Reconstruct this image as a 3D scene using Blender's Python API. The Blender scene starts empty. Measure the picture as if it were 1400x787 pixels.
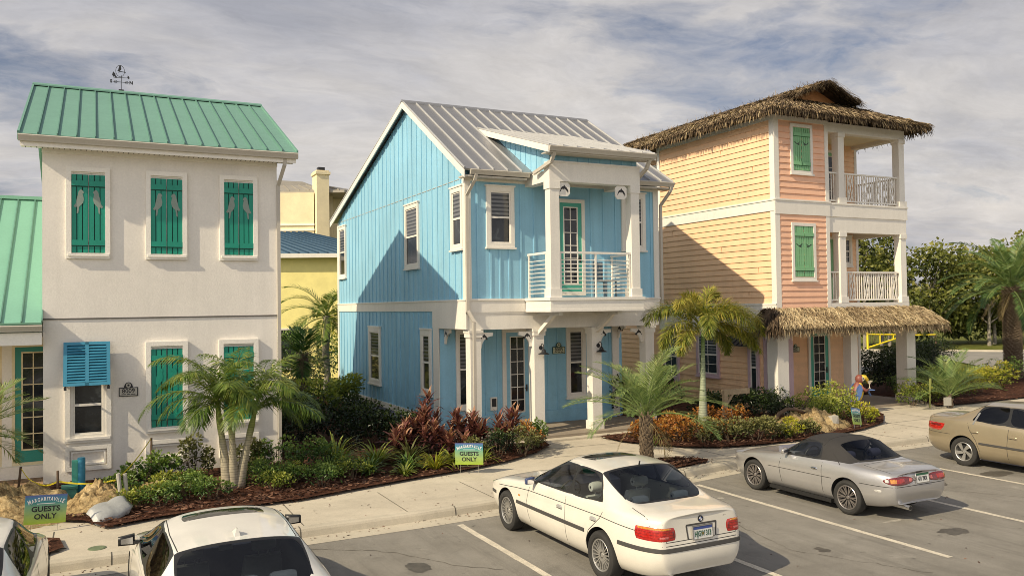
import bpy, bmesh, math, random
from mathutils import Vector, Matrix, noise
from mathutils.bvhtree import BVHTree

random.seed(7)
R = math.radians
scene = bpy.context.scene
col = scene.collection

# ------------------------------------------------------------------ camera
H = 3.7
def make_camera():
    f, yaw, pit, roll = 1127.46, R(26.832), R(1.2607), R(-0.7788)
    F = Vector((math.sin(yaw)*math.cos(pit), math.cos(yaw)*math.cos(pit), math.sin(pit)))
    r = Vector((math.cos(yaw), -math.sin(yaw), 0.0))
    u = r.cross(F)
    c, s = math.cos(roll), math.sin(roll)
    r, u = c*r + s*u, -s*r + c*u
    cam = bpy.data.cameras.new('camera')
    cam.sensor_fit = 'HORIZONTAL'
    cam.sensor_width = 36.0
    cam.lens = f/1400*36.0
    cam.clip_start = 0.1
    cam.clip_end = 4000
    o = bpy.data.objects.new('camera', cam)
    m = Matrix((r, u, -F)).transposed().to_4x4()
    m.translation = Vector((0, 0, H))
    o.matrix_world = m
    col.objects.link(o)
    scene.camera = o
make_camera()

# ------------------------------------------------------------------ things and meshes
def tag(o, label=None, cat=None, group=None, kind=None):
    if label: o['label'] = label
    if cat: o['category'] = cat
    if group: o['group'] = group
    if kind: o['kind'] = kind
    return o

def thing(name, label, cat, loc=(0, 0, 0), rz=0.0, group=None):
    o = bpy.data.objects.new(name, None)
    o.empty_display_size = 0.2
    o.location = loc
    o.rotation_euler = (0, 0, rz)
    col.objects.link(o)
    return tag(o, label, cat, group)

def origin_of(o):
    v = Vector((0, 0, 0))
    while o is not None:
        v += Vector(o.location)
        o = o.parent
    return v

def copy_tree(o, parent=None):
    c = o.copy()
    col.objects.link(c)
    if parent is not None: c.parent = parent
    for ch in list(o.children):
        copy_tree(ch, c)
    return c

class MB:
    """collects faces, then links them as one mesh object"""
    def __init__(self):
        self.v = []; self.f = []; self.m = []; self.t = []
    def poly(self, pts, m=0, t=0.5):
        n = len(self.v)
        self.v.extend([tuple(p) for p in pts])
        self.f.append(tuple(range(n, n+len(pts)))); self.m.append(m); self.t.append(t)
    def box(self, x0, x1, y0, y1, z0, z1, m=0):
        n = len(self.v)
        self.v += [(x0,y0,z0),(x1,y0,z0),(x1,y1,z0),(x0,y1,z0),(x0,y0,z1),(x1,y0,z1),(x1,y1,z1),(x0,y1,z1)]
        for q in ((0,3,2,1),(4,5,6,7),(0,1,5,4),(1,2,6,5),(2,3,7,6),(3,0,4,7)):
            self.f.append(tuple(n+i for i in q)); self.m.append(m); self.t.append(.5)
    def hexa(self, b, t, m=0):
        """b: four bottom points, t: four top points"""
        n = len(self.v)
        self.v += [tuple(p) for p in b] + [tuple(p) for p in t]
        for q in ((0,3,2,1),(4,5,6,7),(0,1,5,4),(1,2,6,5),(2,3,7,6),(3,0,4,7)):
            self.f.append(tuple(n+i for i in q)); self.m.append(m); self.t.append(.5)
    def beam(self, p, q, w, h, up=(0, 0, 1), m=0):
        p = Vector(p); q = Vector(q); d = (q-p).normalized()
        s = d.cross(Vector(up))
        if s.length < 1e-4: s = d.cross(Vector((1, 0, 0)))
        s.normalize(); u = s.cross(d).normalized()
        c = [(-w/2, -h/2), (w/2, -h/2), (w/2, h/2), (-w/2, h/2)]
        self.hexa([p+s*a+u*b for a, b in c], [q+s*a+u*b for a, b in c], m)
    def tube(self, pts, rad, n=8, m=0, cap=True, t=.5):
        pts = [Vector(p) for p in pts]
        if not isinstance(rad, (list, tuple)): rad = [rad]*len(pts)
        rings = []
        ref = Vector((0.13, 0.31, 0.94))
        for i, p in enumerate(pts):
            d = (pts[min(i+1, len(pts)-1)] - pts[max(i-1, 0)]).normalized()
            s = d.cross(ref)
            if s.length < .05: s = d.cross(Vector((1, 0, 0)))
            s.normalize(); u = s.cross(d)
            b = len(self.v)
            for k in range(n):
                a = 2*math.pi*k/n
                self.v.append(tuple(p + (s*math.cos(a)+u*math.sin(a))*rad[i]))
            rings.append(b)
        for i in range(len(pts)-1):
            for k in range(n):
                self.f.append((rings[i]+k, rings[i]+(k+1) % n, rings[i+1]+(k+1) % n, rings[i+1]+k)); self.m.append(m); self.t.append(t)
        if cap:
            self.f.append(tuple(rings[0]+k for k in reversed(range(n)))); self.m.append(m); self.t.append(t)
            self.f.append(tuple(rings[-1]+k for k in range(n))); self.m.append(m); self.t.append(t)
    def prism(self, poly, a, b, m=0):
        """poly: list of functions' 3D points at one end (a offset) and other end (b offset vector)"""
        n = len(poly); base = len(self.v)
        A = Vector(a); B = Vector(b)
        self.v += [tuple(Vector(p)+A) for p in poly] + [tuple(Vector(p)+B) for p in poly]
        self.f.append(tuple(base+i for i in range(n))); self.f.append(tuple(base+n+i for i in reversed(range(n))))
        self.m += [m, m]; self.t += [.5, .5]
        for i in range(n):
            j = (i+1) % n
            self.f.append((base+i, base+n+i, base+n+j, base+j)); self.m.append(m); self.t.append(.5)
    def lathe(self, prof, c=(0, 0, 0), axis='z', n=24, m=0):
        """prof: list of (r, h)"""
        base = len(self.v); c = Vector(c)
        for r_, h in prof:
            for k in range(n):
                a = 2*math.pi*k/n; x, y = r_*math.cos(a), r_*math.sin(a)
                p = {'z': (x, y, h), 'y': (x, h, y), 'x': (h, x, y)}[axis]
                self.v.append(tuple(c+Vector(p)))
        for i in range(len(prof)-1):
            for k in range(n):
                self.f.append((base+i*n+k, base+i*n+(k+1) % n, base+(i+1)*n+(k+1) % n, base+(i+1)*n+k)); self.m.append(m); self.t.append(.5)
    def build(self, name, mats, parent=None, smooth=False, recalc=True, tint=False, sharp=None, local=False):
        if not isinstance(mats, (list, tuple)): mats = [mats]
        me = bpy.data.meshes.new(name)
        off = origin_of(parent) if (parent is not None and not local) else Vector((0, 0, 0))
        vs = [(a-off.x, b-off.y, c-off.z) for a, b, c in self.v]
        me.from_pydata(vs, [], self.f)
        me.polygons.foreach_set('material_index', self.m)
        for mm in mats: me.materials.append(mm)
        if tint:
            at = me.attributes.new('tint', 'FLOAT', 'FACE')
            at.data.foreach_set('value', self.t)
        if recalc:
            bm = bmesh.new(); bm.from_mesh(me)
            bmesh.ops.recalc_face_normals(bm, faces=bm.faces)
            bm.to_mesh(me); bm.free()
        if smooth or sharp:
            me.polygons.foreach_set('use_smooth', [True]*len(me.polygons))
            if sharp: me.set_sharp_from_angle(angle=R(sharp))
        o = bpy.data.objects.new(name, me)
        col.objects.link(o)
        if parent is not None: o.parent = parent
        return o

def text_mesh(s, size, M, mat, name, parent=None, extrude=0.002, align='CENTER', bold=0.0, sx=1.0):
    cu = bpy.data.curves.new(name, 'FONT')
    cu.body = s; cu.size = size; cu.extrude = extrude; cu.align_x = align; cu.align_y = 'CENTER'; cu.offset = bold
    cu.resolution_u = 3
    ob = bpy.data.objects.new(name, cu)
    me = bpy.data.meshes.new_from_object(ob)
    bpy.data.objects.remove(ob); bpy.data.curves.remove(cu)
    me.transform(M @ Matrix.Diagonal((sx, 1, 1, 1)))
    me.name = name
    me.materials.clear(); me.materials.append(mat)
    o = bpy.data.objects.new(name, me); col.objects.link(o)
    if parent is not None: o.parent = parent
    return o

def join_objs(obs, name, parent=None):
    bm = bmesh.new(); mats = []
    for o in obs:
        n0 = len(bm.faces)
        bm.from_mesh(o.data)
        bm.faces.ensure_lookup_table()
        for m in o.data.materials:
            if m not in mats: mats.append(m)
        for f in bm.faces[n0:]:
            f.material_index = mats.index(o.data.materials[f.material_index])
    me = bpy.data.meshes.new(name); bm.to_mesh(me); bm.free()
    for m in mats: me.materials.append(m)
    for o in obs: bpy.data.objects.remove(o)
    o = bpy.data.objects.new(name, me); col.objects.link(o)
    if parent is not None: o.parent = parent
    return o

# ------------------------------------------------------------------ materials
def nodes_of(name):
    m = bpy.data.materials.new(name); m.use_nodes = True
    nt = m.node_tree
    return m, nt, nt.nodes['Principled BSDF'], nt.nodes.new, nt.links.new

def ramp(nt, fac, stops):
    n = nt.nodes.new('ShaderNodeValToRGB')
    cr = n.color_ramp
    while len(cr.elements) < len(stops): cr.elements.new(.5)
    for e, (p, c) in zip(cr.elements, stops):
        e.position = p
        e.color = (c[0], c[1], c[2], 1) if isinstance(c, (tuple, list)) else (c, c, c, 1)
    nt.links.new(fac, n.inputs[0])
    return n.outputs[0]

def mul(nt, a, b, fac=1.0, mode='MULTIPLY'):
    n = nt.nodes.new('ShaderNodeMix'); n.data_type = 'RGBA'; n.blend_type = mode
    n.inputs[0].default_value = fac
    for sock, val in ((n.inputs[6], a), (n.inputs[7], b)):
        if isinstance(val, (tuple, list)): sock.default_value = (val[0], val[1], val[2], 1)
        else: nt.links.new(val, sock)
    return n.outputs[2]

def noise_tex(nt, scale, detail=4, rough=.6, vec=None, dist=0.0):
    n = nt.nodes.new('ShaderNodeTexNoise')
    n.inputs['Scale'].default_value = scale; n.inputs['Detail'].default_value = detail
    n.inputs['Roughness'].default_value = rough; n.inputs['Distortion'].default_value = dist
    if vec is not None: nt.links.new(vec, n.inputs['Vector'])
    return n.outputs['Fac']

def world_pos(nt, sc=None):
    g = nt.nodes.new('ShaderNodeNewGeometry').outputs['Position']
    if sc is None: return g
    mp = nt.nodes.new('ShaderNodeMapping'); mp.inputs['Scale'].default_value = sc
    nt.links.new(g, mp.inputs['Vector'])
    return mp.outputs[0]

def mul_add(nt, a, b):
    n = nt.nodes.new('ShaderNodeMath'); n.operation = 'MULTIPLY_ADD'; nt.links.new(b, n.inputs[0]); n.inputs[1].default_value = .22; nt.links.new(a, n.inputs[2])
    return n.outputs[0]

def mat(name, c, rough=.6, metal=0.0, var=.12, vscale=1.3, fine=.06, fscale=25, bump=0.0, bscale=60, coat=0.0, spec=.5, streak=0.0, local=False, boards=None):
    m, nt, p, N, L = nodes_of(name)
    if local:
        pos = N('ShaderNodeTexCoord').outputs['Object']
    else:
        pos = world_pos(nt)
    a = ramp(nt, noise_tex(nt, vscale, 5, .65, pos), [(.3, 1-var), (.7, 1+var*.4)])
    b = ramp(nt, noise_tex(nt, fscale, 3, .6, pos), [(.3, 1-fine), (.7, 1+fine*.5)])
    cc = mul(nt, mul(nt, c, a), b)
    if streak:
        st = ramp(nt, noise_tex(nt, 1.0, 4, .6, world_pos(nt, (5, 5, .35))), [(.42, 1.0), (.75, 1-streak)])
        cc = mul(nt, cc, st)
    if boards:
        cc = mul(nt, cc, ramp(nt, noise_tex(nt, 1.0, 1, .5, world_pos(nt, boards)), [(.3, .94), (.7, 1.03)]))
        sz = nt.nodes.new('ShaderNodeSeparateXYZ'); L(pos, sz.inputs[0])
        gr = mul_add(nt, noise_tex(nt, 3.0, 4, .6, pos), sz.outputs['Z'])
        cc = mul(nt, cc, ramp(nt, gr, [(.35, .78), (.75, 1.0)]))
    L(cc, p.inputs['Base Color'])
    p.inputs['Roughness'].default_value = rough; p.inputs['Metallic'].default_value = metal
    p.inputs['Specular IOR Level'].default_value = spec
    if coat:
        p.inputs['Coat Weight'].default_value = coat; p.inputs['Coat Roughness'].default_value = .04
    if bump:
        bn = N('ShaderNodeBump'); bn.inputs['Strength'].default_value = bump; bn.inputs['Distance'].default_value = .02
        L(noise_tex(nt, bscale, 5, .65, pos), bn.inputs['Height']); L(bn.outputs[0], p.inputs['Normal'])
    return m

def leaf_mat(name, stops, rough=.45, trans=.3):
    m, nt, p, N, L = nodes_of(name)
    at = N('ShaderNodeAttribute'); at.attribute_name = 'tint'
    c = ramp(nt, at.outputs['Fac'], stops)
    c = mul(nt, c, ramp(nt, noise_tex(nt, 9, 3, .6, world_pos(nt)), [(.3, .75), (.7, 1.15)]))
    L(c, p.inputs['Base Color']); p.inputs['Roughness'].default_value = rough
    p.inputs['Specular IOR Level'].default_value = .35
    tr = N('ShaderNodeBsdfTranslucent'); L(mul(nt, c, (1.1, 1.15, .6)), tr.inputs['Color'])
    mx = N('ShaderNodeMixShader'); mx.inputs[0].default_value = trans
    out = nt.nodes['Material Output']
    L(p.outputs[0], mx.inputs[1]); L(tr.outputs[0], mx.inputs[2]); L(mx.outputs[0], out.inputs['Surface'])
    return m

M = {}
M['stucco'] = mat('white_stucco', (.83, .785, .71), .9, var=.10, vscale=.55, fine=.05, bump=.24, bscale=26, streak=.05)
M['stucco_trim'] = mat('stucco_trim', (.86, .82, .74), .85, var=.06, bump=.2, bscale=40)
M['joint'] = mat('joint_dark', (.12, .11, .10), .9)
M['green_roof_seam'] = mat('green_roof_seam', (.115, .25, .195), .5)
M['grey_roof_seam'] = mat('grey_roof_seam', (.55, .55, .54), .4, metal=.3)
M['blue_roof_seam'] = mat('blue_roof_seam', (.03, .07, .12), .5)
M['green_roof'] = mat('green_metal_roof', (.165, .335, .26), .5, metal=.0, var=.08, vscale=.5, streak=.08)
M['pale_green_roof'] = mat('pale_green_roof', (.20, .43, .32), .5, metal=.0, var=.08, vscale=.5)
M['grey_roof'] = mat('grey_metal_roof', (.34, .34, .345), .38, metal=.55, var=.10, vscale=.6)
M['blue_roof'] = mat('blue_metal_roof', (.12, .20, .27), .4, metal=.2, var=.1)
M['gutter'] = mat('gutter_beige', (.50, .46, .39), .45, var=.06)
M['teal'] = mat('teal_paint', (.006, .27, .185), .5, var=.10, fine=.08)
M['teal_dark'] = mat('teal_gap_shade', (.01, .08, .06), .7)
M['teal_door'] = mat('teal_door', (.03, .27, .22), .45, var=.05)
M['blue_shutter'] = mat('blue_louvre', (.04, .235, .36), .5, var=.08)
M['bird'] = mat('bird_grey', (.25, .31, .27), .7)
M['trim'] = mat('white_trim', (.80, .76, .68), .55, var=.06, vscale=1.0, streak=.06)
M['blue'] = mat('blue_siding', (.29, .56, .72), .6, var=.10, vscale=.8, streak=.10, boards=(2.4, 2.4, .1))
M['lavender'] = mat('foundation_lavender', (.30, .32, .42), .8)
M['peach_shaded'] = mat('shaded_peach_siding', (.86, .51, .335), .6, var=.08, vscale=.9, streak=.07, boards=(.3, .3, 5.27))  # same peach paint, tinted pinker to imitate shade on the front bay
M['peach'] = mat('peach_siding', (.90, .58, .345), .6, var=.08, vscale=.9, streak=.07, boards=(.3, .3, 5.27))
M['green_shutter'] = mat('green_shutter', (.21, .46, .23), .5, var=.08)
M['green_gap_shade'] = mat('green_gap_shade', (.04, .15, .06), .7)
M['seagreen'] = mat('seagreen_door', (.07, .37, .28), .45, var=.05)
M['dark'] = mat('dark_metal', (.02, .02, .022), .45)
M['pinktrim'] = mat('pink_trim', (.55, .40, .44), .6)
M['cream'] = mat('cream_stucco', (.80, .70, .46), .85, bump=.2, bscale=20)
M['yellow_wall'] = mat('yellow_stucco', (.86, .76, .30), .85, bump=.2, bscale=20)
M['tan_roof'] = mat('tan_roof', (.36, .33, .27), .5, metal=.2)
M['floor'] = mat('porch_floor', (.30, .25, .19), .8, bump=.2, bscale=30)
M['wood'] = mat('weathered_wood', (.40, .31, .19), .8, var=.25, vscale=5, bump=.3)
M['wood_dark'] = mat('dark_wood', (.12, .075, .045), .85, var=.3, vscale=6, bump=.4)
M['bark'] = mat('palm_bark', (.21, .155, .10), .95, var=.35, vscale=7, bump=.9, bscale=30)
M['bark_grey'] = mat('grey_bark', (.28, .25, .20), .9, var=.3, vscale=6, bump=.5, bscale=30)
M['utility'] = mat('utility_green', (.05, .22, .18), .55)
M['yellow_paint'] = mat('yellow_paint', (.80, .62, .02), .5)
M['tape'] = mat('caution_tape', (.75, .62, .03), .6)
M['bag'] = mat('plastic_sack', (.36, .37, .36), .45, var=.15, vscale=6, bump=.5, bscale=8)
M['white'] = mat('white_lettering', (.80, .80, .78), .6)
M['black'] = mat('black_lettering', (.015, .015, .018), .6)

def trunk_mat(name, stops, scale=22):
    m, nt, p, N, L = nodes_of(name)
    tc = N('ShaderNodeTexCoord'); sp = N('ShaderNodeSeparateXYZ'); L(tc.outputs['Object'], sp.inputs[0])
    base = ramp(nt, mul_f(nt, sp.outputs['Z'], .4), stops)
    w = N('ShaderNodeTexWave'); w.wave_type = 'BANDS'; w.bands_direction = 'Z'; w.inputs['Scale'].default_value = scale/6.28
    w.inputs['Distortion'].default_value = .8; L(tc.outputs['Object'], w.inputs['Vector'])
    c = mul(nt, base, ramp(nt, w.outputs['Fac'], [(.0, .55), (.25, 1.0)]))
    c = mul(nt, c, ramp(nt, noise_tex(nt, 12, 4, .6, tc.outputs['Object']), [(.3, .75), (.7, 1.1)]))
    L(c, p.inputs['Base Color']); p.inputs['Roughness'].default_value = .75
    return m
def mul_f(nt, a, k):
    n = nt.nodes.new('ShaderNodeMath'); n.operation = 'MULTIPLY'; nt.links.new(a, n.inputs[0]); n.inputs[1].default_value = k
    return n.outputs[0]
M['ringed'] = trunk_mat('ringed_trunk', [(0.0, (.42, .36, .27)), (.36, (.40, .36, .24)), (.48, (.22, .26, .06)), (1.0, (.20, .27, .05))], 40)
M['ringed_grey'] = trunk_mat('grey_ringed_trunk', [(0.0, (.34, .35, .26)), (.8, (.30, .36, .22)), (1.0, (.16, .26, .07))], 30)

def glass_pane(name, blinds=0.0, c=(.018, .022, .026)):
    m, nt, p, N, L = nodes_of(name)
    pos = world_pos(nt)
    base = ramp(nt, noise_tex(nt, 2.3, 4, .6, pos, .6), [(.35, (c[0]*.5, c[1]*.5, c[2]*.5)), (.62, c), (.75, (c[0]*3+.02, c[1]*3+.02, c[2]*3+.015))])
    if blinds:
        w = N('ShaderNodeTexWave'); w.wave_type = 'BANDS'; w.bands_direction = 'Z'; w.inputs['Scale'].default_value = 3.0
        L(pos, w.inputs['Vector'])
        base = mul(nt, base, ramp(nt, w.outputs['Fac'], [(.25, .02), (.5, .30)]), blinds, 'ADD')
    L(base, p.inputs['Base Color'])
    p.inputs['Roughness'].default_value = .06; p.inputs['Specular IOR Level'].default_value = .6
    bn = N('ShaderNodeBump'); bn.inputs['Strength'].default_value = .04; bn.inputs['Distance'].default_value = .05
    L(noise_tex(nt, 1.6, 2, .5, pos), bn.inputs['Height']); L(bn.outputs[0], p.inputs['Normal'])
    return m
M['pane'] = glass_pane('window_glass')
M['pane_blind'] = glass_pane('window_glass_blinds', .42)

def asphalt():
    m, nt, p, N, L = nodes_of('asphalt')
    pos = world_pos(nt)
    c = ramp(nt, noise_tex(nt, .55, 6, .7, pos, .4), [(.3, (.205, .192, .166)), (.55, (.262, .246, .214)), (.75, (.31, .293, .258))])
    c = mul(nt, c, ramp(nt, noise_tex(nt, 130, 2, .7, pos), [(.25, .62), (.5, 1.0), (.8, 1.35)]))
    c = mul(nt, c, ramp(nt, noise_tex(nt, 2.6, 5, .65, pos, .4), [(.28, .84), (.45, 1.0)]))
    c = mul(nt, c, ramp(nt, noise_tex(nt, 1.0, 5, .65, world_pos(nt, (2.6, .35, 1)), .3), [(.35, .90), (.65, 1.06)]))
    c = mul(nt, c, ramp(nt, noise_tex(nt, 5.5, 2, .5, pos, .3), [(.22, .42), (.30, 1.0)]), .75)          # oil drips
    c = mul(nt, c, ramp(nt, noise_tex(nt, .9, 3, .6, pos, .2), [(.66, 1.0), (.70, 1.22)]), .8)           # pale dusty patches
    c = mul(nt, c, ramp(nt, noise_tex(nt, 3.0, 3, .55, world_pos(nt, (2.2, .10, 1)), .1), [(.34, .80), (.44, 1.0)]), .6)   # tyre tracks
    v = N('ShaderNodeTexVoronoi'); v.inputs['Scale'].default_value = 55; L(pos, v.inputs['Vector'])
    c = mul(nt, c, ramp(nt, v.outputs['Distance'], [(.0, 1.25), (.5, .85)]), .7)
    L(c, p.inputs['Base Color']); p.inputs['Roughness'].default_value = .88; p.inputs['Specular IOR Level'].default_value = .25
    bn = N('ShaderNodeBump'); bn.inputs['Strength'].default_value = .5; bn.inputs['Distance'].default_value = .01
    L(noise_tex(nt, 110, 3, .7, pos), bn.inputs['Height']); L(bn.outputs[0], p.inputs['Normal'])
    return m
M['asphalt'] = asphalt()

def concrete(name, c, joints=None):
    m, nt, p, N, L = nodes_of(name)
    pos = world_pos(nt)
    k = mul(nt, c, ramp(nt, noise_tex(nt, .8, 6, .7, pos, .3), [(.3, .78), (.7, 1.05)]))
    k = mul(nt, k, ramp(nt, noise_tex(nt, 70, 3, .7, pos), [(.3, .86), (.7, 1.08)]))
    k = mul(nt, k, ramp(nt, noise_tex(nt, 4.5, 5, .6, pos, 1.2), [(.28, .80), (.42, 1.0)]), .7)
    L(k, p.inputs['Base Color']); p.inputs['Roughness'].default_value = .85; p.inputs['Specular IOR Level'].default_value = .25
    bn = N('ShaderNodeBump'); bn.inputs['Strength'].default_value = .25; bn.inputs['Distance'].default_value = .01
    L(noise_tex(nt, 60, 3, .7, pos), bn.inputs['Height']); L(bn.outputs[0], p.inputs['Normal'])
    return m
M['concrete'] = concrete('concrete', (.58, .52, .41))
M['kerb'] = concrete('kerb_concrete', (.53, .48, .38))
M['kerb_joint'] = mat('kerb_joint', (.10, .09, .07), .9)
M['line'] = mat('worn_line_paint', (.66, .60, .48), .75, var=.25, vscale=3.0, fine=.3, fscale=45)

def ground_mat(name, stops, scale=3.0, fine=40, bump=.6):
    m, nt, p, N, L = nodes_of(name)
    pos = world_pos(nt)
    c = ramp(nt, noise_tex(nt, scale, 6, .72, pos, .3), stops)
    c = mul(nt, c, ramp(nt, noise_tex(nt, fine, 3, .7, pos), [(.25, .5), (.75, 1.35)]))
    L(c, p.inputs['Base Color']); p.inputs['Roughness'].default_value = .95; p.inputs['Specular IOR Level'].default_value = .1
    bn = N('ShaderNodeBump'); bn.inputs['Strength'].default_value = bump; bn.inputs['Distance'].default_value = .03
    L(noise_tex(nt, fine*.7, 4, .7, pos), bn.inputs['Height']); L(bn.outputs[0], p.inputs['Normal'])
    return m
M['mulch'] = ground_mat('red_mulch', [(.3, (.030, .014, .010)), (.5, (.078, .033, .020)), (.7, (.14, .068, .042))], 6, 45, 1.0)
M['chip'] = leaf_mat('mulch_chip', [(0, (.022, .011, .008)), (.5, (.10, .042, .024)), (1, (.24, .13, .08))], .9, 0.0)
M['sand'] = ground_mat('sand_soil', [(.32, (.09, .058, .028)), (.46, (.33, .235, .115)), (.56, (.44, .33, .17)), (.72, (.56, .44, .25))], 5, 22, 1.0)
M['grass'] = ground_mat('rough_grass', [(.3, (.07, .09, .015)), (.5, (.13, .145, .03)), (.7, (.21, .20, .06))], .6, 12, .6)
M['brick_paver'] = ground_mat('brick_paver', [(.3, (.25, .16, .10)), (.7, (.36, .26, .17))], 3, 12, .4)

# ------------------------------------------------------------------ sky and sun
SUN_AZ = R(13)      # light travels towards +X and a little towards +Y
SUN_EL = R(36.5)
def make_world():
    w = bpy.data.worlds.new('World'); scene.world = w; w.use_nodes = True
    nt = w.node_tree; N = nt.nodes.new; L = nt.links.new
    bg = nt.nodes['Background']; bg.inputs['Strength'].default_value = 0.1
    sky = N('ShaderNodeTexSky'); sky.sky_type = 'NISHITA'; sky.sun_disc = False
    sky.sun_elevation = SUN_EL
    # sun stands towards -X, slightly -Y
    sky.sun_rotation = math.atan2(-math.cos(SUN_AZ), -math.sin(SUN_AZ))
    sky.air_density = 1.0; sky.dust_density = 2.0; sky.ozone_density = 1.2
    tc = N('ShaderNodeTexCoord'); sp = N('ShaderNodeSeparateXYZ'); L(tc.outputs['Generated'], sp.inputs[0])
    den = N('ShaderNodeMath'); den.operation = 'MAXIMUM'; L(sp.outputs['Z'], den.inputs[0]); den.inputs[1].default_value = 0.0
    den2 = N('ShaderNodeMath'); den2.operation = 'ADD'; L(den.outputs[0], den2.inputs[0]); den2.inputs[1].default_value = .16
    dv = N('ShaderNodeVectorMath'); dv.operation = 'SCALE'
    inv = N('ShaderNodeMath'); inv.operation = 'DIVIDE'; inv.inputs[0].default_value = 1.0; L(den2.outputs[0], inv.inputs[1])
    L(tc.outputs['Generated'], dv.inputs[0]); L(inv.outputs[0], dv.inputs['Scale'])
    mp = N('ShaderNodeMapping'); mp.inputs['Rotation'].default_value = (0, 0, R(24)); mp.inputs['Scale'].default_value = (.72, 1.12, .6)
    mp.inputs['Location'].default_value = (SKY_OFF[0], SKY_OFF[1], 0)
    L(dv.outputs[0], mp.inputs[0])
    wn = N('ShaderNodeTexNoise'); wn.inputs['Scale'].default_value = 1.6; wn.inputs['Detail'].default_value = 6; L(mp.outputs[0], wn.inputs['Vector'])
    wv = N('ShaderNodeVectorMath'); wv.operation = 'MULTIPLY_ADD'; wv.inputs[1].default_value = (.5, .5, .5); L(wn.outputs['Color'], wv.inputs[0]); L(mp.outputs[0], wv.inputs[2])
    n1 = noise_tex(nt, 1.25, 12, .60, wv.outputs[0])
    n2 = noise_tex(nt, 1.05, 10, .60, wv.outputs[0], .2)
    n3 = noise_tex(nt, 5.5, 8, .68, wv.outputs[0], .2)
    cloud = ramp(nt, n1, [(.32, (4.3, 4.35, 4.75)), (.44, (5.5, 5.4, 5.55)), (.53, (6.4, 6.15, 6.0)), (.62, (7.1, 6.75, 6.45)), (.76, (8.0, 7.5, 6.9))])
    cloud = mul(nt, cloud, ramp(nt, n3, [(.34, .90), (.66, 1.08)]))
    cloud = mul(nt, cloud, ramp(nt, sp.outputs['Z'], [(.0, (1.06, 1.03, 1.0)), (.15, (1.0, 1.0, 1.0)), (.40, (.92, .93, .96))]))
    gl = N('ShaderNodeVectorMath'); gl.operation = 'DOT_PRODUCT'; gl.inputs[1].default_value = (-.85, -.53, 0); L(tc.outputs['Generated'], gl.inputs[0])
    gm = N('ShaderNodeMapRange'); gm.inputs['From Min'].default_value = -.2; gm.inputs['To Min'].default_value = 1.0; gm.inputs['To Max'].default_value = 2.3; L(gl.outputs['Value'], gm.inputs['Value'])
    gs = N('ShaderNodeVectorMath'); gs.operation = 'SCALE'; L(cloud, gs.inputs[0]); L(gm.outputs[0], gs.inputs['Scale']); cloud = gs.outputs[0]   # unseen sky behind and left of camera brightened to fill shaded walls
    hole = ramp(nt, n2, [(.545, 1.0), (.61, .6), (.67, .18)])
    high = ramp(nt, sp.outputs['Z'], [(.42, 1.0), (.66, .45)])      # cloud thins out overhead
    hm = N('ShaderNodeMath'); hm.operation = 'MULTIPLY'; L(hole, hm.inputs[0]); L(high, hm.inputs[1])
    blue = mul(nt, sky.outputs[0], (.56, .62, .74))
    mx = N('ShaderNodeMix'); mx.data_type = 'RGBA'
    L(hm.outputs[0], mx.inputs[0]); L(blue, mx.inputs[6]); L(cloud, mx.inputs[7])
    L(mx.outputs[2], bg.inputs['Color'])
SKY_OFF = (1.7, 2.3)
make_world()
sun = bpy.data.lights.new('sun', 'SUN'); sun.energy = 5.0; sun.angle = R(.55); sun.color = (1.0, .85, .61)
so = bpy.data.objects.new('sun', sun); col.objects.link(so)
sd = Vector((math.cos(SUN_AZ)*math.cos(SUN_EL), math.sin(SUN_AZ)*math.cos(SUN_EL), -math.sin(SUN_EL)))
so.rotation_euler = sd.to_track_quat('-Z', 'Y').to_euler(); so.location = (-30, -8, 30)
scene.view_settings.view_transform = 'Standard'; scene.view_settings.look = 'None'; scene.view_settings.exposure = 0
scene.cycles.filter_width = 0.9
scene.cycles.max_bounces = 6; scene.cycles.transparent_max_bounces = 12
# ------------------------------------------------------------------ ground, lot, pavement
def sheet(name, pts, z, m, kind='structure', grid=None):
    mb = MB(); mb.poly([(x, y, z) for x, y in pts]); o = mb.build(name, m, recalc=False)
    return tag(o, kind=kind)

sheet('ground', [(-900, -900), (900, -900), (900, 900), (-900, 900)], -.05, M['grass'])
sheet('parking_lot', [(-40, -30), (70, -30), (70, 14.2), (16, 14.2), (9, 13.8), (-40, 13.7)], 0.0, M['asphalt'])

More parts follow.
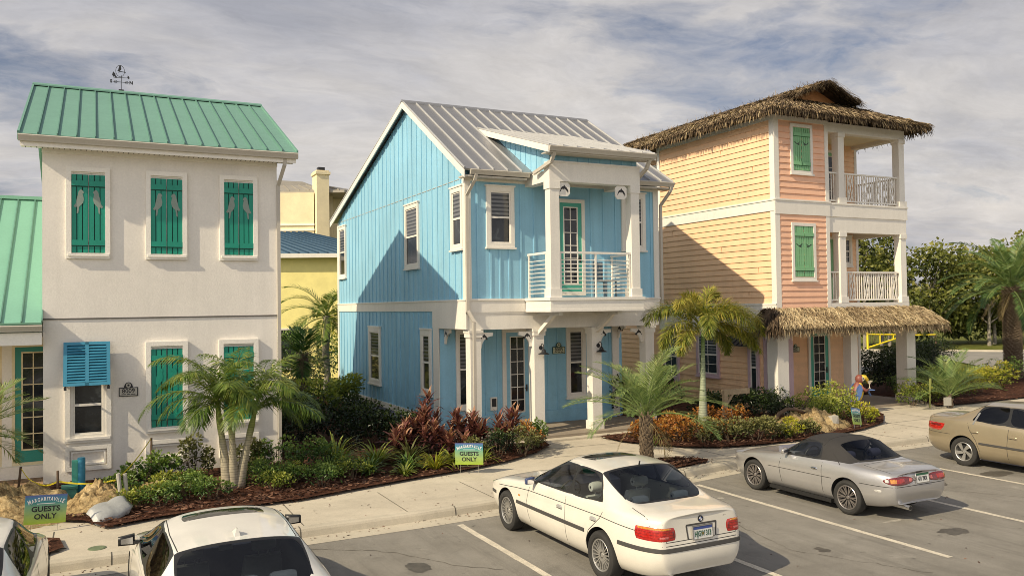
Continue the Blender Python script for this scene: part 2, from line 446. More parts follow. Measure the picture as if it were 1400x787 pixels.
KERB = [(-30, 13.44), (0.0, 13.46), (5.0, 13.55), (9.0, 13.85), (11.0, 14.05), (12.7, 14.32), (15, 14.40), (30, 14.50), (60, 14.7)]
def kerb_y(x, off=0.0):
    for (a, b), (c, d) in zip(KERB, KERB[1:]):
        if a <= x <= c: return b + (d-b)*(x-a)/(c-a) + off
    return KERB[-1][1]+off
def make_kerb():
    mb = MB()
    prof = [(0.0, -.03), (0.03, .10), (0.05, .135), (0.085, .150), (0.20, .150), (0.20, -.03)]
    xs = [-30, -12, -6, -3, 0, 2, 3.5, 5, 7, 9, 10, 11, 12, 12.7, 14, 16, 18, 20, 22, 25, 30, 60]
    for a, b in zip(xs, xs[1:]):
        for (d0, z0), (d1, z1) in zip(prof, prof[1:]):
            mb.poly([(a, kerb_y(a)+d0, z0), (b, kerb_y(b)+d0, z0), (b, kerb_y(b)+d1, z1), (a, kerb_y(a)+d1, z1)])
    x = -2.55
    while x < 30:                       # contraction joints
        y = kerb_y(x)
        for (d0, z0), (d1, z1) in zip(prof[:5], prof[1:5]):
            mb.poly([(x, y+d0-.002, z0+.002), (x+.018, y+d0-.002, z0+.002), (x+.018, y+d1-.002, z1+.003), (x, y+d1-.002, z1+.003)], 1)
        x += 2.75
    # gutter pan
    for a, b in zip(xs, xs[1:]):
        mb.poly([(a, kerb_y(a)-.42, .004), (b, kerb_y(b)-.42, .004), (b, kerb_y(b)+.01, .006), (a, kerb_y(a)+.01, .006)], 2)
    tag(mb.build('kerb', [M['kerb'], M['kerb_joint'], M['kerb']], recalc=False), kind='structure')
make_kerb()

# pavement: one concrete sheet from the kerb to the houses
def make_pavement():
    mb = MB(); xs = [-30, -12, -6, -3, 0, 2, 3.5, 5, 7, 9, 10, 11, 12, 12.7, 14, 16, 18, 20, 22, 25, 30, 60]
    for a, b in zip(xs, xs[1:]):
        mb.poly([(a, kerb_y(a, .2), .150), (b, kerb_y(b, .2), .150), (b, 21.3, .150), (a, 21.3, .150)])
    def joint(p, q, w=.016):
        p = Vector((*p, 0)); q = Vector((*q, 0)); d = (q-p).normalized(); s = Vector((-d.y, d.x, 0))*w/2
        mb.poly([(*(p-s).xy, .154), (*(p+s).xy, .154), (*(q+s).xy, .154), (*(q-s).xy, .154)], 1)
    for x in (-4.2, -2.4, -.6, 1.2, 3.05, 4.85, 6.6, 8.4, 10.2, 13.1, 14.9, 16.7, 18.6, 20.6, 22.6, 24.6, 26.6):
        joint((x, kerb_y(x, .2)), (x+.0, kerb_y(x)+1.9+(2.0 if 18 < x < 25 else 0)))
    joint((9.6, 16.9), (13.2, 16.4)); joint((10.0, 17.9), (12.4, 17.8))
    joint((18.6, 16.55), (30, 16.65))
    tag(mb.build('pavement', [M['concrete'], M['kerb_joint']], recalc=False), kind='structure')
make_pavement()

# parking bay lines
def make_lines():
    mb = MB()
    for x, y0, y1 in ((-2.72, 8.0, 13.0), (0.0, 8.0, 13.0), (2.76, 7.9, 13.0), (5.53, 7.9, 13.02), (8.25, 7.9, 13.25), (10.99, 7.85, 13.44), (13.80, 7.9, 13.8), (16.60, 8.2, 13.85), (19.4, 8.2, 13.9)):
        n = 14
        for i in range(n):
            a = y0+(y1-y0)*i/n; b = y0+(y1-y0)*(i+1)/n
            j = [random.uniform(-.006, .006) for _ in range(4)]
            mb.poly([(x-.055+j[0], a, .004), (x+.055+j[1], a, .004), (x+.055+j[2], b, .004), (x-.055+j[3], b, .004)])
    tag(mb.build('parking_lines', M['line'], recalc=False), kind='structure')
make_lines()

# planting beds: raised mulch
BEDS = {}
def bed(name, pts, m, z=.154, rise=.06, inset=.16):
    bm = bmesh.new()
    vs = [bm.verts.new((x, y, z)) for x, y in pts]
    f = bm.faces.new(vs)
    if f.normal.z < 0: f.normal_flip()
    r = bmesh.ops.inset_region(bm, faces=[f], thickness=inset, depth=0)
    inner = [g for g in bm.faces if g not in r['faces']]
    for v in inner[0].verts: v.co.z = z+rise
    bmesh.ops.triangulate(bm, faces=bm.faces)
    me = bpy.data.meshes.new(name); bm.to_mesh(me); bm.free(); me.materials.append(m)
    o = bpy.data.objects.new(name, me); col.objects.link(o)
    tag(o, kind='structure')
    return pts
def inside(p, poly):
    x, y = p; r = False; n = len(poly)
    for i in range(n):
        x0, y0 = poly[i]; x1, y1 = poly[(i+1) % n]
        if (y0 > y) != (y1 > y) and x < (x1-x0)*(y-y0)/(y1-y0)+x0: r = not r
    return r
bedL = bed('planting_bed', [(.15, 15.05), (.85, 15.30), (1.7, 15.42), (2.6, 15.38), (3.4, 15.42), (4.42, 15.72), (5.75, 16.08), (7.15, 16.38), (8.45, 16.86), (9.5, 17.5), (10.2, 18.15), (10.35, 18.75), (8.30, 18.85), (8.30, 21.2), (8.42, 33.5), (3.82, 33.5), (3.80, 19.35), (-1.4, 19.35), (-1.5, 16.6), (-.2, 15.7)], M['mulch'])
bedR = bed('planting_bed', [(12.0, 18.7), (12.05, 17.75), (12.4, 16.95), (12.95, 16.2), (13.6, 15.75), (14.6, 15.55), (16, 15.52), (17.2, 15.65), (18.8, 15.95), (20.3, 16.5), (21.8, 17.7), (22.5, 18.85), (19.0, 18.95), (19.05, 27), (14.9, 27), (14.75, 18.8)], M['mulch'])
island = bed('planting_bed', [(9.7, 14.25), (10.0, 14.75), (10.6, 15.15), (11.2, 15.38), (11.75, 15.34), (12.15, 15.05), (12.35, 14.72), (12.2, 14.56), (11.4, 14.38), (10.6, 14.27)], M['mulch'], rise=.04)
bed3 = bed('planting_bed', [(25.0, 18.25), (26.4, 18.05), (29.5, 18.15), (42, 18.5), (42, 24.5), (25.9, 24.5), (25.9, 19.3)], M['mulch'])
island0 = bed('planting_bed', [(-3.4, 13.75), (-.7, 13.8), (-.42, 14.1), (-.5, 14.7), (-.95, 15.02), (-2.0, 15.1), (-3.4, 15.0)], M['mulch'], rise=.05)
def chips():
    mb = MB(); rnd = random.Random(3)
    for poly, n in ((bedL, 5200), (bedR, 4200), (island, 1300), (bed3, 700), (island0, 700)):
        xs = [p[0] for p in poly]; ys = [p[1] for p in poly]; y1 = min(max(ys), 20.5)
        k = 0
        while k < n:
            x = rnd.uniform(min(xs), max(xs)); y = min(ys)+(y1-min(ys))*rnd.random()**1.35
            if not inside((x, y), poly): continue
            k += 1
            l = rnd.uniform(.02, .06); w = rnd.uniform(.007, .02); a = rnd.uniform(0, 6.28); tl = rnd.uniform(-.5, .5); ro = rnd.uniform(-.6, .6)
            dx, dy = math.cos(a)*l, math.sin(a)*l; sx, sy = -math.sin(a)*w, math.cos(a)*w
            edge = .235 if poly is not island and poly is not island0 else .215
            z = edge + rnd.uniform(-.01, .03)
            if not all(inside((x+ex, y+ey), poly) for ex, ey in ((.12, 0), (-.12, 0), (0, .12), (0, -.12))): z -= .045
            dz = l*tl*.6; sz = w*ro
            mb.poly([(x-dx-sx, y-dy-sy, z-dz-sz), (x+dx-sx, y+dy-sy, z+dz-sz), (x+dx+sx, y+dy+sy, z+dz+sz), (x-dx+sx, y-dy+sy, z-dz+sz)], 0, rnd.random())
    tag(mb.build('mulch_chips', M['chip'], recalc=False, tint=True), 'loose red brown bark chips lying over the planting beds', 'mulch', kind='stuff')
chips()

# brick paving before the entry wing, sandy spoil heaps
def pavers():
    mb = MB()
    mb.poly([(-9, 17.6, .162), (-.97, 17.6, .162), (-.97, 20.6, .162), (-9, 20.6, .162)])
    y = 17.6; k = 0
    while y < 20.5:
        mb.poly([(-9, y, .166), (-.97, y, .166), (-.97, y+.012, .166), (-9, y+.012, .166)], 1)
        x = -6 + (k % 2)*.16
        while x < -1:
            mb.poly([(x, y, .166), (x+.012, y, .166), (x+.012, y+.16, .166), (x, y+.16, .166)], 1); x += .32
        y += .16; k += 1
    tag(mb.build('brick_paving', [M['brick_paver'], M['kerb_joint']], recalc=False), kind='structure')
pavers()

def heap(name, label, cx, cy, rx, ry, h, n=34, seed=1, m=None, rough=.55, z0=.15, rz=0):
    rnd = random.Random(seed)
    o = thing(name, label, 'soil heap', (cx, cy, z0))
    mb = MB(); idx = {}
    rings = 22
    for i in range(rings+1):
        for k in range(n*2):
            a = 2*math.pi*k/(n*2); r_ = i/rings
            edge = 1+.22*noise.noise(Vector((math.cos(a)*1.3+seed, math.sin(a)*1.3, seed*.7)))
            x = math.cos(a)*r_*rx*edge; y = math.sin(a)*r_*ry*edge
            p = Vector((x*2.2+seed*3.1, y*2.2, seed))
            b = (1-r_**2)**1.1
            z = h*b*(.8+.5*noise.noise(p*.8)) + rough*h*b**.5*(noise.noise(p*2.3)*.6+noise.noise(p*6)*.35+noise.noise(p*14)*.2)
            idx[i, k] = len(mb.v); mb.v.append((x, y, max(z, 0) if i < rings else -.02))
    for i in range(rings):
        for k in range(n*2):
            k2 = (k+1) % (n*2)
            mb.f.append((idx[i, k], idx[i, k2], idx[i+1, k2], idx[i+1, k])); mb.m.append(0); mb.t.append(.5)
    s = mb.build('soil', m or M['sand'], o, smooth=True, local=True)
    return o
heap('sand_heap', 'pale sandy spoil heap behind the parking sign at the left edge, before the entry wing', -1.9, 17.1, 1.95, 1.35, .52, seed=2)
heap('sand_heap', 'smaller crumbling sand heap between the guests sign and the grey plastic sack', .05, 16.55, .72, .62, .50, seed=5, rough=.5)
heap('sand_heap', 'low sandy patch under the caution tape against the white stucco wall', 1.0, 17.55, .55, .5, .26, seed=8)
heap('sand_heap', 'yellowish sandy mound before the thatched house with a bent pipe sticking out', 17.6, 16.75, 1.5, .85, .58, seed=11)
# ------------------------------------------------------------------ house building tools
def F(axis, c):
    """facade frame: u along the wall, d outwards, z up"""
    if axis == 'y': return lambda u, d, z: (u, c-d, z)
    return lambda u, d, z: (c-d, u, z)
def fbox(mb, f, u0, u1, d0, d1, z0, z1, m=0):
    a = f(u0, d0, z0); b = f(u1, d1, z1)
    mb.box(min(a[0], b[0]), max(a[0], b[0]), min(a[1], b[1]), max(a[1], b[1]), z0, z1, m)
def ring(mb, f, u0, u1, z0, z1, w, d0, d1, m=0, wt=None, wb=None):
    wt = wt or w; wb = wb or w
    fbox(mb, f, u0, u0+w, d0, d1, z0+wb, z1-wt, m); fbox(mb, f, u1-w, u1, d0, d1, z0+wb, z1-wt, m)
    fbox(mb, f, u0, u1, d0, d1, z1-wt, z1, m); fbox(mb, f, u0, u1, d0, d1, z0, z0+wb, m)
def sash_window(f, u0, u1, z0, z1, parent, trim='trim', blinds=True, tw=.11, cols=1, muntin=False, name='window', label=None, pane=None):
    """double hung window in a flat casing, proud of the wall"""
    mb = MB()
    ring(mb, f, u0, u1, z0, z1, tw, -.01, .055, wt=tw*1.15)
    fbox(mb, f, u0-.03, u1+.03, -.01, .075, z1-.002, z1+.04)
    fbox(mb, f, u0-.03, u1+.03, -.01, .09, z0-.045, z0+.002)
    a, b, c, d = u0+tw, u1-tw, z0+tw, z1-tw*1.15
    ring(mb, f, a, b, c, d, .035, -.01, .032, 1)
    zm = (c+d)/2
    fbox(mb, f, a+.035, b-.035, -.01, .036, zm-.025, zm+.025, 1)
    if muntin:
        fbox(mb, f, (a+b)/2-.009, (a+b)/2+.009, -.01, .026, c+.035, d-.035, 1)
        for zz in ((c+zm)/2, (d+zm)/2): fbox(mb, f, a+.035, b-.035, -.01, .025, zz-.009, zz+.009, 1)
    w = mb.build(name, [M[trim], M['trim']], parent)
    if label: w['label'] = label
    mb = MB(); p = .012
    mb.poly([f(a+.03, p, c+.03), f(b-.03, p, c+.03), f(b-.03, p, zm), f(a+.03, p, zm)])
    mb.poly([f(a+.03, p+.008, zm), f(b-.03, p+.008, zm), f(b-.03, p+.008, d-.03), f(a+.03, p+.008, d-.03)], 1)
    mb.build('pane', [M['pane'], M['pane_blind'] if blinds else M['pane']], w, recalc=False)
    return w
def glazed_door(f, u0, u1, z0, z1, parent, m, cols=2, rows=5, tw=.1, trim='trim', label=None):
    mb = MB()
    ring(mb, f, u0, u1, z0, z1, tw, -.01, .05, 1)
    a, b, c, d = u0+tw, u1-tw, z0+.03, z1-tw
    st = (b-a)*.17
    fbox(mb, f, a, a+st, -.01, .03, c, d); fbox(mb, f, b-st, b, -.01, .03, c, d)
    fbox(mb, f, a+st, b-st, -.01, .03, d-st*.9, d); fbox(mb, f, a+st, b-st, -.01, .03, c, c+.28)
    A, B, C_, D = a+st, b-st, c+.28, d-st*.9
    ring(mb, f, A, B, C_, D, .03, -.01, .036, 1)
    for i in range(1, cols): fbox(mb, f, A+(B-A)*i/cols-.011, A+(B-A)*i/cols+.011, -.01, .024, C_+.03, D-.03, 1)
    for i in range(1, rows): fbox(mb, f, A+.03, B-.03, -.01, .0235, C_+(D-C_)*i/rows-.011, C_+(D-C_)*i/rows+.011, 1)
    dr = mb.build('door', [m, M[trim]], parent)
    if label: dr['label'] = label
    mb = MB(); mb.poly([f(A+.02, .012, C_+.02), f(B-.02, .012, C_+.02), f(B-.02, .012, D-.02), f(A+.02, .012, D-.02)])
    mb.build('pane', M['pane'], dr, recalc=False)
    mb = MB(); zz = c+.98
    fbox(mb, f, b-st*.75, b-st*.35, .03, .04, zz-.10, zz+.10); fbox(mb, f, b-st*1.2, b-st*.4, .065, .08, zz-.012, zz+.012); fbox(mb, f, b-st*.6, b-st*.4, .03, .07, zz-.012, zz+.012)
    mb.build('handle', M['dark'], dr)
    return dr
PARROT = [(.02, 1.0), (.10, .99), (.17, .93), (.19, .86), (.13, .84), (.16, .74), (.19, .60), (.15, .45), (.05, .34), (-.02, .28), (-.06, .02), (-.13, .0), (-.11, .28), (-.20, .25), (-.26, .30), (-.17, .42), (-.13, .60), (-.08, .76), (-.05, .90)]
GULL = [(-.5, .30), (-.36, .26), (-.18, .10), (-.05, .02), (.10, -.02), (.16, -.10), (.22, -.04), (.30, -.02), (.18, .06), (.34, .28), (.5, .40), (.28, .30), (.06, .10), (-.10, .14), (-.30, .32)]
DOLPHIN = [(-.5, -.28), (-.40, -.12), (-.36, .04), (-.22, .22), (-.02, .30), (.02, .44), (.14, .27), (.32, .14), (.44, -.06), (.50, -.24), (.40, -.18), (.42, -.34), (.33, -.20), (.22, -.04), (.04, .06), (.0, -.10), (-.08, .05), (-.24, -.02), (-.34, -.12), (-.36, -.22)]
def figure(mb, f, shape, u, z, su, sz, d0, d1, m=0, flip=False):
    pts = [((-x if flip else x)*su+u, y*sz+z) for x, y in shape]
    A = [Vector(f(a, d0, b)) for a, b in pts]; off = Vector(f(0, d1, 0))-Vector(f(0, d0, 0))
    mb.prism(A, (0, 0, 0), off, m)
def shutters(f, u0, u1, z0, z1, parent, mp, mgap_shade, shape, mfig, n=6, depth=.045, fs=(1, 1), fz=.62, battens=(.14, .89)):
    """pair of board and batten shutters with cut-out figures"""
    mid = (u0+u1)/2
    for s, (a, b) in enumerate(((u0, mid-.006), (mid+.006, u1))):
        mb = MB(); k = n//2; w = (b-a)/k
        fbox(mb, f, a, b, -.005, depth*.45, z0, z1, 1)
        for i in range(k): fbox(mb, f, a+w*i+.009, a+w*(i+1)-.009, 0, depth, z0+.004, z1-.004)
        for q in battens:
            zz = z0+(z1-z0)*q
            fbox(mb, f, a+.004, b-.004, depth-.004, depth+.026, zz-.055, zz+.055)
            fbox(mb, f, a+.004, b-.004, depth-.004, depth+.008, zz-.075, zz-.0552, 1)  # dark strip painted below each batten as its shadow
        figure(mb, f, shape, (a+b)/2+(.0), z0+(z1-z0)*fz, fs[0], fs[1], depth-.002, depth+.006, 2, flip=(s == 1))
        mb.build('shutter', [mp, mgap_shade, mfig], parent)
def laps(mb, f, u0, u1, z0, z1, sp=.19, lip=.034, m=0, holes=()):
    """horizontal lap siding, each course a tilted board"""
    n = max(1, round((z1-z0)/sp)); h = (z1-z0)/n
    for i in range(n):
        a, b = z0+h*i, z0+h*(i+1)
        mb.hexa([f(u0, -.01, a), f(u1, -.01, a), f(u1, lip, a), f(u0, lip, a)], [f(u0, -.01, b), f(u1, -.01, b), f(u1, .004, b), f(u0, .004, b)], m)
def battens(mb, f, u0, u1, z0, z1, sp=.40, w=.05, d=.022, m=0, start=None, skip=()):
    u = (start if start is not None else u0+sp*.5)
    while u < u1-.02:
        if not any(a < u < b for a, b in skip): fbox(mb, f, u-w/2, u+w/2, 0, d, z0, z1, m)
        u += sp
def seam_roof(mb, a, b, c, d, th=.05, sp=.35, seam=.04, sw=.022, m=0):
    """standing seam roof plane: a,b eave ends, c,d ridge ends (c above b)"""
    a, b, c, d = map(Vector, (a, b, c, d))
    n = (b-a).cross(d-a).normalized()
    if n.z < 0: n = -n
    mb.hexa([a-n*th, b-n*th, c-n*th, d-n*th], [a, b, c, d], m)
    L_ = (b-a).length; k = max(1, round(L_/sp))
    for i in range(k+1):
        t = i/k
        p = a.lerp(b, t); q = d.lerp(c, t); e = (b-a).normalized()*sw/2
        mb.hexa([p-e, p+e, q+e, q-e], [p-e+n*seam, p+e+n*seam, q+e+n*seam, q-e+n*seam], 1)
def pipe_rect(mb, pts, w=.085, h=.065, m=0):
    for p, q in zip(pts, pts[1:]):
        p = Vector(p); q = Vector(q); d = (q-p).normalized()*.02
        mb.beam(p-d, q+d, w, h, up=(0.0, 1, 0.01) if abs(d.y) < .015 else (1, 0, 0), m=m)
def gutter(mb, x0, x1, y, z, m=0):
    """K profile gutter along X, front face at y"""
    prof = [(0, .13), (-.012, .11), (.0, .085), (.03, .03), (.04, 0), (.11, 0), (.11, .13)]
    base = [Vector((x0, y+a, z+b)) for a, b in prof]
    mb.prism(base, (0, 0, 0), (x1-x0, 0, 0), m)
def number_sign(x, y, z, num, w, label, dark='black', face=None):
    """arched house number plaque on a wall facing -Y"""
    o = thing('house_number_sign', label, 'house number', (x, y, z))
    h = w*.50
    pts = [(-w/2, 0), (w/2, 0), (w/2, h)]
    for k in range(13):
        a = math.pi*k/12
        pts.append((math.cos(a)*w*.23, h+math.sin(a)*w*.30))
    pts.append((-w/2, h))
    mb = MB(); mb.prism([Vector((a, 0, b)) for a, b in pts], (0, 0, 0), (0, -.02, 0))
    mb.build('plaque_board', M[dark], o, local=True)
    mb = MB(); e = w*.045
    mb.box(-w/2+e, w/2-e, -.024, -.019, e, h-e)
    mb.lathe([(0, -.024), (w*.13, -.024), (w*.13, -.019)], (0, 0, h+w*.13), 'y', 18)
    mb.build('plaque_face', face or M['bird_pale'], o, local=True)
    M4 = Matrix.Translation((0, -.026, h*.60)) @ Matrix.Rotation(R(90), 4, 'X')
    text_mesh(num, w*.34, M4, M['black'], 'numerals', o, .001, bold=.002)
    mb = MB()
    for a, b in ((-.36, -.13), (-.09, .1), (.14, .36)): mb.box(w*a, w*b, -.0255, -.0245, h*.20, h*.28)
    mb.lathe([(0, -.0262), (w*.06, -.0262), (w*.06, -.024)], (0, 0, h+w*.13), 'y', 12)
    mb.build('street_line', M['black'], o, local=True)
    return o
M['bird_pale'] = mat('plaque_face', (.46, .44, .38), .7)
M['sign_green'] = mat('plaque_green', (.01, .05, .035), .5)
M['sign_cream'] = mat('plaque_cream', (.50, .52, .36), .6)
def lantern(parent, x, y, z):
    """small black gooseneck barn lamp on a face looking to -Y"""
    mb = MB()
    mb.lathe([(0, .0), (.055, 0), (.055, .02), (0, .025)], (x, y-.02, z+.16), 'y', 14)
    pts = [(x, y-.02, z+.16)]
    for k in range(7):
        a = math.pi*k/6
        pts.append((x, y-.10+.07*math.cos(a), z+.20+.07*math.sin(a)))
    pts.append((x, y-.17, z+.12))
    mb.tube(pts, .011, 6)
    mb.lathe([(.02, .13), (.055, .10), (.06, .05), (.15, .0), (.155, -.012), (.05, .03), (0, .04)], (x, y-.17, z), 'z', 18)
    mb.build('wall_lamp', M['dark'], parent, smooth=True, sharp=40)
# ------------------------------------------------------------------ white stucco cottage, left
def white_house():
    Y = 19.4
    h = thing('stucco_cottage', 'tall white stucco cottage with green metal roof and teal parrot shutters', 'house', (1.4, Y, .15))
    f = F('y', Y)
    x0, x1, yb, yr = -.95, 3.74, 28.0, 23.55
    mb = MB()
    mb.box(x0, x1, Y, yb, 0, 3.56)
    prof = [(x0+.0, Y-.014, 3.57), (x0, yb+.01, 3.57), (x0, yb+.01, 7.12), (x0, yr, 9.18), (x0, Y-.014, 7.12)]
    mb.prism([Vector(p) for p in prof], (-.012, 0, 0), (x1-x0+.012, 0, 0))
    mb.build('wall', M['stucco'], h)
    mb = MB(); mb.box(x0-.004, x1+.004, Y-.02, Y+.1, 3.548, 3.575); mb.build('weep_joint', M['joint'], h)
    # roof
    mb = MB(); ex0, ex1, ey, ez = -1.36, 4.14, 18.93, 7.27
    rz = 9.36
    seam_roof(mb, (ex0, ey, ez), (ex1, ey, ez), (ex1, yr, rz), (ex0, yr, rz), sp=.345)
    seam_roof(mb, (ex0, 2*yr-ey, ez), (ex1, 2*yr-ey, ez), (ex1, yr, rz), (ex0, yr, rz), sp=.345)
    for s in (1, -1):
        yy = yr-s*.14
        mb.hexa([(ex0-.01, yr, rz+.03), (ex1+.01, yr, rz+.03), (ex1+.01, yy, rz-.035), (ex0-.01, yy, rz-.035)], [(ex0-.01, yr, rz+.07), (ex1+.01, yr, rz+.07), (ex1+.01, yy, rz+.0), (ex0-.01, yy, rz+.0)])
    for x in (ex0-.012, ex1-.028):     # rake trim
        for s in (1, -1):
            y2 = yr-s*(yr-ey)
            mb.hexa([(x, y2, ez-.14), (x+.04, y2, ez-.14), (x+.04, yr, rz-.14), (x, yr, rz-.14)], [(x, y2, ez+.045), (x+.04, y2, ez+.045), (x+.04, yr, rz+.045), (x, yr, rz+.045)])
    roof = mb.build('roof', [M['green_roof'], M['green_roof_seam']], h)
    mb = MB(); mb.box(ex0+.03, ex1-.03, ey+.08, Y-.01, 7.07, 7.11)
    mb.box(ex0+.03, ex1-.03, ey+.06, ey+.085, 7.03, 7.24)
    mb.box(x0-.02, x1+.02, Y-.05, Y-.012, 6.98, 7.07)
    k = ex0+.1
    mb2 = MB()
    while k < ex1-.1:
        mb2.box(k, k+.012, ey+.1, Y-.05, 7.062, 7.069); k += .10
    mb.build('soffit', M['stucco_trim'], h); mb2.build('soffit_vent', M['joint'], roof)
    mb = MB(); gutter(mb, ex0, ex1, ey-.05, 7.12); mb.build('gutter', M['gutter'], h)
    mb = MB(); pipe_rect(mb, [(3.86, 19.0, 7.13), (3.86, 19.02, 6.98), (3.78, 19.36, 6.55), (3.78, 19.36, .2)], .075, .06)
    mb.build('downspout', M['gutter'], h)
    # window surrounds
    def surround(u0, u1, z0, z1, w=.095, sill=True):
        mb = MB(); ring(mb, f, u0, u1, z0, z1, w, -.02, .075)
        ring(mb, f, u0+w-.002, u1-w+.002, z0+w-.002, z1-w+.002, .03, -.02, .035)
        if sill: fbox(mb, f, u0+.03, u1-.02, .06, .105, z0+.05, z0+.10)
        mb.build('window_surround', M['stucco_trim'], h)
    for u0, u1 in ((-.53, .29), (.98, 1.81), (2.49, 3.31)):
        surround(u0, u1, 4.81, 6.72)
        shutters(f, u0+.09, u1-.085, 4.93, 6.57, h, M['teal'], M['teal_dark'], PARROT, M['bird'], fs=(.42, .50), fz=.50, battens=(.13, .885))
    for u0, u1, z0 in ((.97, 1.81, 1.08), (2.46, 3.31, 1.12)):
        surround(u0, u1, z0, 3.04)
        shutters(f, u0+.10, u1-.10, z0+.12, 2.88, h, M['teal'], M['teal_dark'], PARROT, M['teal'], fs=(.42, .50), fz=.46, battens=(.13, .885))
    surround(-.56, .30, 1.0, 2.5)
    sash_window(f, -.47, .21, 1.10, 2.45, h, tw=.06, blinds=False)
    for u0, u1 in ((-.56, .30), (.96, 1.81), (2.46, 3.31)):
        mb = MB(); ring(mb, f, u0, u1, .42, .93, .085, -.02, .07); ring(mb, f, u0+.11, u1-.11, .53, .82, .035, -.02, .05)
        mb.build('apron_panel', M['stucco_trim'], h)
    # bahama shutter (hinged at its top, propped out)
    mb = MB(); a, b, zt, zb = -.58, .28, 3.08, 2.20
    def sh(u, t, d):  # t 0 top..1 bottom
        return (u, Y-.08-.30*t-d, zt-(zt-zb)*t)
    def bar(u0, u1, t0, t1, d0, d1, m=0):
        mb.hexa([sh(u0, t1, d0), sh(u1, t1, d0), sh(u1, t1, d1), sh(u0, t1, d1)], [sh(u0, t0, d0), sh(u1, t0, d0), sh(u1, t0, d1), sh(u0, t0, d1)], m)
    for u in (a, (a+b)/2-.035, b-.07): bar(u, u+.07, 0, 1, 0, .04)
    bar(a+.07, b-.07, 0, .07, 0, .04); bar(a+.07, b-.07, .93, 1, 0, .04)
    for i in range(13):
        t = .085+i*.065
        for u0, u1 in ((a+.07, (a+b)/2-.035), ((a+b)/2+.035, b-.07)):
            mb.hexa([sh(u0, t+.05, -.0), sh(u1, t+.05, -.0), sh(u1, t+.055, .045), sh(u0, t+.055, .045)], [sh(u0, t, .0), sh(u1, t, .0), sh(u1, t+.04, .045), sh(u0, t+.04, .045)])
    s_ = mb.build('louvred_shutter', M['blue_shutter'], h)
    mb = MB()
    mb.poly([sh(a+.03, .03, -.006), sh(b-.03, .03, -.006), sh(b-.03, .97, -.006), sh(a+.03, .97, -.006)])
    for u in (a+.02, b-.05): mb.box(u, u+.03, Y-.34, Y-.0, zb-.03, zb+.0)
    for u in (a+.01, b-.06): mb.box(u, u+.05, Y-.37, Y-.33, zb-.09, zb-.02)
    mb.build('shutter_stay', M['dark'], s_)
    number_sign(.63, Y-.006, 1.90, '8009', .37, 'arched grey house number plaque reading 8009 on the white stucco wall')
    # weather vane on the ridge
    w_scale = .50
    w = thing('weather_vane', 'black wrought iron weather vane with a bird on the green roof ridge', 'weather vane', (.62, yr, rz+.06))
    mb = MB(); mb.tube([(0, 0, -.05), (0, 0, .55)], .018, 8); mb.box(-.12, .12, -.05, .05, -.06, .06); mb.build('mast', M['dark'], w, local=True)
    mb = MB(); mb.tube([(-.38, 0, .45), (.38, 0, .45)], .014, 6)
    mb.tube([(0, -.3, .45), (0, .3, .45)], .014, 6)
    for x in (-.26, .26):
        mb.tube([(x+.07*math.cos(k*math.pi/4), 0, .45+.07*math.sin(k*math.pi/4)) for k in range(9)], .012, 5)
    mb.build('compass_arms', M['dark'], w, local=True)
    lt = []
    for s, x in (('S', -.47), ('N', .47)):
        lt.append(text_mesh(s, .22, Matrix.Translation((x, -.01, .45)) @ Matrix.Rotation(R(90), 4, 'X'), M['dark'], 'letter', None, .008, bold=.012))
    lt.append(text_mesh('E', .2, Matrix.Translation((0.0, .36, .45)) @ Matrix.Rotation(R(90), 4, 'Z') @ Matrix.Rotation(R(90), 4, 'X'), M['dark'], 'letter', None, .008, bold=.01))
    join_objs(lt, 'compass_letters', w)
    mb = MB()
    mb.tube([(-.05+.26*math.cos(a)*.8, 0, 1.02+.30*math.sin(a)) for a in [k*2*math.pi/20 for k in range(21)]], .012, 6)
    mb.tube([(0, 0, .45), (.02, 0, .80)], .014, 6)
    figure(mb, lambda u, d, z: (u, -d, z), PARROT, -.07, .90, .42, .42, -.012, .012)
    mb.tube([(-.08, 0, 1.0), (.22, 0, .98)], .018, 6)
    mb.tube([(-.36, 0, .66), (.33, 0, .70)], .012, 6)
    for x, z, s in ((-.36, .80, .11), (.33, .72, .07), (-.26, .69, .06)):
        mb.prism([Vector((x-.02, 0, z+s*1.6)), Vector((x+s*.8, 0, z+s*.5)), Vector((x+s*.9, 0, z-s*.6)), Vector((x, 0, z-s)), Vector((x-s*.6, 0, z-s*.1))], (0, -.01, 0), (0, .01, 0))
    mb.build('bird_ornament', M['dark'], w, local=True)
    w.scale = (w_scale,)*3
white_house()

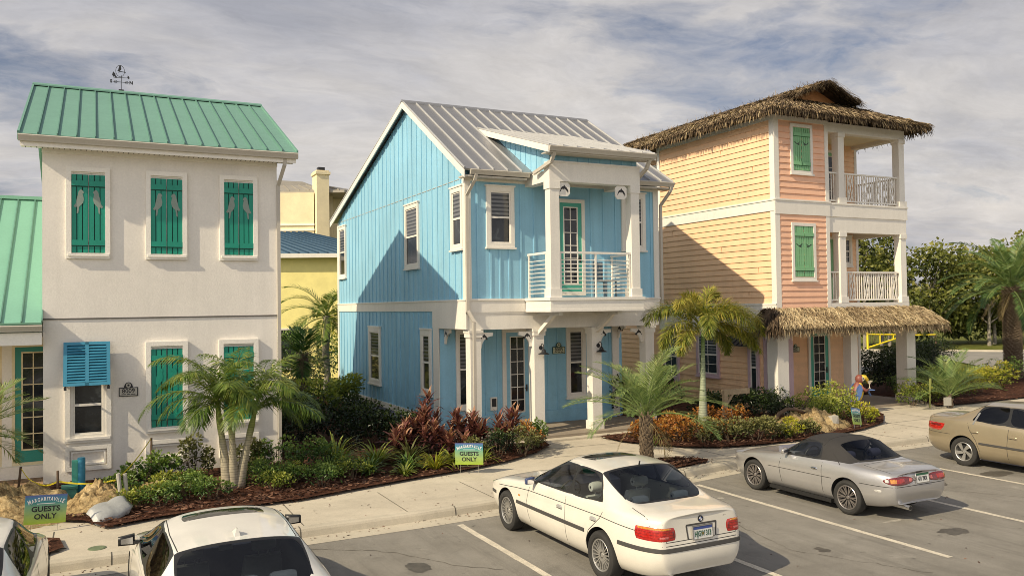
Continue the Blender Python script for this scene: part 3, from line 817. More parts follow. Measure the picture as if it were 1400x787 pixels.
def entry_wing():
    h = thing('entry_wing', 'low cottage wing with pale green roof and teal glazed door at the left edge', 'house', (-3.2, 20.7, .15))
    mb = MB(); Y = 20.75
    mb.box(-7, -.965, Y, 27.5, 0, 3.5); mb.build('wall', M['cream'], h)
    mb = MB(); ey, ez, yr, rz = 19.08, 3.50, 23.5, 6.5
    seam_roof(mb, (-7.4, ey, ez), (-.955, ey, ez), (-.955, yr, rz), (-7.4, yr, rz), sp=.36)
    seam_roof(mb, (-7.4, 2*yr-ey, ez), (-.955, 2*yr-ey, ez), (-.955, yr, rz), (-7.4, yr, rz), sp=.36)
    mb.box(-7.4, -.955, yr-.1, yr+.1, rz-.02, rz+.06)
    mb.build('roof', [M['pale_green_roof'], M['green_roof_seam']], h)
    mb = MB(); mb.box(-7.3, -.96, ey+.1, Y, 3.20, 3.30); mb.box(-7.3, -.96, ey+.06, ey+.25, 3.05, 3.30); mb.build('soffit', M['stucco_trim'], h)
    mb = MB(); gutter(mb, -7.4, -.95, ey-.06, 3.32); mb.build('gutter', M['gutter'], h)
    f = F('y', Y)
    glazed_door(f, -1.60, -.80, .42, 3.02, h, M['teal_door'], 2, 6, tw=.06, trim='cream')
    mb = MB(); fbox(mb, f, -1.85, -.965, -.01, .25, .0, .42)
    fbox(mb, f, -1.78, -1.6, -.01, .05, .42, 3.15); fbox(mb, f, -1.78, -.97, -.01, .05, 3.03, 3.2)
    mb.build('door_surround', M['stucco_trim'], h)
    mb = MB(); mb.tube([(-1.93+.16*math.cos(k*math.pi/10), Y-.05, 2.05+.2*math.sin(k*math.pi/10)) for k in range(21)], .025, 8)
    mb.build('wall_ornament', M['wood'], h)
entry_wing()

# ------------------------------------------------------------------ blue board and batten house
def blue_house():
    Y, X = 19.4, 8.5
    h = thing('blue_house', 'two storey sky blue board and batten house with grey metal roof and white balcony', 'house', (11.5, Y, .15))
    f, g = F('y', Y), F('x', X)
    YB, XR, YR, RZ = 31.85, 14.55, 23.6, 9.93
    rec = 21.3
    mb = MB()
    mb.box(X, XR, rec, YB, .5, 3.6)
    # upper storey with the gable
    EZ = 7.08
    prof = [(X, Y, 3.6), (X, YB, 3.6), (X, YB, EZ), (X, YR, RZ-.12), (X, Y, EZ)]
    mb.prism([Vector(p) for p in prof], (0, 0, 0), (XR-X, 0, 0))
    mb.box(14.30, XR-.001, rec-.001, rec+.3, .3, 3.3)
    wall = mb.build('wall', M['blue'], h)
    mb = MB(); mb.box(X+.03, XR-.03, rec+.03, YB-.03, .0, .505); mb.build('foundation', M['lavender'], h)
    # battens
    mb = MB()
    def roofz(y): return EZ+(RZ-.12-EZ)*((y-Y)/(YR-Y) if y < YR else (YB-y)/(YB-YR))
    y = Y+.30
    sidewins = [(19.52, 20.30, 5.2, 6.83), (22.76, 23.97, 4.87, 6.79), (30.62, 31.62, 4.86, 6.84)]
    lowwins = [(26.5, 27.78, 1.14, 3.05), (21.86, 22.68, 1.2, 3.06)]
    def strip(y, z0, z1, wins):
        segs = [(z0, z1)]
        for a, b, c, d in wins:
            if a-.03 < y < b+.03:
                ns = []
                for s, e in segs:
                    if c-.06 > s: ns.append((s, min(e, c-.06)))
                    if d+.06 < e: ns.append((max(s, d+.06), e))
                segs = ns
        for s, e in segs:
            if e-s > .05: fbox(mb, g, y-.024, y+.024, -.002, .022, s, e)
    while y < YB-.1:
        strip(y, 3.88, roofz(y)-.06, sidewins)
        if y > 21.9: strip(y, .62, 3.55, lowwins)
        y += .405
    for a, b, z0, z1 in ((8.66, 9.06, 3.9, 7.0), (9.92, 11.15, 3.9, 7.0), (12.12, 13.25, 3.9, 7.0), (14.16, 14.4, 3.9, 7.0)):
        battens(mb, f, a, b, z0, z1, .41, start=a+.17)
    battens(mb, f, 9.06, 9.92, 3.9, 5.18, .27, start=9.2); battens(mb, f, 9.06, 9.92, 6.9, 7.0, .4)
    r_ = F('y', rec)
    for u in (9.62, 9.9, 10.28, 11.62, 11.93, 12.25, 13.35, 13.75, 14.1): fbox(mb, r_, u-.024, u+.024, -.002, .022, .62, 3.2)
    mb.build('batten', M['blue'], wall)
    # flashing line and white trim
    mb = MB(); mb.box(X-.012, X+.01, Y+.2, YB-.3, 7.02, 7.035); mb.build('flashing', M['gutter'], wall)
    mb = MB()
    fbox(mb, g, Y-.02, YB+.02, -.01, .03, 3.58, 3.87)                      # belt
    fbox(mb, g, Y-.02, YB+.03, -.01, .05, 3.85, 3.89)
    fbox(mb, g, Y-.02, rec+.45, -.01, .028, 3.12, 3.58)                    # porch side beam
    fbox(mb, g, rec+.0, rec+.42, -.01, .026, .5, 3.12)
    fbox(mb, g, rec, YB+.02, -.01, .035, .44, .62)
    fbox(mb, g, YB-.16, YB+.02, -.01, .032, .62, EZ-.05)
    fbox(mb, g, Y-.02, Y+.14, -.01, .032, 3.89, EZ-.02)
    # front
    fbox(mb, f, X-.03, X+.14, -.01, .032, 3.89, 7.0); fbox(mb, f, XR-.14, XR+.03, -.01, .032, 3.89, 7.0)
    fbox(mb, f, X-.04, XR+.04, -.01, .035, 3.55, 3.87); fbox(mb, f, X-.06, XR+.06, -.01, .06, 3.85, 3.90)
    fbox(mb, f, X-.03, XR+.03, -.01, .034, 6.94, 7.06)
    mb.box(XR-.01, XR+.03, Y, YB, 3.55, 3.87); mb.box(XR-.01, XR+.03, Y, Y+.14, 3.89, 7.0)
    # porch beam under the upper floor
    mb.box(X, XR, Y-.005, Y+.28, 3.10, 3.55); mb.box(X+.02, X+.3, Y+.28, rec, 3.10, 3.55); mb.box(XR-.3, XR-.02, Y+.28, rec, 3.10, 3.55)
    mb.box(X-.015, XR+.015, Y-.02, Y+.05, 3.50, 3.55)
    # rakes
    def rake(x, w=.035):
        for (ya, za), (yb_, zb) in (((19.0-.02, 7.17), (YR, RZ)), ((32.25, 7.10), (YR, RZ))):
            mb.hexa([(x, ya, za-.21), (x+w, ya, za-.21), (x+w, yb_, zb-.21), (x, yb_, zb-.21)], [(x, ya, za-.02), (x+w, ya, za-.02), (x+w, yb_, zb-.02), (x, yb_, zb-.02)])
    rake(8.285); rake(14.80)
    mb.build('trim', M['trim'], h)
    # porch ceiling, floor
    mb = MB(); mb.box(X+.3, XR-.3, Y+.28, rec, 3.38, 3.42); mb.build('porch_ceiling', M['trim'], h)
    mb = MB(); mb.box(X-.05, XR+.05, Y-.32, rec, .0, .27); mb.build('porch_floor', M['floor'], h)
    mb = MB(); mb.box(8.3, 14.8, Y-.62, Y-.322, .0, .20); mb.build('porch_step', M['concrete'], h)
    # roof
    mb = MB()
    seam_roof(mb, (8.30, 18.98, 7.19), (14.83, 18.98, 7.19), (14.83, YR, RZ), (8.30, YR, RZ), sp=.42)
    seam_roof(mb, (8.30, 32.3, 7.12), (14.83, 32.3, 7.12), (14.83, YR, RZ), (8.30, YR, RZ), sp=.42)
    for s, yy, dz in ((1, YR-.13, .075), (-1, YR+.13, .045)):
        mb.hexa([(8.28, YR, RZ+.0), (14.85, YR, RZ+.0), (14.85, yy, RZ-dz), (8.28, yy, RZ-dz)], [(8.28, YR, RZ+.05), (14.85, YR, RZ+.05), (14.85, yy, RZ-dz+.05), (8.28, yy, RZ-dz+.05)])
    roof = mb.build('roof', [M['grey_roof'], M['grey_roof_seam']], h)
    # dormer shed roof over the balcony
    dx0, dx1, dy, dz = 10.02, 13.22, 17.66, 7.66
    by, bz = 21.95, 8.93
    mb = MB(); seam_roof(mb, (dx0, dy, dz), (dx1, dy, dz), (dx1, by, bz), (dx0, by, bz), sp=.40, th=.04); mb.build('dormer_roof', [M['grey_roof'], M['grey_roof_seam']], roof)
    mb = MB()
    for x in (dx0-.03, dx1-.005):
        mb.hexa([(x, dy, dz-.17), (x+.035, dy, dz-.17), (x+.035, by, bz-.17), (x, by, bz-.17)], [(x, dy, dz-.01), (x+.035, dy, dz-.01), (x+.035, by, bz-.01), (x, by, bz-.01)])
    mb.hexa([(dx0, dy+.1, dz-.10), (dx1, dy+.1, dz-.10), (dx1, by, bz-.15), (dx0, by, bz-.15)], [(dx0, dy+.1, dz-.06), (dx1, dy+.1, dz-.06), (dx1, by, bz-.05), (dx0, by, bz-.05)])
    # beam frame of the balcony porch
    px0, px1, pf = 10.25, 12.98, 18.07
    mb.box(px0-.02, px1+.02, pf-.02, pf+.26, 6.85, 7.36)
    mb.box(px0-.03, px1+.03, pf-.035, pf+.05, 7.32, 7.37)
    mb.box(px0-.01, px0+.25, pf+.26, Y, 6.86, 7.14); mb.box(px1-.25, px1+.01, pf+.26, Y, 6.86, 7.14)
    mb.box(px0+.0, px1-.0, pf+.02, pf+.1, 7.56, 7.66)
    mb.build('dormer_trim', M['trim'], h)
    mb = MB()
    mb.box(px0+.02, px1-.02, pf+.06, pf+.16, 7.36, 7.62)
    for i in range(8): mb.box(px0+.2+i*.34-.02, px0+.2+i*.34+.02, pf+.04, pf+.06, 7.37, 7.56)
    for x in (px0+.02, px1-.06):     # cheeks
        y1 = 21.4
        mb.prism([Vector((x, pf+.16, 7.1)), Vector((x, 19.0, 7.2)), Vector((x, y1, 7.20+(y1-18.98)*.594)), Vector((x, y1, dz-.1+(y1-dy)*.296)), Vector((x, pf+.16, dz-.1+(pf+.16-dy)*.296))], (0, 0, 0), (.04, 0, 0))
        for k in range(8):
            yy = 18.5+k*.3
            z1 = dz-.1+(yy-dy)*.296; z0 = max(7.15, 7.22+(yy-18.98)*.594)
            if z1 > z0: mb.box(x-.018, x+.06, yy-.02, yy+.02, z0, z1)
    mb.build('dormer_cheek', M['blue'], h)
    mb = MB()
    gutter(mb, 8.47, 10.16, 18.93, 7.05); gutter(mb, 13.1, 14.86, 18.93, 7.05); gutter(mb, dx0, dx1+.02, dy-.05, 7.53)
    mb.box(8.32, 10.1, 19.0, Y, 6.99, 7.03); mb.box(13.05, 14.8, 19.0, Y, 6.99, 7.03); mb.box(dx0, dx1, dy+.03, pf, 7.50, 7.53)
    mb.build('gutter', M['gutter'], h)
    mb = MB(); pipe_rect(mb, [(8.62, 18.96, 7.05), (8.60, 19.0, 6.92), (8.50, 19.31, 6.55), (8.50, 19.31, 3.6), (8.62, 19.2, 3.3), (8.62, 19.2, .2)], .075, .06); mb.build('downspout', M['gutter'], h)
    mb = MB(); pipe_rect(mb, [(14.76, 18.96, 7.05), (14.74, 19.0, 6.92), (14.66, 19.36, 6.55), (14.66, 19.36, 3.7)], .075, .06); mb.build('downspout', M['gutter'], h)
    mb = MB(); pipe_rect(mb, [(10.20, 17.72, 7.52), (10.18, 17.85, 7.30), (10.12, 18.65, 7.12)], .085, .07); mb.build('downspout', M['gutter'], h)
    mb = MB(); pipe_rect(mb, [(13.10, 17.72, 7.52), (13.08, 17.85, 7.30), (13.02, 18.25, 7.02), (13.02, 18.25, 6.9)], .085, .07); mb.build('downspout', M['gutter'], h)
    # windows
    for a, b, c, d in sidewins: sash_window(g, a, b, c, d, h)
    for a, b, c, d in lowwins: sash_window(g, a, b, c, d, h, tw=.14)
    sash_window(f, 9.08, 9.89, 5.24, 6.83, h); sash_window(f, 13.30, 14.12, 5.24, 6.86, h)
    glazed_door(f, 11.17, 12.07, 3.97, 6.60, h, M['seagreen'], 2, 6, tw=.10, label='sea green glazed balcony door')
    # recessed ground floor
    sash_window(r_, 8.98, 9.46, .85, 3.06, h, tw=.09)
    glazed_door(r_, 10.42, 11.38, .32, 3.06, h, M['blue'], 2, 6, tw=.12, label='blue glazed front door behind the porch column')
    sash_window(r_, 12.55, 13.22, .95, 3.06, h, tw=.11)
    mb = MB(); fbox(mb, r_, 11.50, 11.62, -.01, .05, .5, 3.1)
    fbox(mb, r_, 9.46+.1, 9.46+.22, -.01, .05, .3, 3.1); fbox(mb, r_, 14.18, 14.42, -.01, .05, .3, 3.1)
    fbox(mb, r_, X, 14.3, -.01, .03, 3.1, 3.2)
    mb.build('porch_trim', M['trim'], h)
    mb = MB(); fbox(mb, r_, X, 14.3, -.01, .045, .27, .62); mb.build('skirting', M['blue'], h)
    mb = MB(); fbox(mb, r_, 10.02, 10.22, 0, .07, .75, 1.12); fbox(mb, r_, 10.05, 10.19, .07, .075, .85, 1.08, 1); mb.build('vent_box', [M['trim'], M['dark']], h)
    number_sign(12.28, rec-.028, 2.27, '8005', .42, 'arched green house number plaque reading 8005 under the blue porch', 'sign_green', M['sign_cream'])
    # columns
    for i, x in enumerate((8.74, 10.60, 12.42, 14.22)):
        mb = MB(); c = .15; yc = Y+.14
        mb.box(x-c, x+c, yc-c, yc+c, .27, 3.10)
        mb.box(x-c-.035, x+c+.035, yc-c-.035, yc+c+.035, .27, .50)
        mb.box(x-c-.03, x+c+.03, yc-c-.03, yc+c+.03, 2.90, 3.06); mb.box(x-c-.05, x+c+.05, yc-c-.05, yc+c+.05, 3.02, 3.09)
        mb.build('column', M['trim'], h)
        if i in (1, 2): lantern(h, x+.04, Y-.012, 2.42)
    # brackets with dolphin cut-outs
    def bracket(p, du, axis):
        mb = MB(); n = 10; s = .40
        ff = (lambda u, d, z: (p[0]+du*u, p[1]-d, p[2]+z)) if axis == 'y' else (lambda u, d, z: (p[0]-d, p[1]+du*u, p[2]+z))
        pts = [(0, 0), (0, -s)]+[(.07+(s-.07)*(1-math.cos(k*math.pi/2/n)), -s+(s-.09)*math.sin(k*math.pi/2/n)) for k in range(n+1)]+[(s, 0)]
        A = [Vector(ff(u, .03, z)) for u, z in pts]; off = Vector(ff(0, -.03, 0))-Vector(ff(0, .03, 0))
        mb.prism(A, (0, 0, 0), off)
        figure(mb, ff, DOLPHIN, .14, -.13, .22, .24, .028, .034, 1); figure(mb, ff, DOLPHIN, .14, -.13, .22, .24, -.034, -.028, 1)
        mb.build('bracket', [M['trim'], M['dark']], h)
    for x, du in ((8.89, 1), (10.45, -1), (12.57, 1), (14.07, -1)): bracket((x, Y+.14, 3.02), du, 'y')
    bracket((X+.16, rec-.02, 3.08), -1, 'x'); bracket((14.4, rec-.02, 3.08), -1, 'x')
    # balcony
    mb = MB()
    mb.box(px0-.06, px1+.06, pf-.06, Y-.062, 3.54, 3.90); mb.box(px0-.09, px1+.09, pf-.09, Y-.062, 3.83, 3.905); mb.box(px0-.075, px1+.075, pf-.075, Y-.062, 3.54, 3.60)
    for x in (10.60, 12.42): mb.beam((x, Y-.02, 2.98), (x, pf+.35, 3.55), .10, .10); 
    for x in (10.60, 12.42): mb.beam((x, pf+.15, 3.50), (x, Y, 3.50), .12, .10)
    bal = mb.build('balcony', M['trim'], h)
    for x in (px0+.13, px1-.13):
        mb = MB(); yc = pf+.13
        mb.box(x-.13, x+.13, yc-.13, yc+.13, 3.9, 6.85); mb.box(x-.165, x+.165, yc-.165, yc+.165, 3.9, 4.12); mb.box(x-.155, x+.155, yc-.155, yc+.155, 6.66, 6.85)
        mb.build('post', M['trim'], bal)
    mb = MB(); yr_ = pf+.06; zt, zb = 5.05, 4.02
    def rail(p, q, posts):
        P, Q = Vector(p), Vector(q)
        mb.beam(P+Vector((0, 0, zt)), Q+Vector((0, 0, zt)), .06, .055)
        for k in range(9):
            z = zb+k*.105
            mb.tube([P+Vector((0, 0, z)), Q+Vector((0, 0, z))], .0115, 6)
        for t in posts:
            c = P.lerp(Q, t); mb.box(c.x-.022, c.x+.022, c.y-.022, c.y+.022, 3.9, zt)
    rail((px0+.26, yr_, 0), (px1-.26, yr_, 0), (0.02, .5, .98))
    rail((px0+.05, pf+.26, 0), (px0+.05, Y-.02, 0), (.06, .96)); rail((px1-.05, pf+.26, 0), (px1-.05, Y-.02, 0), (.06, .96))
    mb.build('railing', M['trim'], bal)
    # dolphin plaques hanging from the beam
    for x in (10.67, 12.42):
        mb = MB(); s = .18; c = .07
        pts = [(-s+c, -s), (s-c, -s), (s, -s+c), (s, s-c), (s-c, s), (-s+c, s), (-s, s-c), (-s, -s+c)]
        mb.prism([Vector((x+a, pf+.02, 6.66+b)) for a, b in pts], (0, 0, 0), (0, .03, 0))
        figure(mb, F('y', pf+.02), DOLPHIN, x, 6.66, .26, .26, -.002, .006, 1)
        mb.build('dolphin_plaque', [M['trim'], M['dark']], bal)
blue_house()

# things out on the balcony
def balcony_chair():
    o = thing('deck_chair', 'small dark blue chair behind the balcony rail of the blue house', 'chair', (12.3, 18.75, 3.92), R(200))
    mb = MB(); mb.box(-.24, .24, -.22, .22, .40, .45); mb.build('seat', M['blue_roof'], o, local=True)
    mb = MB()
    for i in range(5): mb.box(-.22+i*.095, -.16+i*.095, -.27, -.23, .45, .95)
    mb.build('backrest', M['blue_roof'], o, local=True)
    for x in (-.22, .22):
        for y in (-.2, .2):
            mb = MB(); mb.box(x-.02, x+.02, y-.02, y+.02, 0, .4); mb.build('leg', M['blue_roof'], o, local=True)
balcony_chair()

# ------------------------------------------------------------------ thatch
M['thatch'] = leaf_mat('palm_thatch', [(0, (.030, .020, .013)), (.3, (.14, .095, .055)), (.6, (.33, .24, .135)), (1, (.56, .45, .27))], .85, .12)
M['siding_joint'] = mat('siding_joint', (.52, .34, .2), .8)
M['gable_orange'] = mat('gable_orange', (.74, .34, .14), .7)
M['thatch_under'] = mat('thatch_base', (.085, .058, .035), .95, var=.4, vscale=5, bump=.8)
def thatch(mb, a, b, c, d, n, rnd, L0=.55, w=.022, lift=.05, fringe=260, fl=.34, tlo=0.0, thi=1.0):
    """a,b eave ends, c,d upper ends; blades hang down the slope"""
    a, b, c, d = map(Vector, (a, b, c, d))
    nrm = (b-a).cross(d-a).normalized()
    if nrm.z < 0: nrm = -nrm
    def blade(p, dirv, side, l, ww, t, up, droop):
        q1 = p+dirv*l*.5+nrm*up; q2 = p+dirv*l+Vector((0, 0, -droop))+nrm*up*.6
        s = side*ww
        mb.poly([p-s*.6, p+s*.6, q1+s, q1-s], 0, t); mb.poly([q1-s, q1+s, q2+s*.15, q2-s*.15], 0, t)
    for i in range(n):
        u, v = rnd.random(), rnd.random()**1.0
        p = a.lerp(b, u).lerp(d.lerp(c, u), v)+nrm*rnd.uniform(-.01, lift)
        dn = (a.lerp(b, u)-d.lerp(c, u)).normalized()
        sd = (b-a).normalized()
        dv = (dn+sd*rnd.gauss(0, .28)).normalized(); side = dv.cross(nrm).normalized()
        side = (side+nrm*rnd.gauss(0, .5)).normalized()
        t = rnd.uniform(tlo, thi)*(.55+.45*noise.noise(p*1.1)+.25)
        l = L0*rnd.uniform(.5, 1.2)
        l = min(l, (p-(a.lerp(b, u))).length+.12) if v < .3 else l
        blade(p, dv, side, l, w*rnd.uniform(.5, 1.4), t, rnd.uniform(.0, .06), rnd.uniform(0, .05))
    sd = (b-a).normalized()
    for i in range(fringe):
        u = rnd.random(); p = a.lerp(b, u)
        dn = (a.lerp(b, u)-d.lerp(c, u)).normalized()
        p = p-dn*rnd.uniform(.0, .30)+nrm*rnd.uniform(-.09, .05)
        dv = (dn*.75+Vector((0, 0, -.65))+sd*rnd.gauss(0, .38)).normalized(); side = (sd+nrm*rnd.gauss(0, .4)).normalized()
        blade(p, dv, side, fl*rnd.uniform(.6, 1.5), w*rnd.uniform(.6, 1.6), rnd.uniform(tlo, thi)*rnd.uniform(.4, 1.1), .01, rnd.uniform(.03, .14))

# ------------------------------------------------------------------ peach house with thatched roof
def peach_house():
    Y, X, XR = 19.4, 19.15, 25.25
    h = thing('thatched_house', 'three storey peach lap sided house with palm thatch roof and corner balconies', 'house', (22.2, Y, .15))
    f, g = F('y', Y), F('x', X)
    YM, YB = 21.45, 25.4
    rnd = random.Random(21)
    mb = MB()
    mb.box(X, 21.44, Y, YB, 2.75, 9.62); mb.box(21.44, XR-.05, YM, YB, 2.75, 9.62)
    mb.box(X+.07, 20.3, 19.95, YB, .2, 2.75); mb.box(20.3, XR-.05, YM, YB, .2, 2.75)
    mb.box(X+.55, XR-.3, YB, 30.5, .2, 9.5)
    wall = mb.build('wall', M['peach'], h)
    mb = MB()
    laps(mb, g, Y+.17, YB-.13, 6.98, 9.50); laps(mb, g, Y+.17, YB-.13, 3.68, 6.60)
    g2 = F('x', X+.07); laps(mb, g2, 20.1, YB, .35, 2.72)
    laps(mb, F('x', X+.55), YB+.1, 30.4, .4, 9.4)
    mc = MB(); laps(mc, f, X+.17, 21.34, 6.98, 9.50); laps(mc, f, X+.17, 21.34, 3.14, 6.52); mc.build('front_siding', M['peach_shaded'], wall)
    w2 = F('y', YM)
    laps(mb, w2, 21.46, XR-.12, 6.98, 9.4); laps(mb, w2, 21.46, XR-.12, 3.68, 6.2); laps(mb, w2, 20.5, XR-.12, .32, 2.75)
    laps(mb, F('y', 19.95), 19.4, 20.2, .32, 2.72)
    rj = random.Random(4)
    for z0, z1 in ((6.98, 9.50), (3.68, 6.60)):
        n_ = max(1, round((z1-z0)/.19)); hh = (z1-z0)/n_
        for i in range(n_):
            for _ in range(1 if i % 4 == 1 else 0):
                y_ = rj.uniform(Y+.4, YB-.4); fbox(mb, g, y_, y_+.004, .0, .0352, z0+hh*i+.004, z0+hh*(i+1)-.004, 1)
    mb.build('siding', [M['peach'], M['siding_joint']], wall)
    mb = MB()
    # corner boards and bands
    fbox(mb, g, Y-.03, Y+.17, -.01, .036, 3.66, 9.62); fbox(mb, f, X-.034, X+.17, -.01, .034, 3.09, 9.62)
    fbox(mb, f, 21.34, 21.50, -.01, .034, 3.09, 9.62)
    fbox(mb, g, YB-.13, YB+.03, -.01, .036, 3.66, 9.62)
    fbox(mb, g, Y-.03, YB+.03, -.01, .05, 6.60, 6.95); fbox(mb, g, Y-.04, YB+.03, -.01, .075, 6.93, 6.98)
    fbox(mb, f, X-.04, 21.52, -.01, .05, 6.50, 6.95); fbox(mb, f, X-.05, 21.53, -.01, .075, 6.93, 6.98)
    fbox(mb, g, Y-.03, YB+.03, -.01, .05, 3.30, 3.66); fbox(mb, g, Y-.03, YB+.03, -.01, .035, 2.74, 3.29); fbox(mb, g, Y-.03, YB+.03, -.01, .07, 3.62, 3.68)
    fbox(mb, g, Y-.03, YB+.03, -.01, .04, 9.50, 9.64); fbox(mb, f, X-.03, 21.5, -.01, .04, 9.50, 9.64)
    mb.box(X+.52, X+.56, YB+.02, YB+.2, .3, 9.5); mb.box(X+.50, X+.54, 30.2, 30.5, .3, 9.5)
    # porch beam front, level 2 floor
    mb.box(X-.03, XR+.03, Y-.035, Y+.35, 2.74, 3.08)
    mb.box(21.5, XR+.03, Y-.03, YM, 3.36, 3.66)
    mb.box(XR-.3, XR+.03, Y+.35, YM, 2.74, 3.08)
    # level 3 floor and its two tier fascia
    mb.box(21.5, XR+.05, Y-.02, YM, 6.50, 6.95); mb.box(21.5, XR+.07, Y-.04, Y+.05, 6.90, 6.96)
    mb.box(21.5, XR+.01, Y+.01, Y+.27, 5.99, 6.50); mb.box(XR-.26, XR+.01, Y+.27, YM, 5.99, 6.50)
    mb.box(21.5, XR+.01, Y+.01, Y+.27, 9.30, 9.62); mb.box(XR-.26, XR+.01, Y+.27, YM, 9.30, 9.62)
    # wall corner posts behind the balconies
    for z0, z1 in ((6.95, 9.4), (3.66, 6.0), (.3, 2.8)):
        mb.box(XR-.14, XR-.02, YM-.035, YM+.12, z0, z1)
    mb.build('trim', M['trim'], h)
    for bx_ in ((21.5, XR, Y+.27, YM, 9.42, 9.46), (21.5, XR-.2, Y+.3, YM, 6.2, 6.24), (X+.2, XR-.2, Y+.3, 21.4, 3.0, 3.04)):
        mb = MB(); mb.box(*bx_); mb.build('porch_ceiling', M['cream'], h)
    mb = MB(); mb.box(X-.05, XR+.35, Y-.35, YM, .0, .24); mb.build('porch_floor', M['floor'], h)
    mb = MB(); mb.box(22.3, 26.3, Y-.75, Y-.352, .0, .17); mb.build('porch_step', M['concrete'], h)
    # balcony posts
    for x, z0, z1 in ((22.14, 6.95, 9.32), (25.09, 6.95, 9.32), (22.14, 3.66, 6.0), (25.09, 3.66, 6.0)):
        mb = MB(); c = .135; yc = Y+.14
        mb.box(x-c, x+c, yc-c, yc+c, z0, z1); mb.box(x-c-.04, x+c+.04, yc-c-.04, yc+c+.04, z0, z0+.20); mb.box(x-c-.03, x+c+.03, yc-c-.03, yc+c+.03, z1-.15, z1)
        mb.build('balcony_post', M['trim'], h)
    for x, w in ((19.30, .23), (22.55, .16), (25.28, .22)):
        mb = MB(); yc = Y+.16
        mb.box(x-w, x+w, yc-w, yc+w, .24, 2.74); mb.box(x-w-.04, x+w+.04, yc-w-.04, yc+w+.04, .24, .45); mb.box(x-w-.04, x+w+.04, yc-w-.04, yc+w+.04, 2.55, 2.72)
        mb.build('column', M['trim'], h)
    # railings with cross panels
    def rail(P, Q, z0):
        mb = MB(); P, Q = Vector(P), Vector(Q); L_ = (Q-P).length; zt = z0+1.02; zb = z0+.10
        e = lambda t, z: P.lerp(Q, t)+Vector((0, 0, z))
        mb.beam(e(0, zt), e(1, zt), .08, .05); mb.beam(e(0, zb), e(1, zb), .05, .05)
        n = int(L_/.112)
        cyc = ('b', 'b', 'x', 'b', 'b', 'b', 'x', 'b')
        t = .06/L_; i = 0
        while t < 1-.05/L_:
            if cyc[i % len(cyc)] == 'x' and t+.30/L_ < 1:
                w = .24/L_
                for a, b in (((t, zb), (t+w, zt)), ((t+w, zb), (t, zt)), ((t+w*.5, zb), (t+w, (zb+zt)/2)), ((t+w*.5, zb), (t, (zb+zt)/2)), ((t+w*.5, zt), (t+w, (zb+zt)/2)), ((t+w*.5, zt), (t, (zb+zt)/2))):
                    mb.beam(e(*a), e(*b), .022, .022, up=(0.1, 1, 0) if abs(P.y-Q.y) < .1 else (1, .1, 0))
                mb.beam(e(t, zb), e(t, zt), .025, .025, up=(0, 1, 0)); mb.beam(e(t+w, zb), e(t+w, zt), .025, .025, up=(0, 1, 0))
                t += w+.11/L_
            else:
                mb.beam(e(t, zb), e(t, zt), .026, .026, up=(0, 1, 0)); t += .112/L_
            i += 1
        mb.build('railing', M['trim'], h)
    for z in (6.95, 3.66):
        rail((22.27, Y+.13, 0), (24.96, Y+.13, 0), z); rail((21.5, Y+.13, 0), (22.0, Y+.13, 0), z); rail((25.10, Y+.28, 0), (25.10, YM-.04, 0), z)
    # shutters on the front bay
    for u0, u1, z0, z1 in ((19.82, 20.78, 7.82, 9.42), (19.80, 20.84, 4.40, 6.24)):
        mb = MB(); ring(mb, f, u0, u1, z0, z1, .10, -.01, .06); fbox(mb, f, u0-.03, u1+.03, -.01, .09, z0-.05, z0); mb.build('window_surround', M['trim'], h)
        shutters(f, u0+.11, u1-.11, z0+.11, z1-.11, h, M['green_shutter'], M['green_gap_shade'], GULL, M['dark'], n=8, fs=(.30, .26), fz=.60, battens=(.16, .84))
    # doors and windows under the balconies and porch
    wd, gd = F('y', YM-.034), F('x', X+.036)
    glazed_door(wd, 23.35, 24.28, 6.98, 9.2, h, M['green_shutter'], 1, 4); glazed_door(wd, 23.05, 23.98, 3.68, 6.05, h, M['green_shutter'], 1, 4)
    sash_window(wd, 24.35, 24.85, 5.0, 6.1, h, muntin=True, blinds=False)
    glazed_door(wd, 22.55, 23.62, .26, 2.75, h, M['seagreen'], 2, 6, label='sea green glazed door under the thatched porch')
    sash_window(wd, 24.35, 24.88, 1.75, 2.72, h, trim='pinktrim', blinds=False)
    sash_window(gd, 22.15, 23.35, 1.15, 2.70, h, trim='pinktrim', muntin=True); sash_window(gd, 20.25, 20.75, .6, 2.6, h, trim='pinktrim')
    sash_window(gd, 24.35, 25.3, .9, 2.65, h, trim='pinktrim', muntin=True)
    sash_window(F('x', X+.516), 26.0, 27.2, 7.3, 9.1, h); sash_window(F('x', X+.516), 26.0, 27.2, 4.2, 5.9, h)
    for q in ((20.12, 20.32, 19.91, 19.96, .3, 2.74), (X+.04, X+.075, 19.93, 20.08, .3, 2.74), (XR-.12, XR-.03, YM-.03, YM+.1, .3, 2.72)):
        mb = MB(); mb.box(*q); mb.build('pink_corner_board', M['pinktrim'], h)
    mb = MB()                                          # dark propped awning over the side window
    mb.hexa([(X-.50, 20.2, 2.30), (X-.50, 21.5, 2.30), (X+.0, 21.5, 2.62), (X+.0, 20.2, 2.62)], [(X-.50, 20.2, 2.33), (X-.50, 21.5, 2.33), (X+.0, 21.5, 2.66), (X+.0, 20.2, 2.66)])
    for k in range(6): mb.beam((X-.51, 20.25+k*.24, 2.345), (X+.0, 20.25+k*.24, 2.67), .03, .03)
    mb.build('awning', M['dark'], h)
    number_sign(21.95, YM-.04, 1.95, '8001', .36, 'small arched house number plaque beside the sea green door under the thatch', 'sign_green', M['sign_cream'])
    # thatched roof
    a, b, c = X-.62, XR+.55, (X+XR)/2
    ez, rz, y0, yg, ye = 9.68, 11.20, 18.72, 20.7, 31.0
    mb = MB()
    th = .10
    def slab(p):
        p = [Vector(q) for q in p]
        mb.hexa([q-Vector((0, 0, th)) for q in p], p)
    k = .60
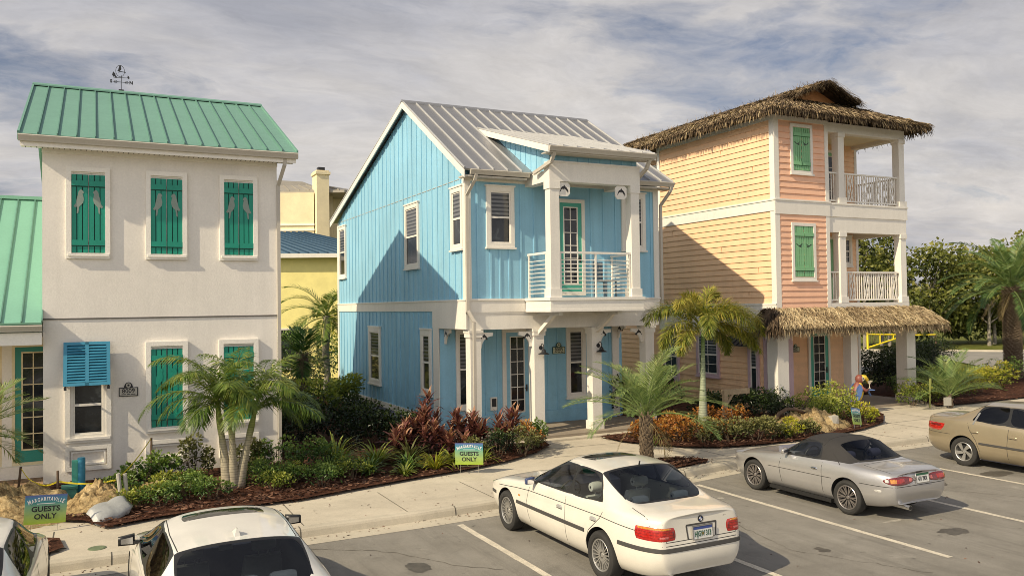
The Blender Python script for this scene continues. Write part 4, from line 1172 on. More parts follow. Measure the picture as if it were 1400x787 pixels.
    gx0, gx1, gz = a+(c-a)*k, b-(b-c)*k, ez+(rz-ez)*k
    slab([(a, y0, ez), (b, y0, ez), (gx1, yg, gz+.02), (gx0, yg, gz+.02)])           # front skirt
    mb.hexa([(a, y0, ez-.1), (gx0, yg, gz-.1), (gx0, ye, gz-.1), (a, ye, ez-.1)], [(a, y0, ez), (gx0, yg, gz), (gx0, ye, gz), (a, ye, ez)])
    mb.hexa([(b, y0, ez-.1), (gx1, yg, gz-.1), (gx1, ye, gz-.1), (b, ye, ez-.1)], [(b, y0, ez), (gx1, yg, gz), (gx1, ye, gz), (b, ye, ez)])
    mb.hexa([(gx0, yg-.85, gz-.1), (c, yg-.85, rz-.1), (c, ye, rz-.1), (gx0, ye, gz-.1)], [(gx0, yg-.85, gz), (c, yg-.85, rz), (c, ye, rz), (gx0, ye, gz)])
    mb.hexa([(gx1, yg-.85, gz-.1), (c, yg-.85, rz-.1), (c, ye, rz-.1), (gx1, ye, gz-.1)], [(gx1, yg-.85, gz), (c, yg-.85, rz), (c, ye, rz), (gx1, ye, gz)])
    roof = mb.build('roof', M['thatch_under'], h)
    mb = MB()
    thatch(mb, (a, y0, ez), (b, y0, ez), (gx1, yg, gz+.04), (gx0, yg, gz+.04), 5200, rnd, w=.016, fringe=1400, fl=.16)
    thatch(mb, (a, ye, ez), (a, y0, ez), (gx0, yg, gz), (gx0, ye, gz), 6000, rnd, w=.016, fringe=2000, fl=.15)
    thatch(mb, (b, y0, ez), (b, ye, ez), (gx1, ye, gz), (gx1, yg, gz), 500, rnd, w=.016, fringe=1000, fl=.22, tlo=0, thi=.5)
    thatch(mb, (gx0, ye, gz), (gx0, yg-.9, gz), (c, yg-.9, rz), (c, ye, rz), 4200, rnd, w=.016, fringe=300, fl=.2, thi=.75)
    thatch(mb, (gx1, yg-.9, gz), (gx1, ye, gz), (c, ye, rz), (c, yg-.9, rz), 700, rnd, fringe=100, fl=.2, thi=.6)
    for i in range(1500):            # rake fringe of the gable and ridge tufts
        t = rnd.random(); s = rnd.choice((-1, 1))
        p = Vector((c, yg-.9, rz)).lerp(Vector((gx0-.1 if s < 0 else gx1+.1, yg-.9, gz-.03)), t)+Vector((0, rnd.uniform(-.06, .45), rnd.uniform(-.14, .07)))
        d_ = Vector((s*rnd.uniform(.0, .55), -rnd.uniform(.0, .6), -.5)).normalized()*rnd.uniform(.12, .30); w_ = Vector((.012, .012, .01))
        mb.poly([p-w_, p+w_, p+d_+w_*.3, p+d_-w_*.3], 0, rnd.uniform(.0, .75))
    for i in range(420):
        y = rnd.uniform(yg-.4, ye); p = Vector((c+rnd.uniform(-.06, .06), y, rz+.0)); d_ = Vector((rnd.uniform(-.4, .4), rnd.uniform(-.5, .2), rnd.uniform(-.05, .35))).normalized()*rnd.uniform(.12, .3); w_ = Vector((.0, .014, .006))
        mb.poly([p-w_, p+w_, p+d_+w_*.3, p+d_-w_*.3], 0, rnd.uniform(.0, .8))
    mb.build('thatch', M['thatch'], roof, recalc=False, tint=True)
    mb = MB(); z0 = gz-.02
    mb.prism([Vector((gx0+.15, yg-.12, z0)), Vector((gx1-.15, yg-.12, z0)), Vector((c, yg-.12, rz-.12))], (0, 0, 0), (0, .05, 0)); mb.build('gable_panel', M['gable_orange'], h)
    # thatched porch canopy
    mb = MB(); z0, z1 = 2.95, 3.50; ya, yb_ = 18.45, Y-.03
    mb.hexa([(X-.75, ya, z0-.1), (XR+.7, ya, z0-.1), (XR+.35, yb_, z1-.1), (X-.1, yb_, z1-.1)], [(X-.75, ya, z0), (XR+.7, ya, z0), (XR+.35, yb_, z1), (X-.1, yb_, z1)])
    mb.hexa([(X-.75, ya, z0-.1), (X-.1, yb_, z1-.1), (X-.1, Y+.3, z1-.1), (X-.75, Y+.3, z0-.1)], [(X-.75, ya, z0), (X-.1, yb_, z1), (X-.1, Y+.3, z1), (X-.75, Y+.3, z0)])
    can = mb.build('porch_canopy', M['thatch_under'], h)
    mb = MB()
    thatch(mb, (X-.75, ya, z0), (XR+.7, ya, z0), (XR+.35, yb_, z1+.03), (X-.1, yb_, z1+.03), 5600, rnd, L0=.42, w=.015, fringe=2600, fl=.21, tlo=.55, thi=1.35)
    thatch(mb, (X-.75, Y+.35, z0), (X-.75, ya, z0), (X-.1, yb_, z1+.03), (X-.1, Y+.35, z1+.03), 420, rnd, L0=.45, fringe=260, fl=.26, tlo=0, thi=.35)
    thatch(mb, (XR+.7, ya, z0), (XR+.7, Y+.2, z0), (XR+.35, Y+.2, z1), (XR+.35, yb_, z1), 200, rnd, L0=.4, fringe=160, fl=.25, tlo=.2, thi=.9)
    mb.build('thatch', M['thatch'], can, recalc=False, tint=True)
peach_house()

# ------------------------------------------------------------------ buildings far behind
def far_buildings():
    h = thing('cream_building', 'tall cream stucco building with chimney rising behind the gap between cottages', 'building', (10, 56, 0))
    mb = MB()
    mb.hexa([(4, 60.5, 0), (14.6, 56, 0), (14.6, 70, 0), (4, 70, 0)], [(4, 60.5, 11.45), (14.6, 56, 11.45), (14.6, 70, 11.45), (4, 70, 11.45)]); mb.hexa([(10.95, 55.9, 0), (13.05, 54.9, 0), (13.05, 57.5, 0), (10.95, 59, 0)], [(10.95, 55.9, 11.45), (13.05, 54.9, 11.45), (13.05, 57.5, 11.45), (10.95, 59, 11.45)]); mb.box(14.6, 18.2, 57.5, 70, 0, 11.45); mb.build('wall', M['cream'], h)
    mb = MB()
    for z in (8.9, 9.25): mb.hexa([(10.93, 55.82, z), (13.05, 54.82, z), (13.05, 55.2, z), (10.93, 56.2, z)], [(10.93, 55.82, z+.12), (13.05, 54.82, z+.12), (13.05, 55.2, z+.12), (10.93, 56.2, z+.12)])
    mb.build('string_course', M['stucco_trim'], h)
    mb = MB()
    def hip(x0, x1, y0, y1, z0, z1, ins):
        mb.hexa([(x0, y0, z0), (x1, y0, z0), (x1, y1, z0), (x0, y1, z0)], [(x0+ins, y0+ins, z1), (x1-ins, y0+ins, z1), (x1-ins, y1-ins, z1), (x0+ins, y1-ins, z1)])
    lo = [(3.0, 60.4), (14.9, 54.1), (19, 56.6), (19, 72), (3, 72)]
    mb.prism([Vector((a, b, 11.45)) for a, b in lo], (0, 0, 0), (0, 0, .16))
    hi = [(5.0, 61.2), (14.2, 56.6), (17, 58.4), (17, 70), (5, 70)]
    for i in range(5): mb.poly([(*lo[i], 11.612), (*lo[(i+1) % 5], 11.612), (*hi[(i+1) % 5], 12.25), (*hi[i], 12.25)])
    mb.poly([(*p, 12.25) for p in hi])
    hip(7, 16.0, 60.5, 69, 12.25, 13.3, 2.0)
    for k in range(20):
        t = (k+.5)/20; p = Vector((*lo[0], 11.64)).lerp(Vector((*lo[1], 11.64)), t); q = Vector((*hi[0], 12.27)).lerp(Vector((*hi[1], 12.27)), t); mb.beam(p, q, .05, .06)
    mb.build('roof', M['tan_roof'], h)
    mb = MB(); mb.box(13.12, 13.95, 54.4, 55.6, 0, 12.9); mb.box(13.04, 14.03, 54.3, 55.7, 12.62, 12.8); mb.box(13.32, 13.75, 54.7, 55.2, 12.9, 13.15, 1)
    mb.build('chimney', [M['cream'], M['dark']], h)
    h = thing('yellow_building', 'single storey yellow building with blue metal roof behind the gap between cottages', 'building', (8, 43, 0))
    mb = MB(); mb.hexa([(1, 47.6, 0), (13.5, 42.9, 0), (13.5, 52, 0), (1, 52, 0)], [(1, 47.6, 6.5), (13.5, 42.9, 6.5), (13.5, 52, 6.5), (1, 52, 6.5)]); mb.build('wall', M['yellow_wall'], h)
    mb = MB(); e0, e1 = (.2, 42.4), (14.2, 42.4)
    seam_roof(mb, (.2, 47.35, 6.66), (14.3, 42.05, 6.62), (10.6, 47.0, 8.05), (1.5, 50.4, 8.05), sp=.5, seam=.07, sw=.07)
    mb.hexa([(14.3, 42.05, 6.57), (14.3, 52, 6.57), (10.6, 50, 8.0), (10.6, 47.0, 8.0)], [(14.3, 42.05, 6.62), (14.3, 52, 6.62), (10.6, 50, 8.05), (10.6, 47.0, 8.05)])
    mb.build('roof', [M['blue_roof'], M['blue_roof_seam']], h)
    mb = MB(); mb.hexa([(.2, 47.3, 6.4), (14.2, 42.04, 6.4), (14.25, 42.2, 6.4), (.25, 47.5, 6.4)], [(.2, 47.3, 6.62), (14.2, 42.04, 6.62), (14.25, 42.2, 6.62), (.25, 47.5, 6.62)]); mb.build('fascia', M['trim'], h)
    mb = MB(); e = Vector((12.5, -4.7, 0)).normalized(); n = Vector((-.352, -.936, 0)); o_ = Vector((8.6, 44.74, 0))
    for u0, u1, z0, z1, m_ in ((0, .12, .5, 2.7, 0), (1.2, 1.32, .5, 2.7, 0), (.12, 1.2, .5, .6, 0), (.12, 1.2, 2.6, 2.7, 0), (.12, 1.2, .6, 2.6, 1)):
        d_ = .08 if m_ == 0 else .04
        mb.hexa([o_+e*u0+Vector((0, 0, z0)), o_+e*u1+Vector((0, 0, z0)), o_+e*u1+n*d_+Vector((0, 0, z0)), o_+e*u0+n*d_+Vector((0, 0, z0))], [o_+e*u0+Vector((0, 0, z1)), o_+e*u1+Vector((0, 0, z1)), o_+e*u1+n*d_+Vector((0, 0, z1)), o_+e*u0+n*d_+Vector((0, 0, z1))], m_)
    mb.build('window', [M['trim'], M['pane']], h)
    return
far_buildings()
# ------------------------------------------------------------------ cars
def car_glass(name, tint, refl=.9):
    m, nt, p, N, L = nodes_of(name)
    nt.nodes.remove(p); out = nt.nodes['Material Output']
    tr = N('ShaderNodeBsdfTransparent'); tr.inputs[0].default_value = (*tint, 1)
    gl = N('ShaderNodeBsdfGlossy'); gl.inputs['Roughness'].default_value = .02; gl.inputs[0].default_value = (refl, refl, refl, 1)
    fr = N('ShaderNodeFresnel'); fr.inputs[0].default_value = 1.55
    mx = N('ShaderNodeMixShader'); L(fr.outputs[0], mx.inputs[0]); L(tr.outputs[0], mx.inputs[1]); L(gl.outputs[0], mx.inputs[2]); L(mx.outputs[0], out.inputs['Surface'])
    return m
M['glass'] = car_glass('car_glass', (.80, .84, .82))
M['glass_dark'] = car_glass('car_glass_tinted', (.07, .075, .075))
M['black_glass'] = mat('black_glass', (.012, .014, .015), .04, local=True)
M['vinyl_window'] = car_glass('vinyl_window', (.90, .90, .94), .5)
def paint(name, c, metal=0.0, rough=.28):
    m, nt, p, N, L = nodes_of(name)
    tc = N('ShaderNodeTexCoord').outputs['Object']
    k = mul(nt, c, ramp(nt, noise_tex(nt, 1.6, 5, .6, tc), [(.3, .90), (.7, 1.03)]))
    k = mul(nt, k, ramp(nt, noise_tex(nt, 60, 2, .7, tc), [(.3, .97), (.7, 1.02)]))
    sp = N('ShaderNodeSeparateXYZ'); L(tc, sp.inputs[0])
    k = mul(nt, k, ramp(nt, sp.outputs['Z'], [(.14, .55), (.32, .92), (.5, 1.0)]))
    bk = N('ShaderNodeNewGeometry').outputs['Backfacing']
    mx = N('ShaderNodeMix'); mx.data_type = 'RGBA'; L(bk, mx.inputs[0]); L(k, mx.inputs[6]); mx.inputs[7].default_value = (.34, .34, .325, 1)
    L(mx.outputs[2], p.inputs['Base Color'])
    p.inputs['Metallic'].default_value = metal; p.inputs['Roughness'].default_value = rough
    p.inputs['Coat Weight'].default_value = .8; p.inputs['Coat Roughness'].default_value = .05
    return m
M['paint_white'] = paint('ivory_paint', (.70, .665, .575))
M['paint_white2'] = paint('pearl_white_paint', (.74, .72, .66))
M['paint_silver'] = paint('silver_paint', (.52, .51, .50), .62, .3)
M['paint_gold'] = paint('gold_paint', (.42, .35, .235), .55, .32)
M['rubber'] = mat('tyre_rubber', (.028, .027, .025), .85, var=.3, vscale=5)
M['black_trim'] = mat('black_trim', (.018, .018, .018), .4)
M['moulding'] = mat('grey_moulding', (.06, .057, .052), .55)
M['alloy'] = mat('alloy', (.48, .47, .44), .35, metal=.7, var=.1)
M['alloy_dark'] = mat('bronze_alloy', (.36, .33, .31), .3, metal=.75, var=.1)
M['wheel_dark'] = mat('wheel_black', (.015, .015, .015), .8)  # near-black for wheel arches, rim backs and exhaust bore
M['seam'] = mat('panel_gap', (.035, .033, .03), .8)
M['seat_tan'] = mat('seat_grey_leather', (.60, .61, .58), .6)
M['shelf'] = mat('parcel_shelf', (.72, .72, .69), .8)
M['seat_dark'] = mat('seat_dark', (.17, .17, .21), .7)
M['fabric'] = mat('soft_top_cloth', (.030, .028, .027), .85, var=.2, fine=.2, fscale=90, bump=.15, bscale=300)
M['mirror_blue'] = mat('mirror_shell', (.05, .07, .16), .25, local=True)
M['chrome'] = mat('chrome', (.7, .7, .7), .12, metal=1.0)
def lens(name, c, rough=.12):
    m, nt, p, N, L = nodes_of(name)
    tc = N('ShaderNodeTexCoord').outputs['Object']
    L(mul(nt, c, ramp(nt, noise_tex(nt, 40, 2, .5, tc), [(.3, .65), (.7, 1.2)])), p.inputs['Base Color'])
    p.inputs['Roughness'].default_value = rough; p.inputs['Coat Weight'].default_value = 1.0; p.inputs['Coat Roughness'].default_value = .03
    return m
M['lens_red'] = lens('red_lens', (.42, .018, .012)); M['lens_amber'] = lens('amber_lens', (.55, .22, .03)); M['lens_clear'] = lens('clear_lens', (.55, .54, .50))
M['lens_dark'] = lens('dark_red_lens', (.16, .012, .012)); M['lens_pink'] = lens('reverse_lens', (.52, .12, .10))
M['plate'] = mat('plate_white', (.66, .66, .62), .5); M['plate_blue'] = mat('plate_blue', (.04, .07, .25), .5); M['orange'] = mat('plate_orange', (.75, .3, .03), .5); M['plate_green'] = mat('plate_green_ink', (.02, .10, .05), .5)

def interp(keys, x):
    ks = sorted(keys)
    if x <= ks[0][0]: return ks[0][1]
    for (a, b), (c, d) in zip(ks, ks[1:]):
        if a <= x <= c: return b+(d-b)*(x-a)/(c-a)
    return ks[-1][1]

class Car:
    def __init__(s, name, label, loc, rz, S, group=None):
        s.S = S
        s.o = thing(name, label, 'car', loc, rz, group)
        s.body()
    def body(s):
        S = s.S; rows = []
        for st in S['stations']:
            x = st['x']; W = interp(S['W'], x); zs = interp(S['zs'], x); zb = interp(S['zb'], x); zt = interp(S['zt'], x)
            P = [(x, 0, zb), (x, W-.13, zb), (x, W-.035, zb+.10), (x, W, .52), (x, W-.012, .70), (x, W-.045, zs)]
            hd = S.get('crown', .015)
            P += [(x, W-.13, zs+(zt-zs)*.45), (x, W*.66, zt-.012), (x, W*.36, zt), (x, 0, zt+hd)]
            if st.get('end'):
                e = st['end']
                P = [(x+dx, y*e.get('sc', 1), z) for (x, y, z), dx in zip(P, e['dx'])]
            for k, v in st.get('pts', {}).items(): P[k] = v
            rows.append(P)
        bm = bmesh.new(); V = []
        vc = bm.verts.layers.float.new('crease_vert'); cr = bm.edges.layers.float.new('crease_edge')
        for P in rows:
            r = []
            for k, (x, y, z) in enumerate(P):
                if k in (0, 9): v = bm.verts.new((x, 0, z)); r.append((v, v))
                else: r.append((bm.verts.new((x, y, z)), bm.verts.new((x, -y, z))))
            V.append(r)
        groups = {}
        names = {st['n']: i for i, st in enumerate(S['stations']) if 'n' in st}
        want = {}
        for gname, (a, b, r0, r1, mi) in S['panes'].items():
            for i in range(names[a], names[b]):
                for k in range(r0, r1): want[i, k] = (gname, mi)
        fab = {}
        for (a, b, r0, r1) in S.get('fabric', []):
            for i in range(names[a], names[b]):
                for k in range(r0, r1): fab[i, k] = 1
        for i in range(len(V)-1):
            for k in range(9):
                for side in (0, 1):
                    q = [V[i][k][side], V[i+1][k][side], V[i+1][k+1][side], V[i][k+1][side]]
                    f = bm.faces.new(q)
                    if (i, k) in fab: f.material_index = 3
                    if (i, k) in want:
                        gname, mi = want[i, k]
                        key = gname if r_centre(k, want, i) else gname+('L' if side == 0 else 'R')
                        groups.setdefault(key, []).append(f); f.material_index = 1
        for r in (V[0], V[-1]):
            bm.faces.new([r[0][0], r[1][0], r[2][0], r[2][1], r[1][1]])
            for k in range(2, 7): bm.faces.new([r[k][0], r[k+1][0], r[k+1][1], r[k][1]])
            bm.faces.new([r[7][0], r[8][0], r[9][0], r[8][1], r[7][1]])
        bmesh.ops.recalc_face_normals(bm, faces=bm.faces)
        gi = 4; s.gmap = {}
        for key in list(groups):
            fs = groups[key]; th = S.get('inset', .035)
            res = bmesh.ops.inset_region(bm, faces=fs, thickness=th, use_even_offset=True)
            rm = S.get('ring', {}).get(key.rstrip('LR'), 2)
            for f in res['faces']: f.material_index = rm
            for f in fs: f.material_index = gi
            s.gmap[key] = gi; gi += 1
        for v in bm.verts:
            for gm in {f.material_index for f in v.link_faces if f.material_index >= 4}:
                if sum(1 for f in v.link_faces if f.material_index == gm) == 1: v[vc] = .75
        for e in bm.edges:
            if len(e.link_faces) == 2:
                a, b = (f.material_index for f in e.link_faces)
                if a != b: e[cr] = .6 if max(a, b) < 4 else .8
        cs = S.get('creases', {})
        for k, val in cs.items():
            for i in range(len(V)-1):
                for side in (0, 1):
                    e = bm.edges.get((V[i][k][side], V[i+1][k][side]))
                    if e: e[cr] = max(e[cr], val)
        me = bpy.data.meshes.new('body'); bm.to_mesh(me); bm.free()
        mats = [S['paint'], M['wheel_dark'], M['black_trim'], M['fabric']]
        dummies = {}
        for key, mi in s.gmap.items():
            dummies[key] = bpy.data.materials.new('pane_slot'); mats.append(dummies[key])
        for m in mats: me.materials.append(m)
        me.polygons.foreach_set('use_smooth', [True]*len(me.polygons))
        ob = bpy.data.objects.new('body', me); col.objects.link(ob)
        sub = ob.modifiers.new('sub', 'SUBSURF'); sub.levels = 3; sub.render_levels = 3; sub.boundary_smooth = 'PRESERVE_CORNERS'
        cut = []
        for x in S['axles']:
            for sgn in (1, -1):
                mb = MB(); r = S['arch']
                pr = [(0, .42)]+[(r, .42), (r, 1.2), (0, 1.2)]
                mb.lathe([(0.001, sgn*.46), (r, sgn*.46), (r, sgn*1.15), (0.001, sgn*1.15)], (x, 0, S['wr']+.015), 'y', 40)
                c = mb.build('cutter', M['wheel_dark'], None)
                bmm = bmesh.new(); bmm.from_mesh(c.data); bmesh.ops.remove_doubles(bmm, verts=bmm.verts, dist=.003); bmesh.ops.recalc_face_normals(bmm, faces=bmm.faces); bmm.to_mesh(c.data); bmm.free()
                b = ob.modifiers.new('arch', 'BOOLEAN'); b.operation = 'DIFFERENCE'; b.object = c; b.solver = 'EXACT'
                try: b.material_mode = 'TRANSFER'
                except Exception: pass
                cut.append(c)
        dg = bpy.context.evaluated_depsgraph_get(); dg.update()
        ev = ob.evaluated_get(dg)
        full = bpy.data.meshes.new_from_object(ev, depsgraph=dg)
        ob.modifiers.clear()
        for c in cut: bpy.data.objects.remove(c)
        s.bvh = None
        bm = bmesh.new(); bm.from_mesh(full); s.bvh = BVHTree.FromBMesh(bm)
        nm = {'front': 'side_window', 'rear': 'side_window', 'quarter': 'quarter_window', 'wind': 'windshield', 'back': 'rear_window', 'roof': 'sunroof'}
        slot = {m: i for i, m in enumerate(full.materials)}
        for key in s.gmap:
            mi = slot[dummies[key]]
            b2 = bm.copy()
            bmesh.ops.delete(b2, geom=[f for f in b2.faces if f.material_index != mi], context='FACES')
            if len(b2.faces):
                g = bpy.data.meshes.new('pane'); 
                for f in b2.faces: f.material_index = 0
                b2.to_mesh(g)
                base = key.rstrip('LR')
                g.materials.append(S.get('glassmap', {}).get(base, M['glass']))
                w = bpy.data.objects.new(nm.get(base, 'window'), g); col.objects.link(w); w.parent = s.o
            b2.free()
        dead = {slot[d] for d in dummies.values()}
        bmesh.ops.delete(bm, geom=[f for f in bm.faces if f.material_index in dead], context='FACES')
        out = bpy.data.meshes.new('body'); bm.to_mesh(out); bm.free()
        for m in full.materials: out.materials.append(S['paint'] if m in dummies.values() else m)
        for d in dummies.values(): bpy.data.materials.remove(d)
        out.set_sharp_from_angle(angle=R(38))
        ob.data = out; ob.parent = s.o; s.ob = ob
    # ---- details thrown onto the body surface
    def hit(s, p, d):
        d = Vector(d).normalized(); p = Vector(p)
        loc, n, i, dist = s.bvh.ray_cast(p-d*1.5, d)
        return (loc, n) if loc is not None else (None, None)
    def patch(s, mb, c00, c10, c11, c01, d, nx=8, ny=6, off=.006, m=0, rnd=0.0):
        c00, c10, c11, c01 = map(Vector, (c00, c10, c11, c01)); idx = {}
        for j in range(ny+1):
            for i in range(nx+1):
                u, v = i/nx*2-1, j/ny*2-1
                if rnd:
                    uu = u*math.sqrt(1-rnd*v*v/2); vv = v*math.sqrt(1-rnd*u*u/2); u, v = uu, vv
                u, v = (u+1)/2, (v+1)/2
                p = c00.lerp(c10, u).lerp(c01.lerp(c11, u), v)
                loc, n = s.hit(p, d)
                if loc is None: loc = p; n = -Vector(d).normalized()
                if n.dot(Vector(d)) > 0: n = -n
                edge = i in (0, nx) or j in (0, ny)
                idx[i, j] = len(mb.v); mb.v.append(tuple(loc+n*(off if not edge else .0005)))
        for j in range(ny):
            for i in range(nx):
                mb.f.append((idx[i, j], idx[i+1, j], idx[i+1, j+1], idx[i, j+1])); mb.m.append(m); mb.t.append(.5)
    def strip(s, mb, pts, d, w=.008, off=.0015, m=0, step=.06):
        P = []
        pts = [Vector(p) for p in pts]
        for a, b in zip(pts, pts[1:]):
            n = max(1, int((b-a).length/step))
            for i in range(n): P.append(a.lerp(b, i/n))
        P.append(pts[-1]); Q = []
        for p in P:
            loc, n = s.hit(p, d)
            if loc is None: continue
            if n.dot(Vector(d)) > 0: n = -n
            Q.append((loc, n))
        base = len(mb.v)
        for i, (l, n) in enumerate(Q):
            t = (Q[min(i+1, len(Q)-1)][0]-Q[max(i-1, 0)][0])
            if t.length < 1e-6: t = Vector((1, 0, 0))
            sd = n.cross(t.normalized()).normalized()*w/2
            mb.v += [tuple(l+n*.0005-sd*1.15), tuple(l+n*off-sd*.8), tuple(l+n*off+sd*.8), tuple(l+n*.0005+sd*1.15)]
        for i in range(len(Q)-1):
            for k in range(3):
                mb.f.append((base+i*4+k, base+i*4+k+1, base+i*4+5+k, base+i*4+4+k)); mb.m.append(m); mb.t.append(.5)
    def part(s, name, mb, mats, parent=None, smooth=True, sharp=35):
        return mb.build(name, mats, parent or s.o, smooth=smooth, local=True, sharp=sharp, recalc=False)
    def seams(s, sides, tops=()):
        for sg in (1, -1):
            for pts in sides:
                mb = MB(); s.strip(mb, [(x, sg*1.0, z) for x, z in pts], (0, -sg, 0), .009); s.part('panel_gap', mb, M['seam'])
            for pts in tops:
                mb = MB(); s.strip(mb, [(x, sg*y, 1.7) for x, y in pts], (0, 0, -1), .009); s.part('panel_gap', mb, M['seam'])
    def wheels(s, style, w=.215, track=None, rim=.218):
        S = s.S; r = S['wr']; track = track or S['track']
        for x in S['axles']:
            for sg in (1, -1):
                y = sg*(track/2)
                wh = bpy.data.objects.new('wheel', None); wh.empty_display_size = .1; wh.location = (x, y, r); col.objects.link(wh); wh.parent = s.o
                mb = MB(); h = w/2
                prof = [(rim-.005, -h*.75), (rim+.02, -h*.96), (r-.045, -h), (r-.012, -h*.88), (r, -h*.7), (r+.001, 0), (r, h*.7), (r-.012, h*.88), (r-.045, h), (rim+.02, h*.96), (rim-.005, h*.75)]
                mb.lathe(prof, (0, 0, 0), 'y', 40)
                for k in range(40):           # tread grooves as shallow dark ribs
                    a = 2*math.pi*k/40
                t_ = mb.build('tyre', M['rubber'], wh, smooth=True, sharp=30, local=True)
                mb = MB(); o_ = sg*h
                mb.lathe([(rim+.004, o_*.78), (rim-.008, o_*.86), (rim-.02, o_*.80), (rim-.028, o_*.3), (rim-.03, -o_*.7)], (0, 0, 0), 'y', 40)
                mb.lathe([(0.001, o_*.12), (rim-.02, o_*.10)], (0, 0, 0), 'y', 24, 1)
                mb.lathe([(0.001, o_*.62), (.03, o_*.62), (.036, o_*.55), (.04, o_*.2)], (0, 0, 0), 'y', 16)
                def spoke(a0, a1, r0, r1, wd, d0, d1):
                    p = Vector((math.cos(a0)*r0, o_*d0, math.sin(a0)*r0)); q = Vector((math.cos(a1)*r1, o_*d1, math.sin(a1)*r1))
                    mb.beam(p, q, wd, .018, up=(0, 1, 0))
                n = style[0]
                if style[1] == 'mesh':
                    for k in range(n):
                        a = 2*math.pi*k/n; da = 2*math.pi/n
                        spoke(a, a+da*.5, .045, rim-.05, .010, .58, .62); spoke(a, a-da*.5, .045, rim-.05, .010, .58, .62)
                        spoke(a+da*.5, a+da*.5, rim-.06, rim-.015, .012, .62, .66)
                    mb.lathe([(.075, o_*.5), (.078, o_*.62), (.07, o_*.62)], (0, 0, 0), 'y', 24)
                elif style[1] == 'twin':
                    for k in range(n):
                        a = 2*math.pi*k/n; da = 2*math.pi/n
                        spoke(a, a+da*.2, .05, rim-.015, .016, .5, .66); spoke(a, a-da*.2, .05, rim-.015, .016, .5, .66)
                else:
                    for k in range(n):
                        a = 2*math.pi*k/n
                        for e in (-.05, .05, .0): spoke(a+e*1.2, a+.42*sg+e*2.6, .04, rim-.012, .042, .5, .68)
                mb.build('rim', [M[style[2]], M['wheel_dark']], wh, smooth=True, sharp=30, local=True)
    def mirror(s, x, y, z, m, sc=1.0, cap=None):
        for sg in (1, -1):
            bm = bmesh.new(); bmesh.ops.create_cube(bm, size=1)
            for v in bm.verts:
                v.co = Vector((v.co.x*.10*(.6 if v.co.y*1 > 0 else 1), v.co.y*.19, v.co.z*.125*(.8 if v.co.y > 0 else 1)))*sc
                v.co.x -= .02*(1 if v.co.y > 0 else -1)
            bmesh.ops.subdivide_edges(bm, edges=bm.edges, cuts=2, use_grid_fill=True)
            for _ in range(2): bmesh.ops.smooth_vert(bm, verts=bm.verts, factor=.5)
            for v in bm.verts: v.co = Vector((x+v.co.x, sg*(y+.10*sc+v.co.y), z+v.co.z+.03))
            if sg < 0: bmesh.ops.reverse_faces(bm, faces=bm.faces)
            me = bpy.data.meshes.new('mirror'); bm.to_mesh(me); bm.free(); me.materials.append(m)
            me.polygons.foreach_set('use_smooth', [True]*len(me.polygons))
            o = bpy.data.objects.new('mirror', me); col.objects.link(o); o.parent = s.o
            mb = MB(); mb.beam((x, sg*(y-.06), z-.01), (x, sg*(y+.06), z+.01), .07, .035); s.part('mirror_arm', mb, M['black_trim'], o)
            mb = MB(); b = x-.052*sc
            ga = [(b, sg*(y+.03*sc), z-.01), (b, sg*(y+.165*sc), z-.0), (b, sg*(y+.165*sc), z+.06*sc), (b, sg*(y+.03*sc), z+.075*sc)]
            mb.poly(ga); s.part('mirror_glass', mb, M['chrome'], o, smooth=False)
    def handles(s, pts, m, w=.17):
        for x, z in pts:
            for sg in (1, -1):
                mb = MB(); s.patch(mb, (x-w/2, sg, z-.028), (x+w/2, sg, z-.028), (x+w/2, sg, z+.028), (x-w/2, sg, z+.028), (0, -sg, 0), 8, 5, .016, 0, .8)
                o = s.part('door_handle', mb, m)
                mb = MB(); s.strip(mb, [(x-w*.45, sg, z-.03), (x+w*.45, sg, z-.03)], (0, -sg, 0), .007, .003); s.part('handle_gap', mb, M['seam'], o)
    def seat(s, x, y, m, z=.28, head=True, back=.66, lean=-.14, w=.25):
        mb = MB()
        def soft(b, t, n):
            bm = bmesh.new()
        mb.hexa([(x-.22, y-w, z), (x+.28, y-w, z), (x+.28, y+w, z), (x-.22, y+w, z)], [(x-.2, y-w+.03, z+.2), (x+.27, y-w+.03, z+.22), (x+.27, y+w-.03, z+.22), (x-.2, y+w-.03, z+.2)])
        mb.hexa([(x-.26, y-w, z+.1), (x-.10, y-w, z+.12), (x-.10, y+w, z+.12), (x-.26, y+w, z+.1)], [(x-.26+lean, y-w+.06, z+back), (x-.16+lean, y-w+.06, z+back), (x-.16+lean, y+w-.06, z+back), (x-.26+lean, y+w-.06, z+back)])
        if head:
            c = (x-.22+lean*1.15, y, z+back+.13)
            mb.lathe([(.02, -.13), (.06, -.125), (.075, -.08), (.075, .08), (.06, .125), (.02, .13)], c, 'y', 14)
            mb.tube([(c[0], y-.05, z+back-.02), (c[0], y-.05, c[2])], .008, 5); mb.tube([(c[0], y+.05, z+back-.02), (c[0], y+.05, c[2])], .008, 5)
        s.part('seat', mb, m)
    def floorpan(s, x0, x1, w, z, dashx, m=None):
        mb = MB(); mb.box(x0, x1, -w, w, z-.1, z)
        mb.hexa([(dashx-.02, -w, z), (dashx+.35, -w, z), (dashx+.35, w, z), (dashx-.02, w, z)], [(dashx-.05, -w, .86), (dashx+.35, -w, .93), (dashx+.35, w, .93), (dashx-.05, w, .86)])
        s.part('dashboard', mb, m or M['seat_dark'], smooth=False)
        mb = MB(); c = Vector((dashx-.22, .36, .82))
        pts = [c+Vector((-.05*math.sin(a), .18*math.cos(a), .17*math.sin(a))) for a in [k*2*math.pi/20 for k in range(21)]]
        mb.tube(pts, .014, 6); mb.tube([c, c+Vector((.25, 0, -.08))], .025, 6); mb.tube([pts[0], pts[10]], .014, 6)
        s.part('steering_wheel', mb, M['black_trim'])
